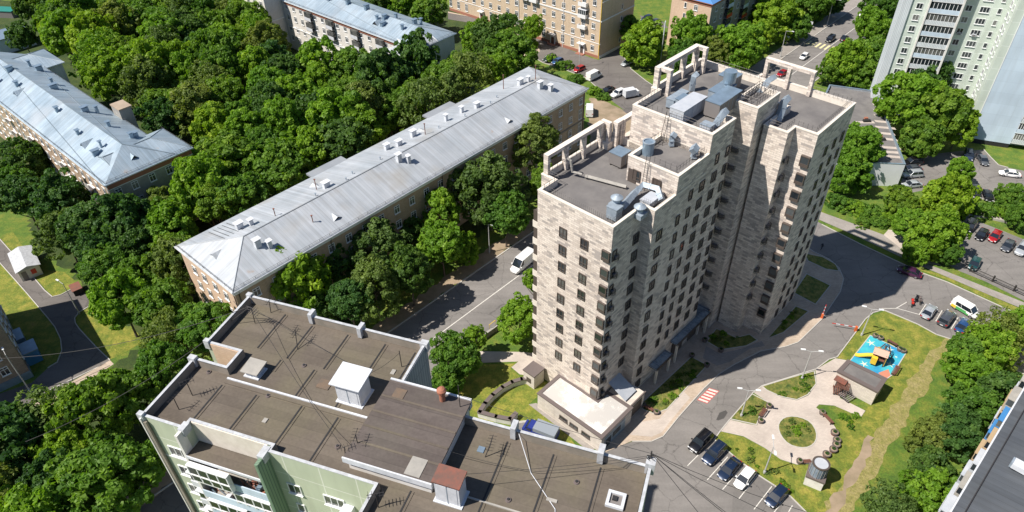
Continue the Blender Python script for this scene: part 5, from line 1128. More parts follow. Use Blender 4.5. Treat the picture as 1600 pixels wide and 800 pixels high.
# parking lines
def pline(a, b_, w_=.13, z=.03, mname='paint'):
    p, q = P(*a, 0).xy, P(*b_, 0).xy; d_ = (q-p).normalized(); nn = Vector((-d_.y, d_.x))*w_/2; k = [p+nn, q+nn, q-nn, p-nn]
    return sheet('road_marking', None, z, mname, world=k)
for a, b_ in [((1074, 728), (1091, 711)), ((1105, 750), (1137, 714)), ((1129, 765), (1160, 729)), ((1154, 780), (1183, 743)), ((1178, 796), (1206, 760)), ((1201, 812), (1228, 776)),
              ((1436, 492), (1447, 475)), ((1462, 502), (1472, 485)), ((1486, 514), (1497, 496)), ((1514, 522), (1522, 508)), ((1377, 482), (1400, 482)), ((1400, 482), (1417, 472)), ((1402, 482), (1436, 491.5)), ((1232, 800), (1238, 790))]: pline(a, b_)
for a, b_ in [((800, 661.5), (835, 657.5))]: pline(a, b_, .1)
# red and white hatched patch and the entrance chevrons
patch = [(1108, 606), (1124, 611), (1105, 631), (1089, 625)]
sheet('road_marking', patch, .024, 'paint_red')
A0, B0, C0_, D0 = [Vector(P(*p, 0).xy) for p in patch]
for i in range(5):
    t0 = .04+.2*i; t1 = t0+.11; sheet('road_marking', None, .029, 'paint', world=[A0.lerp(D0, t0)*.94+B0.lerp(C0_, t0)*.06, A0.lerp(D0, t0)*.06+B0.lerp(C0_, t0)*.94, A0.lerp(D0, t1)*.06+B0.lerp(C0_, t1)*.94, A0.lerp(D0, t1)*.94+B0.lerp(C0_, t1)*.06])
sheet('puddle_stain', [(1119, 656), (1124, 645), (1134, 641), (1137, 645), (1131, 654), (1122, 657)], .02, 'wet_asphalt')
sheet('puddle_stain', [(100, 500), (103, 495), (111, 493), (112, 498), (105, 503)], .026, 'wet_asphalt')
pa = [(1481, 258), (1490, 254), (1500, 258), (1491, 265)]
# grass strip and pavement beyond the yard road
sheet('pavement', [(1281, 331), (1320, 345), (1380, 367), (1428, 405), (1470, 421), (1530, 445), (1600, 473), (1600, 484), (1547, 462), (1470, 429), (1428, 412), (1376, 387), (1315, 359), (1262, 336)], .08, 'paving_grey')
sheet('path', [(1380, 368), (1388, 359), (1408, 362), (1430, 385), (1470, 415), (1440, 412), (1400, 392)], .07, 'paving_pale')
sheet('lawn', [(1470, 428), (1600, 485), (1600, 493), (1525, 459), (1480, 438), (1430, 419)], .03, 'grass_dry')
# car parks on the far side
sheet('car_park', [(1497, 343), (1507, 338), (1560, 358), (1700, 415), (1700, 520), (1600, 470), (1540, 440), (1500, 424), (1480, 413), (1500, 390)], .02, 'asphalt')
yardn = [(1395, 305), (1403, 299), (1417, 257), (1440, 243), (1500, 236), (1537, 234), (1548, 246), (1560, 258), (1575, 262), (1720, 290), (1720, 360), (1600, 323), (1556, 316), (1512, 306), (1500, 300), (1475, 290), (1440, 298), (1415, 303)]
sheet('car_park', yardn, .022, 'asphalt'); kerbline(yardn[5:9]); kerbline(yardn[10:14])
sheet('path', [(1500, 328), (1540, 330), (1578, 341), (1576, 346), (1540, 338), (1500, 334)], .03, 'paving_pale')
for a, b_ in ((1481, 258), (1500, 258)): pass
for i in range(5): x = 1482+i*4.3; y = 257+i*1.2; sheet('road_marking', [(x, y-3), (x+2.1, y-2.4), (x+4.5, y+3.4), (x+2.4, y+2.8)], .03, 'paint' if i % 2 == 0 else 'paint_red')
sheet('lawn', [(1540, 236), (1600, 225), (1760, 240), (1760, 290), (1600, 265), (1575, 260), (1560, 256), (1548, 245)], .02, 'grass')
# upper yard in front of the beige house
up_ = [(700, 20), (740, 27), (800, 44), (860, 66), (925, 91), (936, 94), (952, 84), (966, 76), (975, 90), (986, 108), (1010, 127), (1045, 150), (1100, 185), (1060, 230), (977, 176), (950, 152), (916, 122), (885, 110), (848, 98), (831, 88), (844, 80), (838, 68), (805, 52), (760, 40), (700, 30)]
sheet('car_park', up_, .022, 'asphalt_dark'); kerbline(up_[8:12]); kerbline(up_[15:20])
sheet('path', [(805, 82), (833, 84), (840, 66), (780, 46), (700, 26), (700, 18), (790, 38), (850, 62), (856, 72), (846, 88), (812, 87)], .018, 'paving')
sheet('yard', [(921, 153), (950, 158), (978, 176), (1000, 190), (985, 260), (920, 230)], .018, 'soil')
sheet('lawn', [(855, 100), (886, 111), (917, 123), (950, 153), (976, 173), (950, 160), (922, 151), (900, 135), (840, 100)], .026, 'grass')
sheet('car_park', [(1000, 24), (1036, 34), (1044, 44), (1005, 38)], .02, 'asphalt_dark')
# left edge: the little road by the brown brick house
lr_ = [(-60, 330), (0, 374), (40, 419), (70, 454), (82, 464), (95, 461), (112, 452), (128, 449), (139, 470), (138, 480), (124, 488), (117, 497), (118, 505), (124, 514), (150, 542), (172, 563), (60, 624), (20, 660), (-100, 700), (-100, 640), (0, 615), (50, 598), (75, 575), (90, 566), (97, 548), (95, 530), (86, 511), (75, 497), (40, 456), (0, 411), (-60, 365)]
sheet('road', lr_, .02, 'asphalt_dark'); kerbline(lr_[1:8]); kerbline(lr_[9:16]); kerbline(lr_[22:30]); 
pline((50, 622), (165, 568), .1); pline((55, 628), (172, 571), .1)
sheet('path', [(172, 563), (178, 569), (110, 612), (70, 640), (20, 680), (-20, 700), (-20, 690), (60, 626)], .03, 'paving')
sheet('lawn', [(0, 412), (40, 457), (75, 498), (86, 511), (95, 530), (97, 548), (90, 566), (75, 574), (40, 555), (15, 512), (0, 490), (-60, 430)], .016, 'grass_dry')
sheet('lawn', [(0, 372), (20, 362), (60, 420), (100, 425), (128, 447), (112, 451), (95, 460), (82, 463), (40, 418)], .016, 'grass_dry')
sheet('lawn', [(139, 480), (160, 484), (215, 520), (225, 535), (172, 562), (150, 541), (124, 513), (118, 500), (124, 489)], .016, 'grass_dry')
# street at the bottom left
sheet('road', [(120, 900), (205, 800), (285, 733), (330, 700), (420, 760), (380, 900)], .02, 'asphalt_dark'); sheet('path', [(95, 900), (185, 800), (240, 758), (282, 722), (287, 731), (212, 793), (130, 895)], .03, 'paving_grey')
# dark woodland floor
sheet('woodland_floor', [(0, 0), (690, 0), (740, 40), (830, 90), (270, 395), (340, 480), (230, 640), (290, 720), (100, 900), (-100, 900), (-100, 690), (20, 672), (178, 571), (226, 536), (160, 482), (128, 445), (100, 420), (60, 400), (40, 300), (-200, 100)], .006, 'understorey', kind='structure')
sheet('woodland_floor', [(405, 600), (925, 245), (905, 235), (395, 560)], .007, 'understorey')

# ================================================================== SMALL STRUCTURES
# curved wall by the tower
cw_ = thing('garden_wall', 'curved low pale wall with a dark brown coping on the lawn left of the tower', 'wall', P(745, 645, 0), 0)
arc = [(827, 590), (815, 591.5), (800, 596), (785, 604), (770, 616), (758, 629), (749, 643), (775, 650), (797, 654), (806, 645)]
arcw = [(P(x, y, 1.3)-cw_.location) for x, y in arc]
def wall_run(o, pts, w_, z0, z1, mname, name):
    """pts in local u=x', v; thing has az 0 so local = world with u=y"""
    mb = MB()
    for a, b_ in zip(pts[:-1], pts[1:]):
        A_, B_ = Vector((a.y, a.x)), Vector((b_.y, b_.x)); d_ = (B_-A_).normalized(); nn = Vector((-d_.y, d_.x))*w_/2; A_ = A_-d_*w_*.3; B_ = B_+d_*w_*.3
        q = [A_+nn, B_+nn, B_-nn, A_-nn]; mb.prism([(v.x, v.y) for v in q], z0, z1, mname, mname)
    return mb.build(name, o)
wall_run(cw_, arcw, .5, 0, 1.15, 'plaster_white', 'wall'); wall_run(cw_, arcw, .72, 1.152, 1.3, 'coping_dark', 'coping')
# ramp wall with a yellow frame by the street
rw = thing('ramp_wall', 'grey concrete ramp wall beside the street left of the tower', 'wall', P(748, 545, 0), 0)
wall_run(rw, [P(x, y, 1.2)-rw.location for x, y in ((690, 572), (720, 547), (748, 529), (777, 508))], .35, 0, 1.2, 'lane_wall', 'wall')
wall_run(rw, [P(x, y, 1.2)-rw.location for x, y in ((690, 572), (720, 547), (748, 529), (777, 508))], .42, 1.202, 1.28, 'concrete', 'capping')
yf = thing('goal_frame', 'yellow metal frame standing behind the ramp wall', 'frame', P(765, 521, 0), 42)
b = MB(); b.tube([(0, 0, 0), (0, 0, 2.2), (1.6, 0, 2.2), (1.6, 0, 0)], .06, 'yellow', 6); b.build('frame', yf)
# playground
pg = [(1359.5, 524), (1416, 551), (1394, 586), (1384, 593), (1328, 564)]
sheet('playground_surface', pg, .05, 'rubber_blue') if False else None
M['rubber_blue'] = mat('playground_rubber_blue', (.02, .24, .46), .85, col2=(.05, .42, .48), nscale=.18, lo=.42, hi=.58)
M['rubber_red'] = mat('playground_rubber_red', (.5, .2, .13), .85)
sheet('playground_surface', pg, .05, 'rubber_blue', kerb=True)
sheet('playground_surface', [(1372, 583), (1388, 577), (1392, 588), (1383, 593)], .055, 'rubber_red')
def star(px, py, r, rot=0, col='paint_yellow'):
    c = P(px, py, 0); pts = [(c.x+(r if i % 2 == 0 else r*.24)*math.cos(i*math.pi/5+rot), c.y+(r if i % 2 == 0 else r*.24)*math.sin(i*math.pi/5+rot)) for i in range(10)]
    mb = MB(); n = len(pts); mb.add([(x, -y, .058) for x, y in pts]+[(c.x, -c.y, .058)], [(i, (i+1) % n, n) for i in range(n)], col); mb.build('playground_star', kind='structure')
M['tan_pink'] = mat('pale_pink_boards', (.5, .33, .26), .7)
M['star'] = mat('playground_star', (.6, .66, .5), .85)
for i, (x, y, r) in enumerate([(1360.5, 536, .95), (1390.5, 546, .8), (1350, 569, .85), (1390.5, 569.5, .9), (1400, 558, .4)]): star(x, y, r, i*.7+.3, 'star')
# play frame
pf = thing('play_frame', 'yellow and brown climbing frame with a slide on the blue playground', 'climbing frame', P(1370, 566, 0), 122)
b = MB(); b.box(-1.0, 1.0, -.8, .8, 1.2, 1.3, 'wood')
b.build('platform', pf)
for a in (-1, 1):
    for c in (-1, 1): b = MB(); b.box(a*.95-.06, a*.95+.06, c*.75-.06, c*.75+.06, 0, 2.7, 'dark_frame'); b.build('post', pf)
b = MB(); b.add([(-1.2, -1, 2.5), (1.2, -1, 2.5), (1.2, 1, 2.5), (-1.2, 1, 2.5), (-1.2, 0, 3.2), (1.2, 0, 3.2)], [(0, 1, 5, 4), (3, 2, 5, 4), (0, 4, 3), (1, 5, 2)], 'tan_pink'); b.build('roof', pf)
b = MB(); b.box(1.0, 1.12, -.75, .75, .3, 2.2, 'yellow'); b.box(1.12, 1.15, -.35, .35, .9, 1.7, 'terracotta'); b.build('panel', pf)
b = MB(); b.tube([(-1, 0, 1.3), (-1.8, .2, 1.1), (-3.0, .3, .4), (-3.6, .3, .25)], .34, 'yellow', 8); b.build('slide', pf)
b = MB(); 
for i in range(5): b.tube([(-.9, -.8, .3+.25*i), (.9, -.8, .3+.25*i)], .035, 'rail', 5)
b.build('climbing_bars', pf)
b = MB(); b.box(-1.1, -.2, .82, 1.5, .6, 2.0, 'yellow'); b.build('side_box', pf); b = MB(); b.tube([(0, -.85, 2.3), (-.4, -2.4, 1.2), (-.8, -3.0, .3)], .22, 'yellow', 8); b.build('tube_slide', pf)
na = thing('climbing_net', 'dark rope climbing net beside the yellow play frame', 'climbing net', P(1379, 556, 0), 30)
b = MB()
for k in range(4): a0 = k*math.pi/2; b.tube([(1.5*math.cos(a0), 1.5*math.sin(a0), 0), (.4*math.cos(a0+.6), .4*math.sin(a0+.6), 2.7)], .08, 'wood', 6)
b.build('post', na); b = MB()
for r_, z in ((1.3, .4), (1.1, .9), (.9, 1.5), (.6, 2.1), (.4, 2.7)): b.tube([(r_*math.cos(i*math.pi/6), r_*math.sin(i*math.pi/6), z) for i in range(13)], .035, 'black', 4)
for k in range(8): a0 = k*math.pi/4; b.tube([(1.4*math.cos(a0), 1.4*math.sin(a0), .1), (.4*math.cos(a0), .4*math.sin(a0), 2.7)], .03, 'black', 4)
b.build('net', na)
# tree-trunk style seats (dark round pots) and benches
potm = None
def pot(px, py, r, label, group, m_='wood'):
    o = thing('planter', label, 'planter', P(px, py, .06), rnd.uniform(0, 90), group)
    b = MB(); b.cyl(0, 0, 0, .55, r*.8, 'rust' if m_ == 'wood' else m_, 16, r1=r, cap=False); b.ring([(r*math.cos(i*.3927), r*math.sin(i*.3927)) for i in range(16)], [(r*.8*math.cos(i*.3927), r*.8*math.sin(i*.3927)) for i in range(16)], .4, .6, 'coping_dark'); b.build('pot', o)
    b = MB(); b.cyl(0, 0, .4, .5, r*.82, 'soil', 12)
    for i in range(10): a0 = i*.63; b.tube([(0, 0, .45), (r*.5*math.cos(a0), r*.5*math.sin(a0), .75)], .05, 'leaf_dark', 4)
    b.build('soil', o)
for i, (x, y) in enumerate([(1303, 678), (1306.5, 690), (1305.5, 697), (1301, 704.5), (1290.5, 712)]):
    pot(x, y, .62, 'round brown planter on the right rim of the round plaza, number %s from the top' % ['one', 'two', 'three', 'four', 'five'][i], 'round planters on the plaza rim')
for x, y, lb in [(1188, 659.5, 'round brown planter at the lower end of the left plaza bench'), (1201, 636, 'round brown planter at the upper end of the left plaza bench'), (1284, 646.5, 'small round planter above the right plaza bench'), (1248.5, 722.5, 'small round planter left of the lower plaza bench'),
                 (1025, 646, 'round dark planter at the right end of the bench by the tower bed'), (1004, 634, 'small dark planter at the left end of the bench by the tower bed'), (1101, 533, 'dark planter at the left corner of the shaded bed'), (1126, 549, 'dark planter at the lower corner of the shaded bed'), (1081, 557, 'dark planter at the top corner of the long flower bed'), (1104, 572, 'dark planter at the right corner of the long flower bed'),
                 (1367, 526.5, 'dark planter at the upper left edge of the playground'), (1375, 530, 'second dark planter along the top edge of the playground'), (1405, 547.5, 'dark planter at the upper right edge of the playground'), (1410.5, 550, 'dark planter at the right corner of the playground')]:
    pot(x, y, .5, lb, 'dark planters beside benches and beds', 'coping_dark')
def bench(a, b_, label, back=True):
    p, q = P(*a, .06), P(*b_, .06); o = thing('park_bench', label, 'bench', (p+q)/2, az_of(p, q), 'brown benches'); Lh = (q-p).length/2
    s_ = MB(); [s_.box(-Lh, Lh, -.32+.16*i, -.2+.16*i, .42, .48, 'wood') for i in range(4)]; s_.build('seat', o)
    for e in (-1, 1): l_ = MB(); l_.box(e*Lh*.85-.05, e*Lh*.85+.05, -.3, .3, 0, .42, 'rail'); l_.build('leg', o)
    if back: k = MB(); k.box(-Lh, Lh, .34, .4, .6, .72, 'wood'); k.box(-Lh, Lh, .38, .44, .78, .9, 'wood'); [k.box(e*Lh*.85-.04, e*Lh*.85+.04, .3, .36, .42, .9, 'rail') for e in (-1, 1)]; k.build('backrest', o)
bench((1187, 652), (1195, 641), 'brown bench on the left rim of the round plaza'); bench((1287, 650), (1300, 664), 'brown bench on the upper right rim of the round plaza'); bench((1254, 723.5), (1266, 723), 'brown bench on the lower rim of the plaza beside the drum shaft', False)
bench((1007, 636), (1021, 644), 'brown bench at the lower end of the long flower bed by the tower'); bench((1386, 534), (1401, 542), 'brown bench on the top edge of the blue playground'); bench((1394, 587), (1402, 574), 'dark bench at the lower right edge of the playground')
# pavilion with flat roof by the playground
KV = Bld('service_pavilion', 'small stone pavilion with a dark-rimmed flat roof beside the playground', 'pavilion', P(1352, 643, 0), 0)
kv = [KV.uv(*p, 3.4) for p in ((1309, 580), (1325, 563), (1385, 592), (1371, 612))]
mb = MB(); mb.prism(kv, 0, 3.3, 'stone_low'); KV.part(mb, 'wall')
mb = MB(); mb.ring(offset(kv, -.15), offset(kv, .55), 3.2, 3.5, 'coping_dark'); KV.part(mb, 'roof_rim')
mb = MB(); mb.poly([(u, v, 3.38) for u, v in offset(kv, .5)], 'roof_felt'); KV.part(mb, 'roof')
FOOT.append([tuple((KV.loc+KV.s*u+KV.t*v).xy) for u, v in kv])
ed = Vector(kv[3])-Vector(kv[0]); edn = ed.normalized(); nrm = Vector((edn.y, -edn.x))
if (Vector(kv[0])+nrm-Vector(kv[1])).length < (Vector(kv[0])-nrm-Vector(kv[1])).length: nrm = -nrm
def kvbox(s0, s1, d0, d1, z0, z1, mm, name):
    mb = MB(); o_ = Vector(kv[0]); q = [o_+edn*s0+nrm*d0, o_+edn*s1+nrm*d0, o_+edn*s1+nrm*d1, o_+edn*s0+nrm*d1]; mb.prism([(v.x, v.y) for v in q], z0, z1, mm, mm, bottom=True); return KV.part(mb, name)
kvbox(.4, 1.6, .01, .1, .1, 2.4, 'dark_frame', 'door')
kvbox(.1, 2.0, .02, 1.3, 2.45, 2.55, 'rust', 'door_canopy')
for i, (x, y, r_, lb) in enumerate([(1310, 612, 20, 'folded brown trellis panel lying before the pavilion door'), (1322, 620, 60, 'grey slatted trellis panel lying at the pavilion corner')]):
    o = thing('trellis', lb, 'trellis', P(x, y, .06), r_); b = MB(); [b.box(-1.0, 1.0, -.9+.3*k, -.75+.3*k, .3+.1*i, .36+.1*i, 'wood' if i == 0 else 'unit_grey') for k in range(7)]; b.build('slats', o); b = MB(); [b.box(e-.05, e+.05, -.9, 1.1, 0, .3+.1*i, 'rail') for e in (-.8, .8)]; b.build('frame', o)
o = thing('pergola', 'small brown pergola canopy in front of the pavilion door', 'pergola', P(1312, 613, 0), 30); b = MB(); [b.box(-1.2, 1.2, -.9+.2*k, -.78+.2*k, 2.1, 2.16, 'wood') for k in range(10)]; b.build('roof_slats', o)
for a in (-1, 1):
    for c in (-1, 1): b = MB(); b.box(a*1.1-.05, a*1.1+.05, c*.8-.05, c*.8+.05, 0, 2.1, 'coping_dark'); b.build('post', o)
# ventilation shaft: stone plinth, dark collar, louvred drum
vs_ = thing('ventilation_shaft', 'louvred steel drum on a square white plinth beside the plaza', 'ventilation shaft', P(1271, 752, 0), 30)
b = MB(); b.box(-1.25, 1.25, -1.25, 1.25, 0, 1.9, 'plaster_white'); b.build('plinth', vs_); b = MB(); b.box(-1.35, 1.35, -1.35, 1.35, 1.9, 2.2, 'coping_dark'); b.build('plinth_cap', vs_)
b = MB(); b.cyl(0, 0, 2.2, 4.6, 1.12, 'zinc', 28, cap=False)
for k in range(10): b.cyl(0, 0, 2.3+.22*k, 2.4+.22*k, 1.14, 'zinc_blue', 28, r1=1.2, cap=False)
for k in range(14): a0 = k*math.pi/7; b.tube([(1.2*math.cos(a0), 1.2*math.sin(a0), 2.2), (1.2*math.cos(a0), 1.2*math.sin(a0), 4.6)], .03, 'pole', 4)
b.build('drum', vs_); b = MB(); b.ring([(1.25*math.cos(i*.2244), 1.25*math.sin(i*.2244)) for i in range(28)], [(1.0*math.cos(i*.2244), 1.0*math.sin(i*.2244)) for i in range(28)], 4.45, 4.62, 'dark_frame'); b.cyl(0, 0, 4.4, 4.5, 1.02, 'unit_white', 28); b.build('lid', vs_)
# barriers
def barrier(px, py, az, lb, length=3.2, up=False):
    o = thing('barrier', lb, 'barrier', P(px, py, .02), az); b = MB(); b.box(-.2, .2, -.2, .2, 0, 1.1, 'orange'); b.build('cabinet', o); n = 6
    b = MB()
    for i in range(n):
        a0, a1 = length*i/n, length*(i+1)/n; mm = 'red' if i % 2 else 'white_metal'
        if up: b.box(-.06, .06, -.05, .05, 1.0+a0, 1.0+a1, mm)
        else: b.box(a0, a1, -.05, .05, .9, 1.0, mm)
    b.build('arm', o)
barrier(1283.5, 497, 300, 'raised red and white barrier at the pavement corner right of the tower', 2.4, True); barrier(1336, 517, 286, 'lowered red and white barrier at the lawn edge by the playground', 4.2)
# street lamps
def lamp(base, top, label, arms, group='street lamps', h=None, head=1.4, lean=None, double=True):
    p = P(*base, 0); z0, z1 = 0, 60
    for _ in range(40):
        zm = (z0+z1)/2
        if Qp(p.x, p.y, zm)[1] > top[1]: z0 = zm
        else: z1 = zm
    h = h or zm; o = thing('street_lamp', label, 'street lamp', p, arms, group)
    b = MB(); b.tube([(0, 0, 0), (0, 0, h)], .13, 'pole', 8, r1=.06); b.cyl(0, 0, 0, .5, .2, 'pole', 10); b.build('pole', o)
    for s in ((-1, 1) if double else (1,)):
        b = MB(); b.tube([(0, 0, h-.1), (s*head, 0, h+.25)], .05, 'pole', 6); b.build('arm', o)
        b = MB(); b.box(s*head-.38, s*head+.38, -.14, .14, h+.2, h+.33, 'lamp_white'); b.build('lamp_head', o)
lamp((1252.5, 592.5), (1268, 549), 'double-headed grey lamp on the D-shaped bed by the yard road', 100); lamp((1158, 650), (1171, 610), 'double-headed grey lamp on the triangular bed by the yard road', 100)
lamp((1194, 739), (1209, 697), 'double-headed grey lamp on the lawn above the white hatchback', 10); lamp((1346, 524), (1364, 483), 'double-headed grey lamp at the corner of the playground lawn', 110)
lamp((765, 395), (763, 350), 'thin grey lamp among the trees left of the main street', 130, double=False); lamp((567, 515), (566, 482), 'thin grey lamp behind the short end wall of the near roof', 130, double=False)
lamp((905, 106), (911, 60), 'slim lamp beside the red car in the upper yard', 40, double=False); lamp((47, 611), (7, 554), 'tall lamp with a white head in front of the brown brick house', 320, double=False); lamp((124, 490), (95.6, 443), 'dark pole at the bend of the left lane', 300, double=False)
lamp((1219, 89), (1227, 48), 'lamp on the left kerb of the main street beside the crossing', 130, double=False, head=2); lamp((1292, 39), (1303, -1), 'lamp on the left kerb of the main street at the top edge', 130, double=False, head=2); lamp((235, 748), (232, 734), 'short pole beside the street under the near block', 90, double=False)
# double white antenna mast beyond the tower
o = thing('antenna_mast', 'grey mast with two long white panels beyond the tower', 'mast', P(1030, 112, 0), 20); zt = 12
b = MB(); b.tube([(0, 0, 0), (0, 0, 15)], .12, 'pole', 8); b.build('pole', o)
for s in (-1, 1): b = MB(); b.box(s*.3-.14, s*.3+.14, -.1, .1, 11.5, 15.5, 'lamp_white'); b.build('antenna_panel', o)
# traffic signs
def sign(px, py, az, lb, col, h=2.6):
    o = thing('traffic_sign', lb, 'traffic sign', P(px, py, 0), az); b = MB(); b.tube([(0, 0, 0), (0, 0, h)], .05, 'pole', 6); b.build('post', o)
    b = MB(); b.box(-.05, -.02, -.45, .45, h-.4, h+.5, col); b.build('plate', o)
sign(1265, 48, 222, 'white square sign by the street crossing', 'white_metal'); sign(1271, 36, 222, 'round blue sign beyond the street crossing', 'blue'); sign(1228, 71, 222, 'pale sign under the lamp near the crossing', 'blue_panel')
# fence of the right car park
o = thing('fence', 'dark metal fence along the lower edge of the right car park', 'fence', P(1515, 424, 0), 0)
fa = [P(x, y, 0)-o.location for x, y in ((1515, 424), (1550, 440), (1583, 455), (1625, 474))]
mb = MB()
for a, b_ in zip(fa[:-1], fa[1:]):
    for z in (.15, 1.1): mb.tube([(a.y, a.x, z), (b_.y, b_.x, z)], .07, 'rail', 5)
    n = 26
    for i in range(n): c = a.lerp(b_, i/n); mb.tube([(c.y, c.x, .1), (c.y, c.x, 1.1)], .018, 'rail', 3)
mb.build('fence_panel', o)
for a in fa: mb = MB(); mb.box(a.y-.12, a.y+.12, a.x-.12, a.x+.12, 0, 1.5, 'rail'); mb.build('fence_post', o)
o = thing('low_wall', 'low stone wall between the far car parks', 'wall', P(1500, 331, 0), 0)
wall_run(o, [P(x, y, 0)-o.location for x, y in ((1498, 337), (1540, 341), (1580, 350))], .3, 0, .5, 'concrete', 'wall')
# hut with white roof at the left
hut = Bld('garden_hut', 'small white-roofed hut with a red notice board at the left', 'hut', P(68, 428, 0), 322)
mb = MB(); mb.box(0, 7.5, -3.8, 0, 0, 2.6, 'plaster_white'); hut.part(mb, 'wall')
mb = MB(); mb.add([(-.4, -4.2, 2.6), (7.9, -4.2, 2.6), (7.9, .4, 2.6), (-.4, .4, 2.6), (-.4, -1.9, 3.3), (7.9, -1.9, 3.3)], [(0, 1, 5, 4), (3, 2, 5, 4), (0, 4, 3), (1, 5, 2)], 'capping'); hut.part(mb, 'roof')
mb = MB(); mb.box(-.08, -.003, -1.7, -.8, .9, 2.0, 'red'); hut.part(mb, 'notice_board'); mb = MB(); mb.box(-.06, -.003, -3.4, -2.5, .1, 2.1, 'unit_grey'); hut.part(mb, 'door')
footprint(hut, [(0, -5), (9, -5), (9, 0), (0, 0)])
o = thing('waste_bin', 'brown-lidded waste container beside the left lane', 'waste container', P(122, 456, 0), 320); b = MB(); b.box(-1.2, 1.2, -.8, .8, 0, 1.3, 'black'); b.build('body', o); b = MB(); b.box(-1.35, 1.35, -.95, .95, 1.3, 1.42, 'rust'); b.build('lid', o)
o = thing('container', 'long green-roofed shed in the top left corner', 'shed', P(-5, 24, 0), 100); b = MB(); b.box(-6, 8.5, -2, 2, 0, 2.4, 'unit_grey'); b.build('body', o); b = MB(); b.box(-6.2, 8.7, -2.2, 2.2, 2.4, 2.6, 'teal'); b.build('roof', o)
o = thing('flat_roofed_shed', 'blue-walled shed with a pale roof rim at the left photo edge', 'shed', P(-2, 88, 0), 42); b = MB(); b.box(0, 12, -9, 0, 0, 4.5, 'blue_panel'); b.build('body', o); b = MB(); b.box(-.2, 12.2, -9.2, .2, 4.5, 4.8, 'zinc_blue'); b.build('roof', o)
# plank shed pieces beside the dark-roofed block

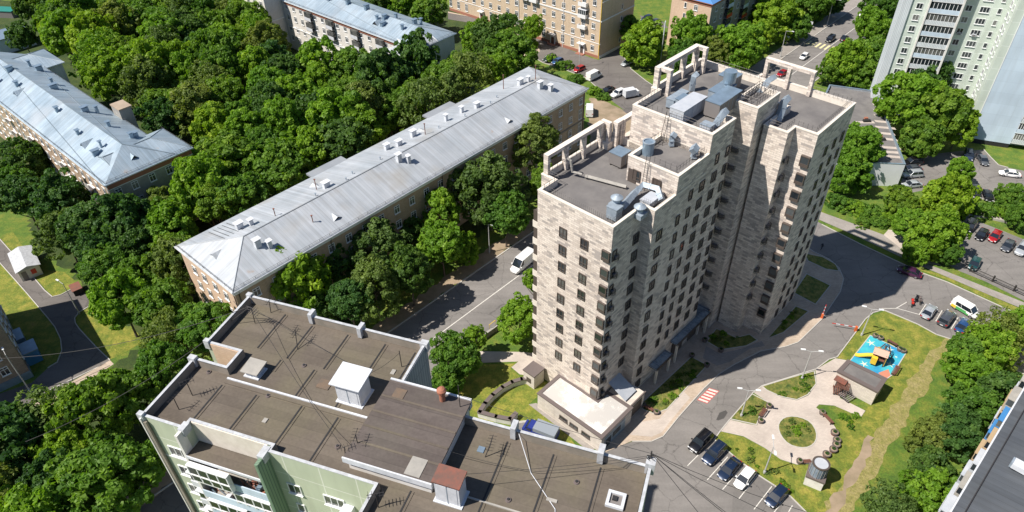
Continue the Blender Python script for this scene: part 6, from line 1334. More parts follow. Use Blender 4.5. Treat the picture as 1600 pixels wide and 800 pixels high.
# ================================================================== VEHICLES
def paint(name, col, metal=.35, rough=.28): M[name] = mat(name, col, rough, metal=metal, coat=.8); return M[name]
for nme, c in dict(car_black=(.012, .012, .015), car_navy=(.015, .03, .07), car_blue=(.03, .09, .24), car_silver=(.45, .48, .52), car_white=(.78, .78, .78), car_red=(.42, .012, .018), car_purple=(.07, .015, .06), car_teal=(.015, .07, .075), car_grey=(.09, .1, .12), car_brown=(.09, .045, .035), car_green=(.03, .05, .04)).items(): paint(nme, c, .0 if nme == 'car_white' else .35)
M['car_glass'] = mat('car_glass', (.015, .02, .028), .05, spec=.9); M['tyre'] = mat('tyre', (.015, .015, .015), .9); M['rim'] = mat('wheel_rim', (.4, .41, .43), .35, metal=.8)
M['headlight'] = mat('headlight_glass', (.75, .77, .8), .15); M['taillight'] = mat('taillight_red', (.35, .01, .01), .3)
def car_meshes(kind):
    Ls, W, Hh = {'sedan': (4.6, 1.8, 1.45), 'hatch': (4.2, 1.76, 1.5), 'suv': (4.75, 1.92, 1.75), 'van': (5.6, 2.0, 2.45), 'minibus': (4.9, 1.9, 1.95)}[kind]
    hl = Ls/2; mb = MB()
    # lower hull: stations (x, half width, z bottom, z belt)
    st = {'sedan': [(-hl, .62, .42, .72), (-hl+.12, .78, .3, .86), (-hl+.9, .9, .22, .98), (-.5, .9, .2, .96), (.7, .9, .2, .94), (hl-1.0, .88, .22, .84), (hl-.25, .8, .26, .7), (hl, .6, .36, .56)],
          'hatch': [(-hl, .7, .4, .8), (-hl+.1, .82, .28, .95), (-hl+.8, .88, .22, 1.0), (-.5, .88, .2, .98), (.7, .88, .2, .97), (hl-.9, .86, .22, .9), (hl-.2, .78, .26, .74), (hl, .58, .36, .58)],
          'suv': [(-hl, .78, .45, .95), (-hl+.1, .9, .32, 1.1), (-hl+.8, .95, .28, 1.12), (-.5, .95, .26, 1.12), (.7, .95, .26, 1.12), (hl-1.0, .94, .28, 1.05), (hl-.2, .86, .3, .92), (hl, .7, .4, .75)],
          'van': [(-hl, .95, .35, 1.3), (-hl+.1, 1.0, .3, 1.35), (-hl+.9, 1.0, .28, 1.35), (-.5, 1.0, .28, 1.35), (1.0, 1.0, .28, 1.3), (hl-.9, .98, .28, 1.15), (hl-.2, .88, .3, .95), (hl, .7, .4, .8)],
          'minibus': [(-hl, .88, .35, 1.05), (-hl+.1, .94, .3, 1.1), (-hl+.9, .95, .28, 1.12), (-.5, .95, .26, 1.12), (1.0, .95, .26, 1.1), (hl-.8, .92, .28, 1.0), (hl-.2, .84, .3, .85), (hl, .66, .4, .68)]}[kind]
    rings = []
    for x, w_, z0, z1 in st: rings += [(x, -w_*.86, z0), (x, -w_, z0+.16), (x, -w_*1.0, z1-.18), (x, -w_*.9, z1-.03), (x, -w_*.5, z1+.03), (x, w_*.5, z1+.03), (x, w_*.9, z1-.03), (x, w_, z1-.18), (x, w_, z0+.16), (x, w_*.86, z0)]
    n = 10; fs = [(i*n+j, i*n+(j+1) % n, (i+1)*n+(j+1) % n, (i+1)*n+j) for i in range(len(st)-1) for j in range(n)]+[tuple(range(n)), tuple((len(st)-1)*n+j for j in range(n))]
    mb.add(rings, fs, 'car_black')
    belt = max(s[3] for s in st[2:5])
    cab = {'sedan': (-1.75, -.95, .45, 1.25), 'hatch': (-2.0, -1.5, .35, 1.15), 'suv': (-2.25, -1.95, .4, 1.15), 'van': (-2.76, -2.7, 1.1, 2.05), 'minibus': (-2.42, -2.3, .95, 1.75)}[kind]   # rear base, roof rear, roof front, windscreen base
    wb, wt = W/2*.93, W/2*.76
    if kind in ('van', 'minibus'): wt = W/2*.88
    rear, rr_, rf_, fr = cab; zt = Hh
    g = MB()
    g.add([(rear, -wb, belt-.05), (fr, -wb, belt-.08), (fr, wb, belt-.08), (rear, wb, belt-.05), (rr_, -wt, zt-.06), (rf_, -wt, zt-.06), (rf_, wt, zt-.06), (rr_, wt, zt-.06)], [(0, 1, 5, 4), (2, 3, 7, 6), (1, 2, 6, 5), (3, 0, 4, 7), (4, 5, 6, 7)], 'car_glass')
    # roof skin
    r_ = [(rr_-.06, -wt*.93, zt-.05), (rr_-.06, wt*.93, zt-.05), (rf_+.06, wt*.93, zt-.05), (rf_+.06, -wt*.93, zt-.05), (rr_+.15, -wt*.8, zt+.01), (rr_+.15, wt*.8, zt+.01), (rf_-.15, wt*.8, zt+.01), (rf_-.15, -wt*.8, zt+.01)]
    mb.add(r_, [(4, 5, 6, 7), (0, 1, 5, 4), (1, 2, 6, 5), (2, 3, 7, 6), (3, 0, 4, 7)], 'car_black')
    def lerp(a, b_, t): return tuple(x+(y-x)*t for x, y in zip(a, b_))
    for s in (-1, 1):      # pillars
        for xb, xt, k in ((rear, rr_, .1), (fr, rf_, .07), ((rear+fr)/2-.1, (rr_+rf_)/2-.1, .05)):
            mb.tube([(xb, s*wb*1.0, belt-.06), (xt, s*wt*1.0, zt-.05)], k*.55, 'car_black', 5)
        mb.tube([(rr_, s*wt, zt-.05), (rf_, s*wt, zt-.05)], .05, 'car_black', 5)
        mb.box(fr-.35, fr-.15, s*(W/2+.1)-.1, s*(W/2+.1)+.1, belt-.02, belt+.12, 'car_black')
    if kind in ('van', 'minibus'):   # solid sides
        x1 = rf_-.35 if kind == 'van' else -1.6
        for s in (-1, 1):
            mb.add([(rear-.01, s*(wb+.012), belt-.1), (x1, s*(wb+.012), belt-.1), (x1, s*(wt+.012), zt-.05), (rr_-.01, s*(wt+.012), zt-.05)], [(0, 1, 2, 3)], 'car_black')
        if kind == 'van': mb.add([(rear-.02, -wb, belt-.1), (rear-.02, wb, belt-.1), (rr_-.02, wt, zt-.05), (rr_-.02, -wt, zt-.05)], [(0, 1, 2, 3)], 'car_black')
    if kind == 'suv':
        for s in (-1, 1): mb.tube([(rr_+.1, s*wt*.86, zt+.06), (rf_-.1, s*wt*.86, zt+.06)], .025, 'rim', 5)
    body = mb.mesh('body'); bm = bmesh.new(); bm.from_mesh(body)
    for f in bm.faces: f.smooth = True
    bm.to_mesh(body); bm.free()
    try: body.set_sharp_from_angle(angle=R(38))
    except Exception: pass
    wh = MB(); 
    for s in (-1,): pass
    rw_ = .33 if kind != 'suv' else .37
    N = 18; A_ = [(rw_*math.cos(i*2*math.pi/N), -.11, rw_*math.sin(i*2*math.pi/N)) for i in range(N)]; B_ = [(x, .11, z) for x, y, z in A_]
    wh.add(A_+B_, [(i, (i+1) % N, N+(i+1) % N, N+i) for i in range(N)]+[tuple(range(N)), tuple(range(N, 2*N))], 'tyre'); tyre = wh.mesh('tyre')
    wh = MB(); A_ = [(rw_*.62*math.cos(i*2*math.pi/N), -.125, rw_*.62*math.sin(i*2*math.pi/N)) for i in range(N)]; B_ = [(x, .125, z) for x, y, z in A_]
    wh.add(A_+B_, [(i, (i+1) % N, N+(i+1) % N, N+i) for i in range(N)]+[tuple(range(N)), tuple(range(N, 2*N))], 'rim'); rim = wh.mesh('rim')
    lt = MB(); lt.box(-.09, .12, -.17, .17, -.07, .08, 'headlight'); hd = lt.mesh('headlight'); lt = MB(); lt.box(-.1, .06, -.16, .16, -.09, .1, 'taillight'); tl = lt.mesh('taillight')
    pt2 = MB(); pt2.box(-.02, .02, -.26, .26, -.06, .06, 'white_frame'); plate = pt2.mesh('number_plate')
    return dict(body=body, glass=g.mesh('glass'), tyre=tyre, rim=rim, hd=hd, tl=tl, plate=plate, L=Ls, W=W, st=st, r=rw_, belt=belt)
CM = {k: car_meshes(k) for k in ('sedan', 'hatch', 'suv', 'van', 'minibus')}
def car(kind, paintname, pos, az, label, cat='car', group=None, z=.03):
    c = CM[kind]; o = thing(kind+'_car' if kind in ('sedan', 'hatch', 'suv') else kind, label, cat, Vector((pos[0], pos[1], z)), az, group); o.name = 'parked_car' if kind in ('sedan', 'hatch', 'suv') else kind
    b = place(o, c['body'], 'body', 0, 0, 0); b.material_slots[0].link = 'OBJECT'; b.material_slots[0].material = M[paintname]
    place(o, c['glass'], 'window', 0, 0, 0)
    for x in (-c['L']*.3, c['L']*.315):
        for s in (-1, 1):
            w_ = place(o, c['tyre'], 'wheel', x, s*(c['W']/2-.12), c['r']); q = bpy.data.objects.new('rim', c['rim']); C.objects.link(q); q.parent = w_
    f = c['st'][-2]; r_ = c['st'][1]
    for s in (-1, 1): place(o, c['hd'], 'headlight', f[0]+.02, s*f[1]*.74, f[3]-.12); place(o, c['tl'], 'taillight', r_[0]-.03, s*r_[1]*.8, r_[3]-.15)
    place(o, c['plate'], 'number_plate', c['st'][-1][0]+.01, 0, .45); place(o, c['plate'], 'number_plate', c['st'][0][0]-.01, 0, .6)
    return o
def carpx(kind, pn, front, rear, label, cat='car', group=None, zz=.75):
    a, b_ = P(*front, zz), P(*rear, zz); return car(kind, pn, ((a.x+b_.x)/2, (a.y+b_.y)/2), az_of(b_, a), label, cat, group)
G1_, G2_, G3_, G4_, G5_ = 'cars parked below the round plaza', 'cars parked in the bays right of the playground', 'cars in the right car park', 'cars in the yard behind the flat-roofed hall', 'cars in the upper yard'
carpx('suv', 'car_black', (1081, 703), (1108, 676), 'black SUV with roof rails parked nearest the tower', group=G1_)
carpx('suv', 'car_navy', (1101, 724), (1131, 692), 'dark blue SUV parked second from the tower in the lower row', group=G1_)
carpx('sedan', 'car_navy', (1125, 748), (1154, 715), 'dark blue saloon between the blue SUV and the white hatchback', group=G1_)
carpx('hatch', 'car_white', (1151, 762), (1176, 731), 'white hatchback in the lower parking row', group=G1_)
carpx('hatch', 'car_navy', (1198, 791), (1229, 758), 'dark blue hatchback by itself at the lower end of the row', group=G1_)
carpx('sedan', 'car_silver', (1461, 474), (1443, 498), 'silver saloon in the first bay right of the playground', group=G2_)
carpx('suv', 'car_grey', (1489, 484), (1469, 510), 'grey SUV in the middle bay right of the playground', group=G2_)
carpx('sedan', 'car_blue', (1514, 495), (1496, 520), 'blue saloon in the third bay, partly under the trees', group=G2_)
carpx('sedan', 'car_purple', (1403, 417.5), (1440, 430), 'dark purple saloon driving along the shaded yard road', 'car')
carpx('hatch', 'car_teal', (1518, 421), (1528, 402), 'dark green hatchback alone at the edge of the right car park', group=G3_)
for x, y, pn, k, lb in [(1515, 353, 'car_black', 'suv', 'black SUV, leftmost in the row of the right car park'), (1534, 364.5, 'car_black', 'sedan', 'black saloon left of the red car in the right car park'), (1554.5, 368, 'car_red', 'hatch', 'red hatchback in the row of the right car park'), (1575, 382, 'car_grey', 'sedan', 'dark grey saloon right of the red hatchback'), (1597, 388, 'car_silver', 'suv', 'silver SUV cut by the right photo edge')]:
    carpx(k, pn, (x-6, y+9), (x+7, y-8), lb, group=G3_)
for x, y, pn, k, lb in [(1523.5, 300, 'car_black', 'suv', 'black SUV under the small tree behind the right car park'), (1544, 304, 'car_black', 'sedan', 'black saloon between the SUV and the brown car'), (1565, 307, 'car_brown', 'suv', 'brown SUV half hidden by a bush'), (1602, 312, 'car_red', 'sedan', 'red saloon at the right edge behind the bush')]:
    carpx(k, pn, (x+3, y+9), (x-4, y-8), lb, group=G4_)
carpx('sedan', 'car_white', (1560, 268), (1597, 273), 'white saloon standing across the yard below the lawn', group=G4_)
carpx('suv', 'car_navy', (1514, 253), (1513, 233), 'dark blue SUV at the foot of the pale blue tower', group=G4_); carpx('sedan', 'car_grey', (1541, 257), (1531, 241), 'grey saloon beside the blue SUV under the pale blue tower', group=G4_)
for y, pn, k, lb in [(252, 'car_black', 'suv', 'black SUV, furthest of those beside the flat-roofed hall'), (262, 'car_grey', 'sedan', 'dark saloon second beside the flat-roofed hall'), (271, 'car_silver', 'suv', 'silver SUV third beside the flat-roofed hall'), (286.5, 'car_silver', 'sedan', 'silver saloon nearest beside the flat-roofed hall')]:
    carpx(k, pn, (1413, y+2), (1438, y), lb, group=G4_)
carpx('hatch', 'car_white', (1250, 93), (1263, 82), 'white hatchback on the main street before the crossing'); carpx('suv', 'car_black', (1291, 66), (1304, 55), 'black SUV just beyond the street crossing'); carpx('sedan', 'car_black', (1326, 53), (1313, 65), 'black saloon in the right lane beyond the crossing')
carpx('sedan', 'car_white', (1341, 26), (1354, 16), 'white saloon furthest up the main street'); carpx('sedan', 'car_red', (1214, 118), (1232, 109), 'red saloon on the street seen through the roof arcade'); carpx('sedan', 'car_silver', (1342, 62), (1332, 70), 'pale car half hidden by the street trees', 'car')
for x, y, pn, k, lb, dx in [(858.5, 91, 'car_green', 'suv', 'dark green SUV leftmost in the upper yard', 8), (871, 95, 'car_blue', 'hatch', 'blue-grey hatchback next to the green SUV in the upper yard', 8), (905, 107, 'car_red', 'hatch', 'red hatchback beside the yard lamp', 8), (950, 140, 'car_black', 'sedan', 'black saloon beside the green strip in the upper yard', 9), (965.5, 145.5, 'car_white', 'suv', 'white SUV between black saloon and box van', 8), (979.5, 98, 'car_silver', 'hatch', 'pale car under the tree right of the beige house', 5), (1010, 29, 'car_navy', 'suv', 'dark blue SUV beyond the beige house', 9), (1024, 33, 'car_grey', 'sedan', 'grey saloon beyond the beige house', 9)]:
    carpx(k, pn, (x-dx, y+dx*.45), (x+dx, y-dx*.45), lb, group=G5_)
carpx('van', 'car_white', (937, 113), (919, 122), 'white panel van in the upper yard', 'van', zz=1); carpx('van', 'car_white', (921, 166), (921, 178), 'white van half hidden behind the long metal-roofed house', 'van', zz=1)
v_ = carpx('van', 'car_white', (803, 421), (830, 398), 'white long-roofed delivery van driving down the main street', 'van', zz=1.2); v_.scale = (1.12, 1.08, 1.15)
# white box trailer
p = P(983, 152, 0); o = thing('box_trailer', 'white box van body parked beside the tower upper roof', 'trailer', p, 70, G5_); b = MB(); b.box(-1.7, 1.5, -1.0, 1.0, .6, 2.6, 'white_metal'); b.build('box', o); b = MB(); b.box(1.55, 2.6, -.9, .9, .5, 1.9, 'car_white'); b.box(2.3, 2.63, -.8, .8, 1.2, 1.8, 'car_glass'); b.build('cab', o)
for x in (-1.1, 1.9):
    for s in (-1, 1): place(o, CM['van']['tyre'], 'wheel', x, s*.9, .33)
# minibus with green and yellow livery
mbus = carpx('minibus', 'car_white', (1525, 490), (1494, 472), 'white minibus with green and yellow stripes driving past the bays', 'minibus', zz=1)
M['livery_green'] = mat('livery_green', (.08, .35, .1), .4); M['livery_yellow'] = mat('livery_yellow', (.7, .5, .05), .4)
for s in (-1, 1): b = MB(); b.box(-1.3, .6, s*.965-.008, s*.965+.008, .4, 1.0, 'livery_green'); b.box(-2.2, -1.3, s*.965-.008, s*.965+.008, .4, 1.0, 'livery_yellow'); b.box(.6, 1.1, s*.965-.008, s*.965+.008, .35, .7, 'livery_green'); b.build('livery', mbus)
# small blue lorry with grey tilt cover
a, b_ = P(829, 668, 1), P(862, 681, 1); lo_ = thing('lorry', 'small blue lorry with a grey box cover beside the tower annex', 'lorry', ((a.x+b_.x)/2, (a.y+b_.y)/2, .02), az_of(b_, a))
b = MB(); b.box(-2.7, 1.0, -1.05, 1.05, .8, 2.55, 'tarpaulin'); b.box(-2.74, 1.04, -1.08, 1.08, .75, 1.75, mat('lorry_blue', (.015, .03, .2), .4)) ; b.build('cargo_box', lo_)
M['lorry_blue'] = MATS['lorry_blue']
b = MB(); b.box(1.1, 2.9, -.98, .98, .5, 1.35, 'lorry_blue'); b.add([(1.1, -.95, 1.35), (2.55, -.95, 1.35), (2.55, .95, 1.35), (1.1, .95, 1.35), (1.15, -.85, 2.05), (2.0, -.85, 2.05), (2.0, .85, 2.05), (1.15, .85, 2.05)], [(0, 1, 5, 4), (2, 3, 7, 6), (3, 0, 4, 7), (4, 5, 6, 7)], 'lorry_blue'); b.build('cab', lo_)
b = MB(); b.add([(2.56, -.9, 1.37), (2.56, .9, 1.37), (2.03, .8, 2.02), (2.03, -.8, 2.02)], [(0, 1, 2, 3)], 'car_glass'); [b.box(1.4, 2.1, s*.95-.02, s*.95+.02, 1.4, 1.85, 'car_glass') for s in (-1, 1)]; b.build('window', lo_)
for x in (-1.7, 2.0):
    for s in (-1, 1): w_ = place(lo_, CM['van']['tyre'], 'wheel', x, s*.9, .33); q = bpy.data.objects.new('rim', CM['van']['rim']); C.objects.link(q); q.parent = w_
for s in (-1, 1): b = MB(); b.box(-2.2, -1.5, s*1.09-.01, s*1.09+.01, 1.0, 1.6, 'livery_yellow'); b.box(-1.3, .4, s*1.09-.01, s*1.09+.01, 1.1, 1.45, 'white_metal'); b.build('lettering', lo_); b = MB(); b.box(2.85, 2.94, s*.7-.15, s*.7+.15, .75, .95, 'headlight'); b.build('headlight', lo_)
# motorcycles and their load
def moto(px, py, az, lb, col):
    o = thing('motorcycle', lb, 'motorcycle', P(px, py, 0), az, 'motorcycles in the first bay')
    for x in (-.7, .7): b = MB(); [b.tube([(x+.3*math.cos(i*.524), 0, .32+.3*math.sin(i*.524)) for i in range(13)], .06, 'tyre', 5)]; b.build('wheel', o)
    b = MB(); b.tube([(-.7, 0, .35), (-.2, 0, .7), (.4, 0, .8), (.7, 0, .35)], .07, 'rail', 6); b.box(-.25, .35, -.18, .18, .35, .65, 'unit_grey'); b.build('frame', o)
    b = MB(); b.tube([(0, 0, .85), (.45, 0, .95)], .2, col, 8); b.box(-.7, -.3, -.2, .2, .75, 1.05, col); b.box(.5, .8, -.22, .22, .6, .95, col); b.build('bodywork', o)
    b = MB(); b.box(-.4, .1, -.16, .16, .85, .95, 'black'); b.build('seat', o); b = MB(); b.tube([(.5, -.38, 1.1), (.6, 0, 1.0), (.5, .38, 1.1)], .03, 'rail', 5); b.build('handlebar', o)
moto(1424, 476, 25, 'red motorcycle at the front of the first marked bay', 'red'); moto(1430, 470, 40, 'dark motorcycle behind the red one', 'car_black'); moto(1436, 472, 15, 'dark motorcycle nearest the silver saloon', 'coping_dark')

# ================================================================== A PERSON on the shaded yard road
pp = P(1283, 390, .02)
sk = bpy.data.meshes.new('body'); J = dict(pel=(0, 0, .95), ch=(0, 0, 1.35), nk=(0, 0, 1.5), hd=(0.02, 0, 1.68), kl=(.12, .1, .5), fl=(.22, .1, .05), tl=(.36, .1, .03), kr=(-.02, -.1, .5), fr=(-.25, -.1, .08), tr=(-.12, -.1, .03), sl=(0, .2, 1.42), el=(-.1, .26, 1.13), hl=(.05, .27, .9), sr=(0, -.2, 1.42), er=(.06, -.26, 1.12), hr=(.22, -.27, .95), hpl=(0, .1, .92), hpr=(0, -.1, .92))
K_ = list(J); E_ = [('pel', 'ch'), ('ch', 'nk'), ('nk', 'hd'), ('pel', 'hpl'), ('hpl', 'kl'), ('kl', 'fl'), ('fl', 'tl'), ('pel', 'hpr'), ('hpr', 'kr'), ('kr', 'fr'), ('fr', 'tr'), ('ch', 'sl'), ('sl', 'el'), ('el', 'hl'), ('ch', 'sr'), ('sr', 'er'), ('er', 'hr')]
sk.from_pydata([J[k] for k in K_], [(K_.index(a), K_.index(b_)) for a, b_ in E_], [])
po_ = bpy.data.objects.new('person', sk); C.objects.link(po_); po_.location = pp; po_.rotation_euler = (0, 0, R(200))
RD = dict(pel=.15, ch=.16, nk=.06, hd=.11, kl=.065, fl=.05, tl=.04, kr=.065, fr=.05, tr=.04, sl=.07, el=.045, hl=.04, sr=.07, er=.045, hr=.04, hpl=.1, hpr=.1)
md = po_.modifiers.new('skin', 'SKIN'); 
for k, vv in zip(K_, sk.skin_vertices[0].data): vv.radius = (RD[k], RD[k]); vv.use_root = (k == 'pel')
po_.modifiers.new('sub', 'SUBSURF').levels = 1
sk.materials.append(mat('dark_clothes', (.03, .035, .05), .9)); tag(po_, 'person in dark clothes walking across the shaded yard road', 'person')

# ================================================================== TREES
def crown_mesh(seed, shape='round', nclump=230, leaves=46, leafm='leaf_mid', R_=5.0, aspect=1.15, leaf=.27, clump=.78):
    g = np.random.default_rng(seed)
    # lobes give the crown an uneven outline
    lob = g.normal(size=(9, 3)); lob /= np.linalg.norm(lob, axis=1)[:, None]; lob[:, 2] = np.abs(lob[:, 2])*.8-.1
    amp = g.uniform(.12, .42, 9)
    d = g.normal(size=(nclump*3, 3)); d /= np.linalg.norm(d, axis=1)[:, None]
    d = d[d[:, 2] > (-.55 if shape != 'bush' else -.15)][:nclump]; n = len(d)
    r = .72+sum(a*np.maximum(0, d@l)**4 for a, l in zip(amp, lob)); r *= g.uniform(.66, 1.1, n)**.8
    inner = g.random(n) < .2; r[inner] *= .62
    c = d*r[:, None]*R_; c[:, 2] *= aspect
    if shape == 'tall': c[:, :2] *= (1-.32*np.clip(c[:, 2]/(R_*aspect), -1, 1))[:, None]; c[:, 2] *= 1.2
    if shape == 'cone': t = np.clip((c[:, 2]/(R_*aspect)+1)/2, 0, 1); c[:, :2] *= (1.15-1.0*t)[:, None]; c[:, 2] *= 1.35
    V, ATT = [], []
    cs = clump*g.uniform(.7, 1.35, n)
    for i in range(n):
        m_ = int(leaves*g.uniform(.75, 1.25)*(cs[i]/clump)**1.6)
        q = g.normal(size=(m_, 3)); q /= np.linalg.norm(q, axis=1)[:, None]; q = q+d[i]*.75; q /= np.linalg.norm(q, axis=1)[:, None]
        p = c[i]+q*cs[i]*g.uniform(.75, 1.08, m_)[:, None]*np.array([1, 1, .78])
        nn = q*.8+g.normal(size=(m_, 3))*.6+np.array([0, 0, .3]); nn /= np.linalg.norm(nn, axis=1)[:, None]
        a = np.cross(nn, g.normal(size=(m_, 3))); a /= np.linalg.norm(a, axis=1)[:, None]; b_ = np.cross(nn, a)
        s = leaf*g.uniform(.6, 1.25, m_)[:, None]
        V.append(np.stack([p-a*s-b_*s*.6, p+a*s*.9-b_*s*.5, p+a*s+b_*s*.6, p-a*s*.8+b_*s*.7], 1).reshape(-1, 3)); ATT.append(np.full(m_, np.clip(g.normal(.45, .24), 0, 1)))
    V = np.concatenate(V).astype(np.float32); ATT = np.concatenate(ATT).astype(np.float32); nf = len(V)//4
    me = bpy.data.meshes.new('crown'); me.vertices.add(len(V)); me.vertices.foreach_set('co', V.ravel())
    me.loops.add(nf*4); me.loops.foreach_set('vertex_index', np.arange(nf*4, dtype=np.int32)); me.polygons.add(nf); me.polygons.foreach_set('loop_start', np.arange(0, nf*4, 4, dtype=np.int32)); me.update(calc_edges=True)
    at = me.attributes.new('clump', 'FLOAT', 'FACE'); at.data.foreach_set('value', ATT); me.materials.append(M[leafm]); return me
def trunk_mesh(seed, h=1.0):
    g = random.Random(seed); mb = MB(); mb.tube([(0, 0, -.3), (.05, 0, 1.5), (g.uniform(-.25, .25), g.uniform(-.25, .25), 4.5), (g.uniform(-.5, .5), g.uniform(-.5, .5), 9.5)], .3, 'bark', 8, r1=.08)
    for i in range(6):
        a = i*1.05+g.random(); z = 3.2+i*.75; L_ = g.uniform(2.4, 3.9); mb.tube([(0, 0, z), (math.cos(a)*L_*.5, math.sin(a)*L_*.5, z+1.3), (math.cos(a)*L_, math.sin(a)*L_, z+g.uniform(2, 3.4))], .13, 'bark', 6, r1=.03)
    return mb.mesh('trunk')
TM = [trunk_mesh(i) for i in range(4)]
CR = {'bright': [crown_mesh(10+i, leafm='leaf_bright') for i in range(3)], 'mid': [crown_mesh(20+i, leafm='leaf_mid', aspect=1.1) for i in range(4)], 'dark': [crown_mesh(30+i, leafm='leaf_dark', aspect=1.2) for i in range(3)],
      'olive': [crown_mesh(40+i, 'tall', leafm='leaf_olive', leaf=.22, leaves=50, clump=.7, nclump=250) for i in range(3)], 'tallbright': [crown_mesh(50+i, 'tall', leafm='leaf_bright', nclump=230) for i in range(2)],
      'airy': [crown_mesh(100+i, 'tall', leafm=lm, nclump=170, leaves=26, clump=.85, leaf=.22) for i, lm in enumerate(('leaf_bright', 'leaf_olive'))],
      'conifer': [crown_mesh(60, 'cone', leafm='leaf_dark', leaf=.22, clump=.7, nclump=240)], 'bush': [crown_mesh(70+i, 'bush', leafm='leaf_mid', nclump=110, aspect=.75) for i in range(2)], 'bushbright': [crown_mesh(80+i, 'bush', leafm='leaf_bright', nclump=110, aspect=.75) for i in range(2)]}
KINDWORD = {'bright': 'bright green tree', 'mid': 'mid-green tree', 'dark': 'dark green tree', 'olive': 'olive-green tree', 'tallbright': 'tall bright green tree', 'airy': 'thin-crowned tree', 'conifer': 'dark conifer', 'bush': 'mid-green shrub', 'bushbright': 'bright green shrub'}
tr = random.Random(11)
NT = 0
def tree_at(x, y, D, hcrown, kind, label, group=None):
    """crown of diameter D whose middle stands hcrown above the ground"""
    global NT; NT += 1
    bush = kind.startswith('bush'); name = 'shrub' if bush else ('pine_tree' if kind == 'conifer' else 'tree')
    o = thing(name, label, 'shrub' if bush else 'tree', (x, y, 0), tr.uniform(0, 360), group)
    s = D/2/5.0; sz = s*(tr.uniform(.95, 1.2) if kind in ('olive', 'tallbright', 'conifer', 'airy') else tr.uniform(.9, 1.32))
    if bush: place(o, tr.choice(CR[kind]), 'crown', 0, 0, .3, tr.uniform(0, 6.3), (s, s, s)); 
    else: place(o, tr.choice(CR[kind]), 'crown', 0, 0, hcrown, tr.uniform(0, 6.3), (s*tr.uniform(.93, 1.07), s*tr.uniform(.93, 1.07), sz))
    k = (hcrown+1.5)/9.5
    place(o, tr.choice(TM), 'trunk' if not bush else 'stem', 0, 0, 0, tr.uniform(0, 6.3), (k*.8 if not bush else .15, k*.8 if not bush else .15, k if not bush else .15))
    return o
def tpx(px, py, wpx, kind, label, group=None, hc=None, f=.84):
    """crown seen with its middle at px,py and wpx wide"""
    hc0 = hc or 5; 
    for _ in range(4):
        p = P(px, py, hc0); f_ = f*(1.08 if group == 'trees between the long house and the street' else 1); dist = (p-cam.location if False else p-cam.matrix_world.translation).length; D = wpx*dist/FPX*f_; hc0 = hc or max(1.0, .62*D+1.6)
    if kind.startswith('bush'): p = P(px, py, D*.25)
    return tree_at(p.x, p.y, D, hc0, kind, label, group)
gS, gR, gN, gP = 'trees between the long house and the street', 'trees right of the street beside the tower', 'trees of the upper streets and yards', 'trees beside the right yards'
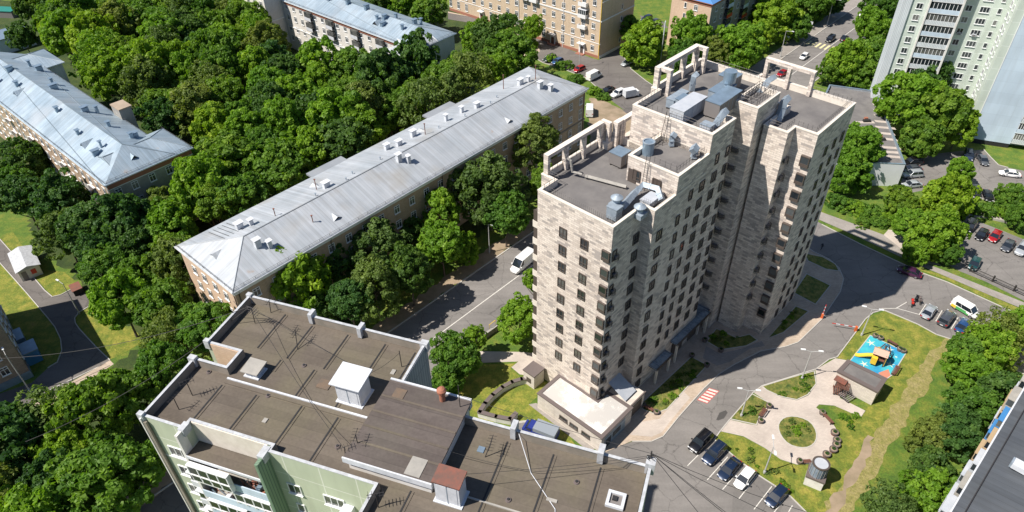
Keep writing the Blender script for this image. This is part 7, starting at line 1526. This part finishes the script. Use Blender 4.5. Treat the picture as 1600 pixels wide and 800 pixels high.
for a in [(470, 440, 118, 'bright', 'broad bright green maple at the near end of the long metal-roofed house', gS, 8.5), (592, 392, 92, 'olive', 'tall olive tree in front of the middle windows of the long house', gS, 9), (585, 452, 92, 'olive', 'lower olive-green tree under the tall olive tree by the street', gS, 8.5),
          (545, 470, 70, 'dark', 'dark tree in the shade left of the street, near the near roof', gS, 8.5), (690, 330, 66, 'tallbright', 'tall bright tree before the third stair bay of the long house', gS, 9), (690, 385, 76, 'bright', 'lower bright tree below the tall bright tree by the street', gS, 7.5),
          (640, 425, 70, 'dark', 'dark green tree leaning towards the street kerb', gS, 8.5), (728, 390, 46, 'bright', 'small bright tree on the kerb with a bare stem', gS, 3.6), (705, 285, 54, 'olive', 'olive tree touching the eaves right of the house middle', gS, 11), (765, 300, 100, 'olive', 'wide olive tree beside the tower at the right half of the long house', gS, 10), (790, 335, 70, 'mid', 'mid-green tree below the wide olive tree by the tower', gS, 8.5),
          (835, 225, 78, 'olive', 'tall olive tree just left of the tower arcade', gS, 11), (850, 290, 60, 'mid', 'mid-green tree squeezed between the tower and the long house', gS, 7), (640, 365, 50, 'dark', 'small dark tree against the wall of the long house', gS, 6), (525, 415, 60, 'dark', 'dark tree behind the broad bright maple', gS, 8), (500, 490, 60, 'dark', 'dark tree behind the near parapet', gS, 5),
          (812, 500, 70, 'bright', 'bright round tree at the left foot of the tower', gR, 5.5), (838, 440, 40, 'bright', 'narrow bright tree against the left tower balconies', gR, 7), (715, 560, 78, 'mid', 'mid-green tree beside the ramp wall', gR, 5.5), (740, 530, 42, 'bright', 'small bright tree behind the ramp wall', gR, 5), (700, 600, 60, 'mid', 'bushy tree at the end of the near clad wall', gR, 3),
          (1005, 75, 76, 'bright', 'round bright tree on the island right of the beige house', gN, 6), (985, 45, 40, 'mid', 'small tree touching the right wall of the beige house', gN, 6), (1082, 62, 70, 'bright', 'bright tree in front of the pink-beige house end', gN, 6.5), (1065, 100, 60, 'mid', 'mid-green tree behind the arcade of the upper tower roof', gN, 5),
          (1150, 78, 78, 'bright', 'wide bright tree behind the upper tower roof', gN, 5), (1118, 88, 50, 'olive', 'thin olive tree left of the wide bright one', gN, 4), (1215, 32, 66, 'bright', 'bright tree beside the red balconies', gN, 6), (1262, 12, 60, 'mid', 'mid-green tree on the strip left of the main street, top edge', gN, 5), (1245, 45, 40, 'mid', 'small tree on the strip left of the main street', gN, 4), (1190, 60, 40, 'bright', 'small bright tree before the red balcony house', gN, 4), (1180, 20, 50, 'mid', 'tree near the far end of the pink-beige house', gN, 4), (1300, 5, 44, 'dark', 'dark tree at the top edge left of the main street', gN, 5),
          (1318, 100, 62, 'bright', 'bright tree right of the main street by the hall', gN, 6), (1364, 45, 50, 'bright', 'bright tree right of the main street, upper one', gN, 6), (1355, 90, 60, 'mid', 'mid-green tree between the street and the white tower edge', gN, 5), (1345, 118, 50, 'mid', 'low tree beside the white board wall', gN, 4), (1300, 112, 40, 'mid', 'small tree at the hall corner', gN, 4), (1375, 12, 46, 'mid', 'tree beside the street at the top of the white board wall', gN, 5),
          (1335, 232, 74, 'bright', 'round bright tree between the tower and the hall', gP, 7), (1325, 275, 66, 'bright', 'lower bright tree at the right side of the tower', gP, 4.5), (1425, 165, 84, 'bright', 'large bright tree at the left front of the mint tower', gP, 9), (1468, 176, 80, 'mid', 'large mid-green tree in front of the mint tower', gP, 9), (1450, 125, 62, 'dark', 'dark crown rising behind the large trees of the mint tower', gP, 11), (1500, 200, 50, 'bright', 'bright tree beside the foot of the pale blue wall', gP, 6), (1440, 220, 60, 'mid', 'lower tree over the hall corner', gP, 5),
          (1475, 315, 70, 'bright', 'big bright tree between yard and right car park', gP, 4.5), (1500, 268, 40, 'bright', 'slender young tree in the far yard', gP, 3.5), (1420, 350, 56, 'bright', 'bright tree left of the right car park', gP, 3.6), (1458, 374, 70, 'bright', 'wide bright tree at the left corner of the right car park', gP, 4), (1410, 320, 44, 'mid', 'small tree below the hall corner', gP, 3), (1432, 395, 40, 'bright', 'small bright tree by the pavement corner', gP, 2.6), (1478, 398, 34, 'mid', 'mid-green tree at the lower car park corner', gP, 2.4),
          (1578, 310, 40, 'mid', 'dark round small tree between the parked cars', gP, 2.6), (1592, 340, 36, 'mid', 'round tree on the grass above the red hatchback', gP, 2.6), (1582, 315, 20, 'bright', 'small bright tree above the parked row', gP, 1.8)]:
    tpx(*a[:5], group=a[5], hc=a[6])
for a in [(598, 132, 100, 'dark', 'wide dark tree hiding the end of the white house', gN, 12), (652, 108, 84, 'dark', 'dark tree between the white house and the long house', gN, 11), (545, 110, 70, 'mid', 'mid-green tree before the last windows of the white house', gN, 10), (668, 22, 62, 'mid', 'mid-green tree behind the white house roof', gN, 8), (632, 6, 56, 'bright', 'bright tree at the top edge behind the white house', gN, 8), (745, 62, 52, 'bright', 'bright low tree beyond the far end of the long house', gN, 4), (770, 75, 46, 'mid', 'mid-green low tree beyond the far end of the long house', gN, 4), (590, 4, 46, 'dark', 'dark tree at the top edge behind the grey roof', gN, 8)]:
    tpx(*a[:5], group=a[5], hc=a[6])
gB = 'shrubs beside yards and paths'
for a in [(1310, 312, 44, 'bush', 'rounded dark shrub at the right foot of the tower'), (1340, 322, 40, 'bushbright', 'bright shrub on the strip beyond the shaded road'), (1362, 330, 44, 'bush', 'mid-green shrub right of the bright shrub on the strip'), (1385, 335, 36, 'bushbright', 'bright shrub before the small path'), (1350, 345, 26, 'bush', 'small shrub at the pavement beyond the shaded road'), (1375, 345, 30, 'bush', 'shrub at the start of the small path'),
          (1520, 322, 40, 'bushbright', 'long low hedge shrub above the parked row'), (1545, 325, 36, 'bush', 'hedge shrub right of the low one above the parked row'), (1560, 328, 30, 'bushbright', 'bright hedge shrub at the end of the hedge'), (880, 100, 30, 'bush', 'shrub on the green strip left of the red hatchback'), (900, 122, 32, 'bush', 'shrub on the green strip beside the white van'), (930, 140, 28, 'bushbright', 'bright shrub on the green strip by the black saloon'), (860, 90, 26, 'bushbright', 'shrub behind the dark green SUV'), (945, 150, 24, 'bush', 'low shrub where the green strip meets the sandy yard'),
          (816, 60, 26, 'bush', 'round shrub before the beige house'), (830, 68, 30, 'bushbright', 'bright shrub beside the two cars of the upper yard')]:
    tpx(*a, group=gB)
tpx(832, 45, 36, 'bright', 'slim tree before the second entrance of the beige house', gN, 6); tpx(790, 38, 34, 'mid', 'tall thin tree by the entrance of the beige house', gN, 6)
# small plants in the beds
PL = [crown_mesh(90+i, 'bush', leafm=m_, nclump=26, aspect=.6, leaves=40, leaf=.5) for i, m_ in enumerate(('leaf_bright', 'leaf_mid', 'leaf_olive'))]
def inside(poly, x, y):
    c = False; n = len(poly)
    for i in range(n):
        (x0, y0), (x1, y1) = poly[i], poly[(i+1) % n]
        if (y0 > y) != (y1 > y) and x < (x1-x0)*(y-y0)/(y1-y0)+x0: c = not c
    return c
beds = [([(1010, 632), (1078, 564), (1100, 572), (1040, 636)], 26, 'long flower bed by the tower'), ([(1108, 534), (1120, 518), (1165, 530), (1128, 544)], 8, 'shaded triangular bed'), ([(1220, 668), (1235, 655), (1262, 662), (1270, 690), (1240, 695)], 9, 'oval bed of the round plaza'), ([(1200, 606), (1265, 586), (1268, 605), (1230, 620)], 9, 'D-shaped bed'), ([(1150, 650), (1174, 622), (1196, 634), (1180, 656)], 7, 'triangular bed with the lamp'), ([(1130, 690), (1160, 688), (1220, 735), (1250, 780), (1225, 762)], 14, 'lawn above the parked cars'), ([(1300, 640), (1340, 650), (1330, 680)], 8, 'bed below the pavilion'), ([(1205, 525), (1240, 485), (1255, 490), (1222, 514)], 6, 'shaded bed at the right tower corner')]
ORD = ['first', 'second', 'third', 'fourth', 'fifth', 'sixth', 'seventh', 'eighth', 'ninth', 'tenth', 'eleventh', 'twelfth', 'thirteenth', 'fourteenth', 'fifteenth', 'sixteenth', 'seventeenth', 'eighteenth', 'nineteenth', 'twentieth']
def ordw(i):
    if i < 20: return ORD[i]
    t, u = divmod(i+1, 10); tens = ['', '', 'twenty', 'thirty', 'forty', 'fifty', 'sixty', 'seventy', 'eighty', 'ninety'][t]
    return (tens+'-'+ORD[u-1]) if u else ['', '', 'twentieth', 'thirtieth', 'fortieth', 'fiftieth', 'sixtieth', 'seventieth'][t]
for poly, n, where in beds:
    xs = [p[0] for p in poly]; ys = [p[1] for p in poly]; pts = []
    while len(pts) < n:
        x, y = tr.uniform(min(xs), max(xs)), tr.uniform(min(ys), max(ys))
        if inside(poly, x, y): pts.append((x, y))
    for i, (x, y) in enumerate(sorted(pts)):
        p = P(x, y, .1); o = thing('plant', 'low green plant in the %s, %s from the left' % (where, ordw(i)), 'plant', p, tr.uniform(0, 360), 'low plants in the beds'); s = tr.uniform(.06, .15)
        place(o, tr.choice(PL), 'foliage', 0, 0, .02, 0, (s, s, s*.9))
# ---- the woods, tree by tree
def clear(x, y, m_):
    for f in FOOT:
        if inside(f, x, y): return False
        for i in range(len(f)):
            a, b_ = Vector(f[i]), Vector(f[(i+1) % len(f)]); p = Vector((x, y)); d_ = b_-a; t = max(0, min(1, (p-a).dot(d_)/d_.length_squared))
            if (a+d_*t-p).length < m_: return False
    return True
placed = []
def wood(poly, spacing, hc, Dr, kinds, where, group, seed, keep=None, margin=3.2, fmin=0):
    g = random.Random(seed); cand = []
    cs = [P(x, y, hc) for x, y in poly]; x0, x1, y0, y1 = min(c.x for c in cs), max(c.x for c in cs), min(c.y for c in cs), max(c.y for c in cs)
    i = 0; y = y0; row = 0
    while y < y1:
        x = x0+(spacing/2 if row % 2 else 0)
        while x < x1:
            a, b_ = x+g.uniform(-.27, .27)*spacing, y+g.uniform(-.27, .27)*spacing
            q = Qp(a, b_, hc)
            if inside(poly, *q) and clear(a, b_, margin) and all((a-u)**2+(b_-v)**2 > (spacing*.62)**2 for u, v in placed):
                if not keep or keep(a, b_): cand.append((a, b_, row)); placed.append((a, b_))
            x += spacing
        y += spacing*.87; row += 1
    rows_ = {}
    for c in cand: rows_.setdefault(c[2], []).append(c)
    for ri, r_ in enumerate(sorted(rows_)):
        L_ = sorted(rows_[r_])
        for k, (a, b_, _) in enumerate(L_):
            kd = g.choice(kinds); D = g.uniform(*Dr); h_ = hc*g.uniform(.85, 1.18)
            tree_at(a, b_, D, h_, kd, '%s, %s from left in row %s of %s' % (KINDWORD[kd], ordw(k), ['one', 'two', 'three', 'four', 'five', 'six', 'seven', 'eight', 'nine', 'ten', 'eleven', 'twelve', 'thirteen', 'fourteen', 'fifteen', 'sixteen', 'seventeen', 'eighteen', 'nineteen', 'twenty', 'twenty-one', 'twenty-two', 'twenty-three', 'twenty-four', 'twenty-five', 'twenty-six', 'twenty-seven', 'twenty-eight'][ri], where), group)
K1 = ['bright', 'mid', 'mid', 'dark', 'bright', 'olive', 'tallbright', 'airy', 'mid']; K2 = ['mid', 'dark', 'mid', 'dark', 'bright', 'dark', 'olive', 'airy', 'mid']
wood([(60, -30), (395, -30), (400, 45), (450, 95), (520, 115), (610, 125), (640, 105), (700, 80), (735, 55), (790, 68), (828, 78), (850, 90), (825, 95), (560, 235), (285, 375), (240, 330), (320, 290), (310, 225), (250, 190), (130, 95), (65, 70), (60, 40)], 9.4, 10.0, (8.4, 13.6), K1, 'the middle wood', 'trees of the wood between the houses', 21)
wood([(0, 195), (60, 245), (165, 330), (200, 320), (300, 315), (265, 375), (330, 440), (350, 480), (300, 560), (215, 625), (232, 690), (250, 725), (190, 775), (150, 830), (0, 830), (-20, 668), (70, 665), (190, 605), (238, 548), (172, 462), (150, 430), (120, 392), (60, 350), (0, 322)], 6.9, 8.0, (6.8, 11.4), K2, 'the left wood', 'trees of the left wood', 22)
wood([(1510, 545), (1555, 520), (1575, 490), (1640, 500), (1620, 560), (1575, 610), (1550, 640), (1500, 715), (1475, 765), (1460, 810), (1385, 815), (1395, 775), (1445, 705), (1460, 655), (1478, 610), (1484, 575)], 4.9, 3.8, (5.6, 7.8), ['bright', 'bright', 'mid', 'airy', 'dark', 'olive'], 'the right thicket', 'trees of the right thicket', 23, margin=1.0)
wood([(0, 0), (60, 0), (60, 60), (40, 85), (20, 90), (10, 60), (60, 40), (40, 20), (0, 0)], 9, 7, (8, 11), K2, 'the top left corner', 'trees of the top left corner', 24)
print('TREES', NT, 'OBJECTS', len(bpy.data.objects))
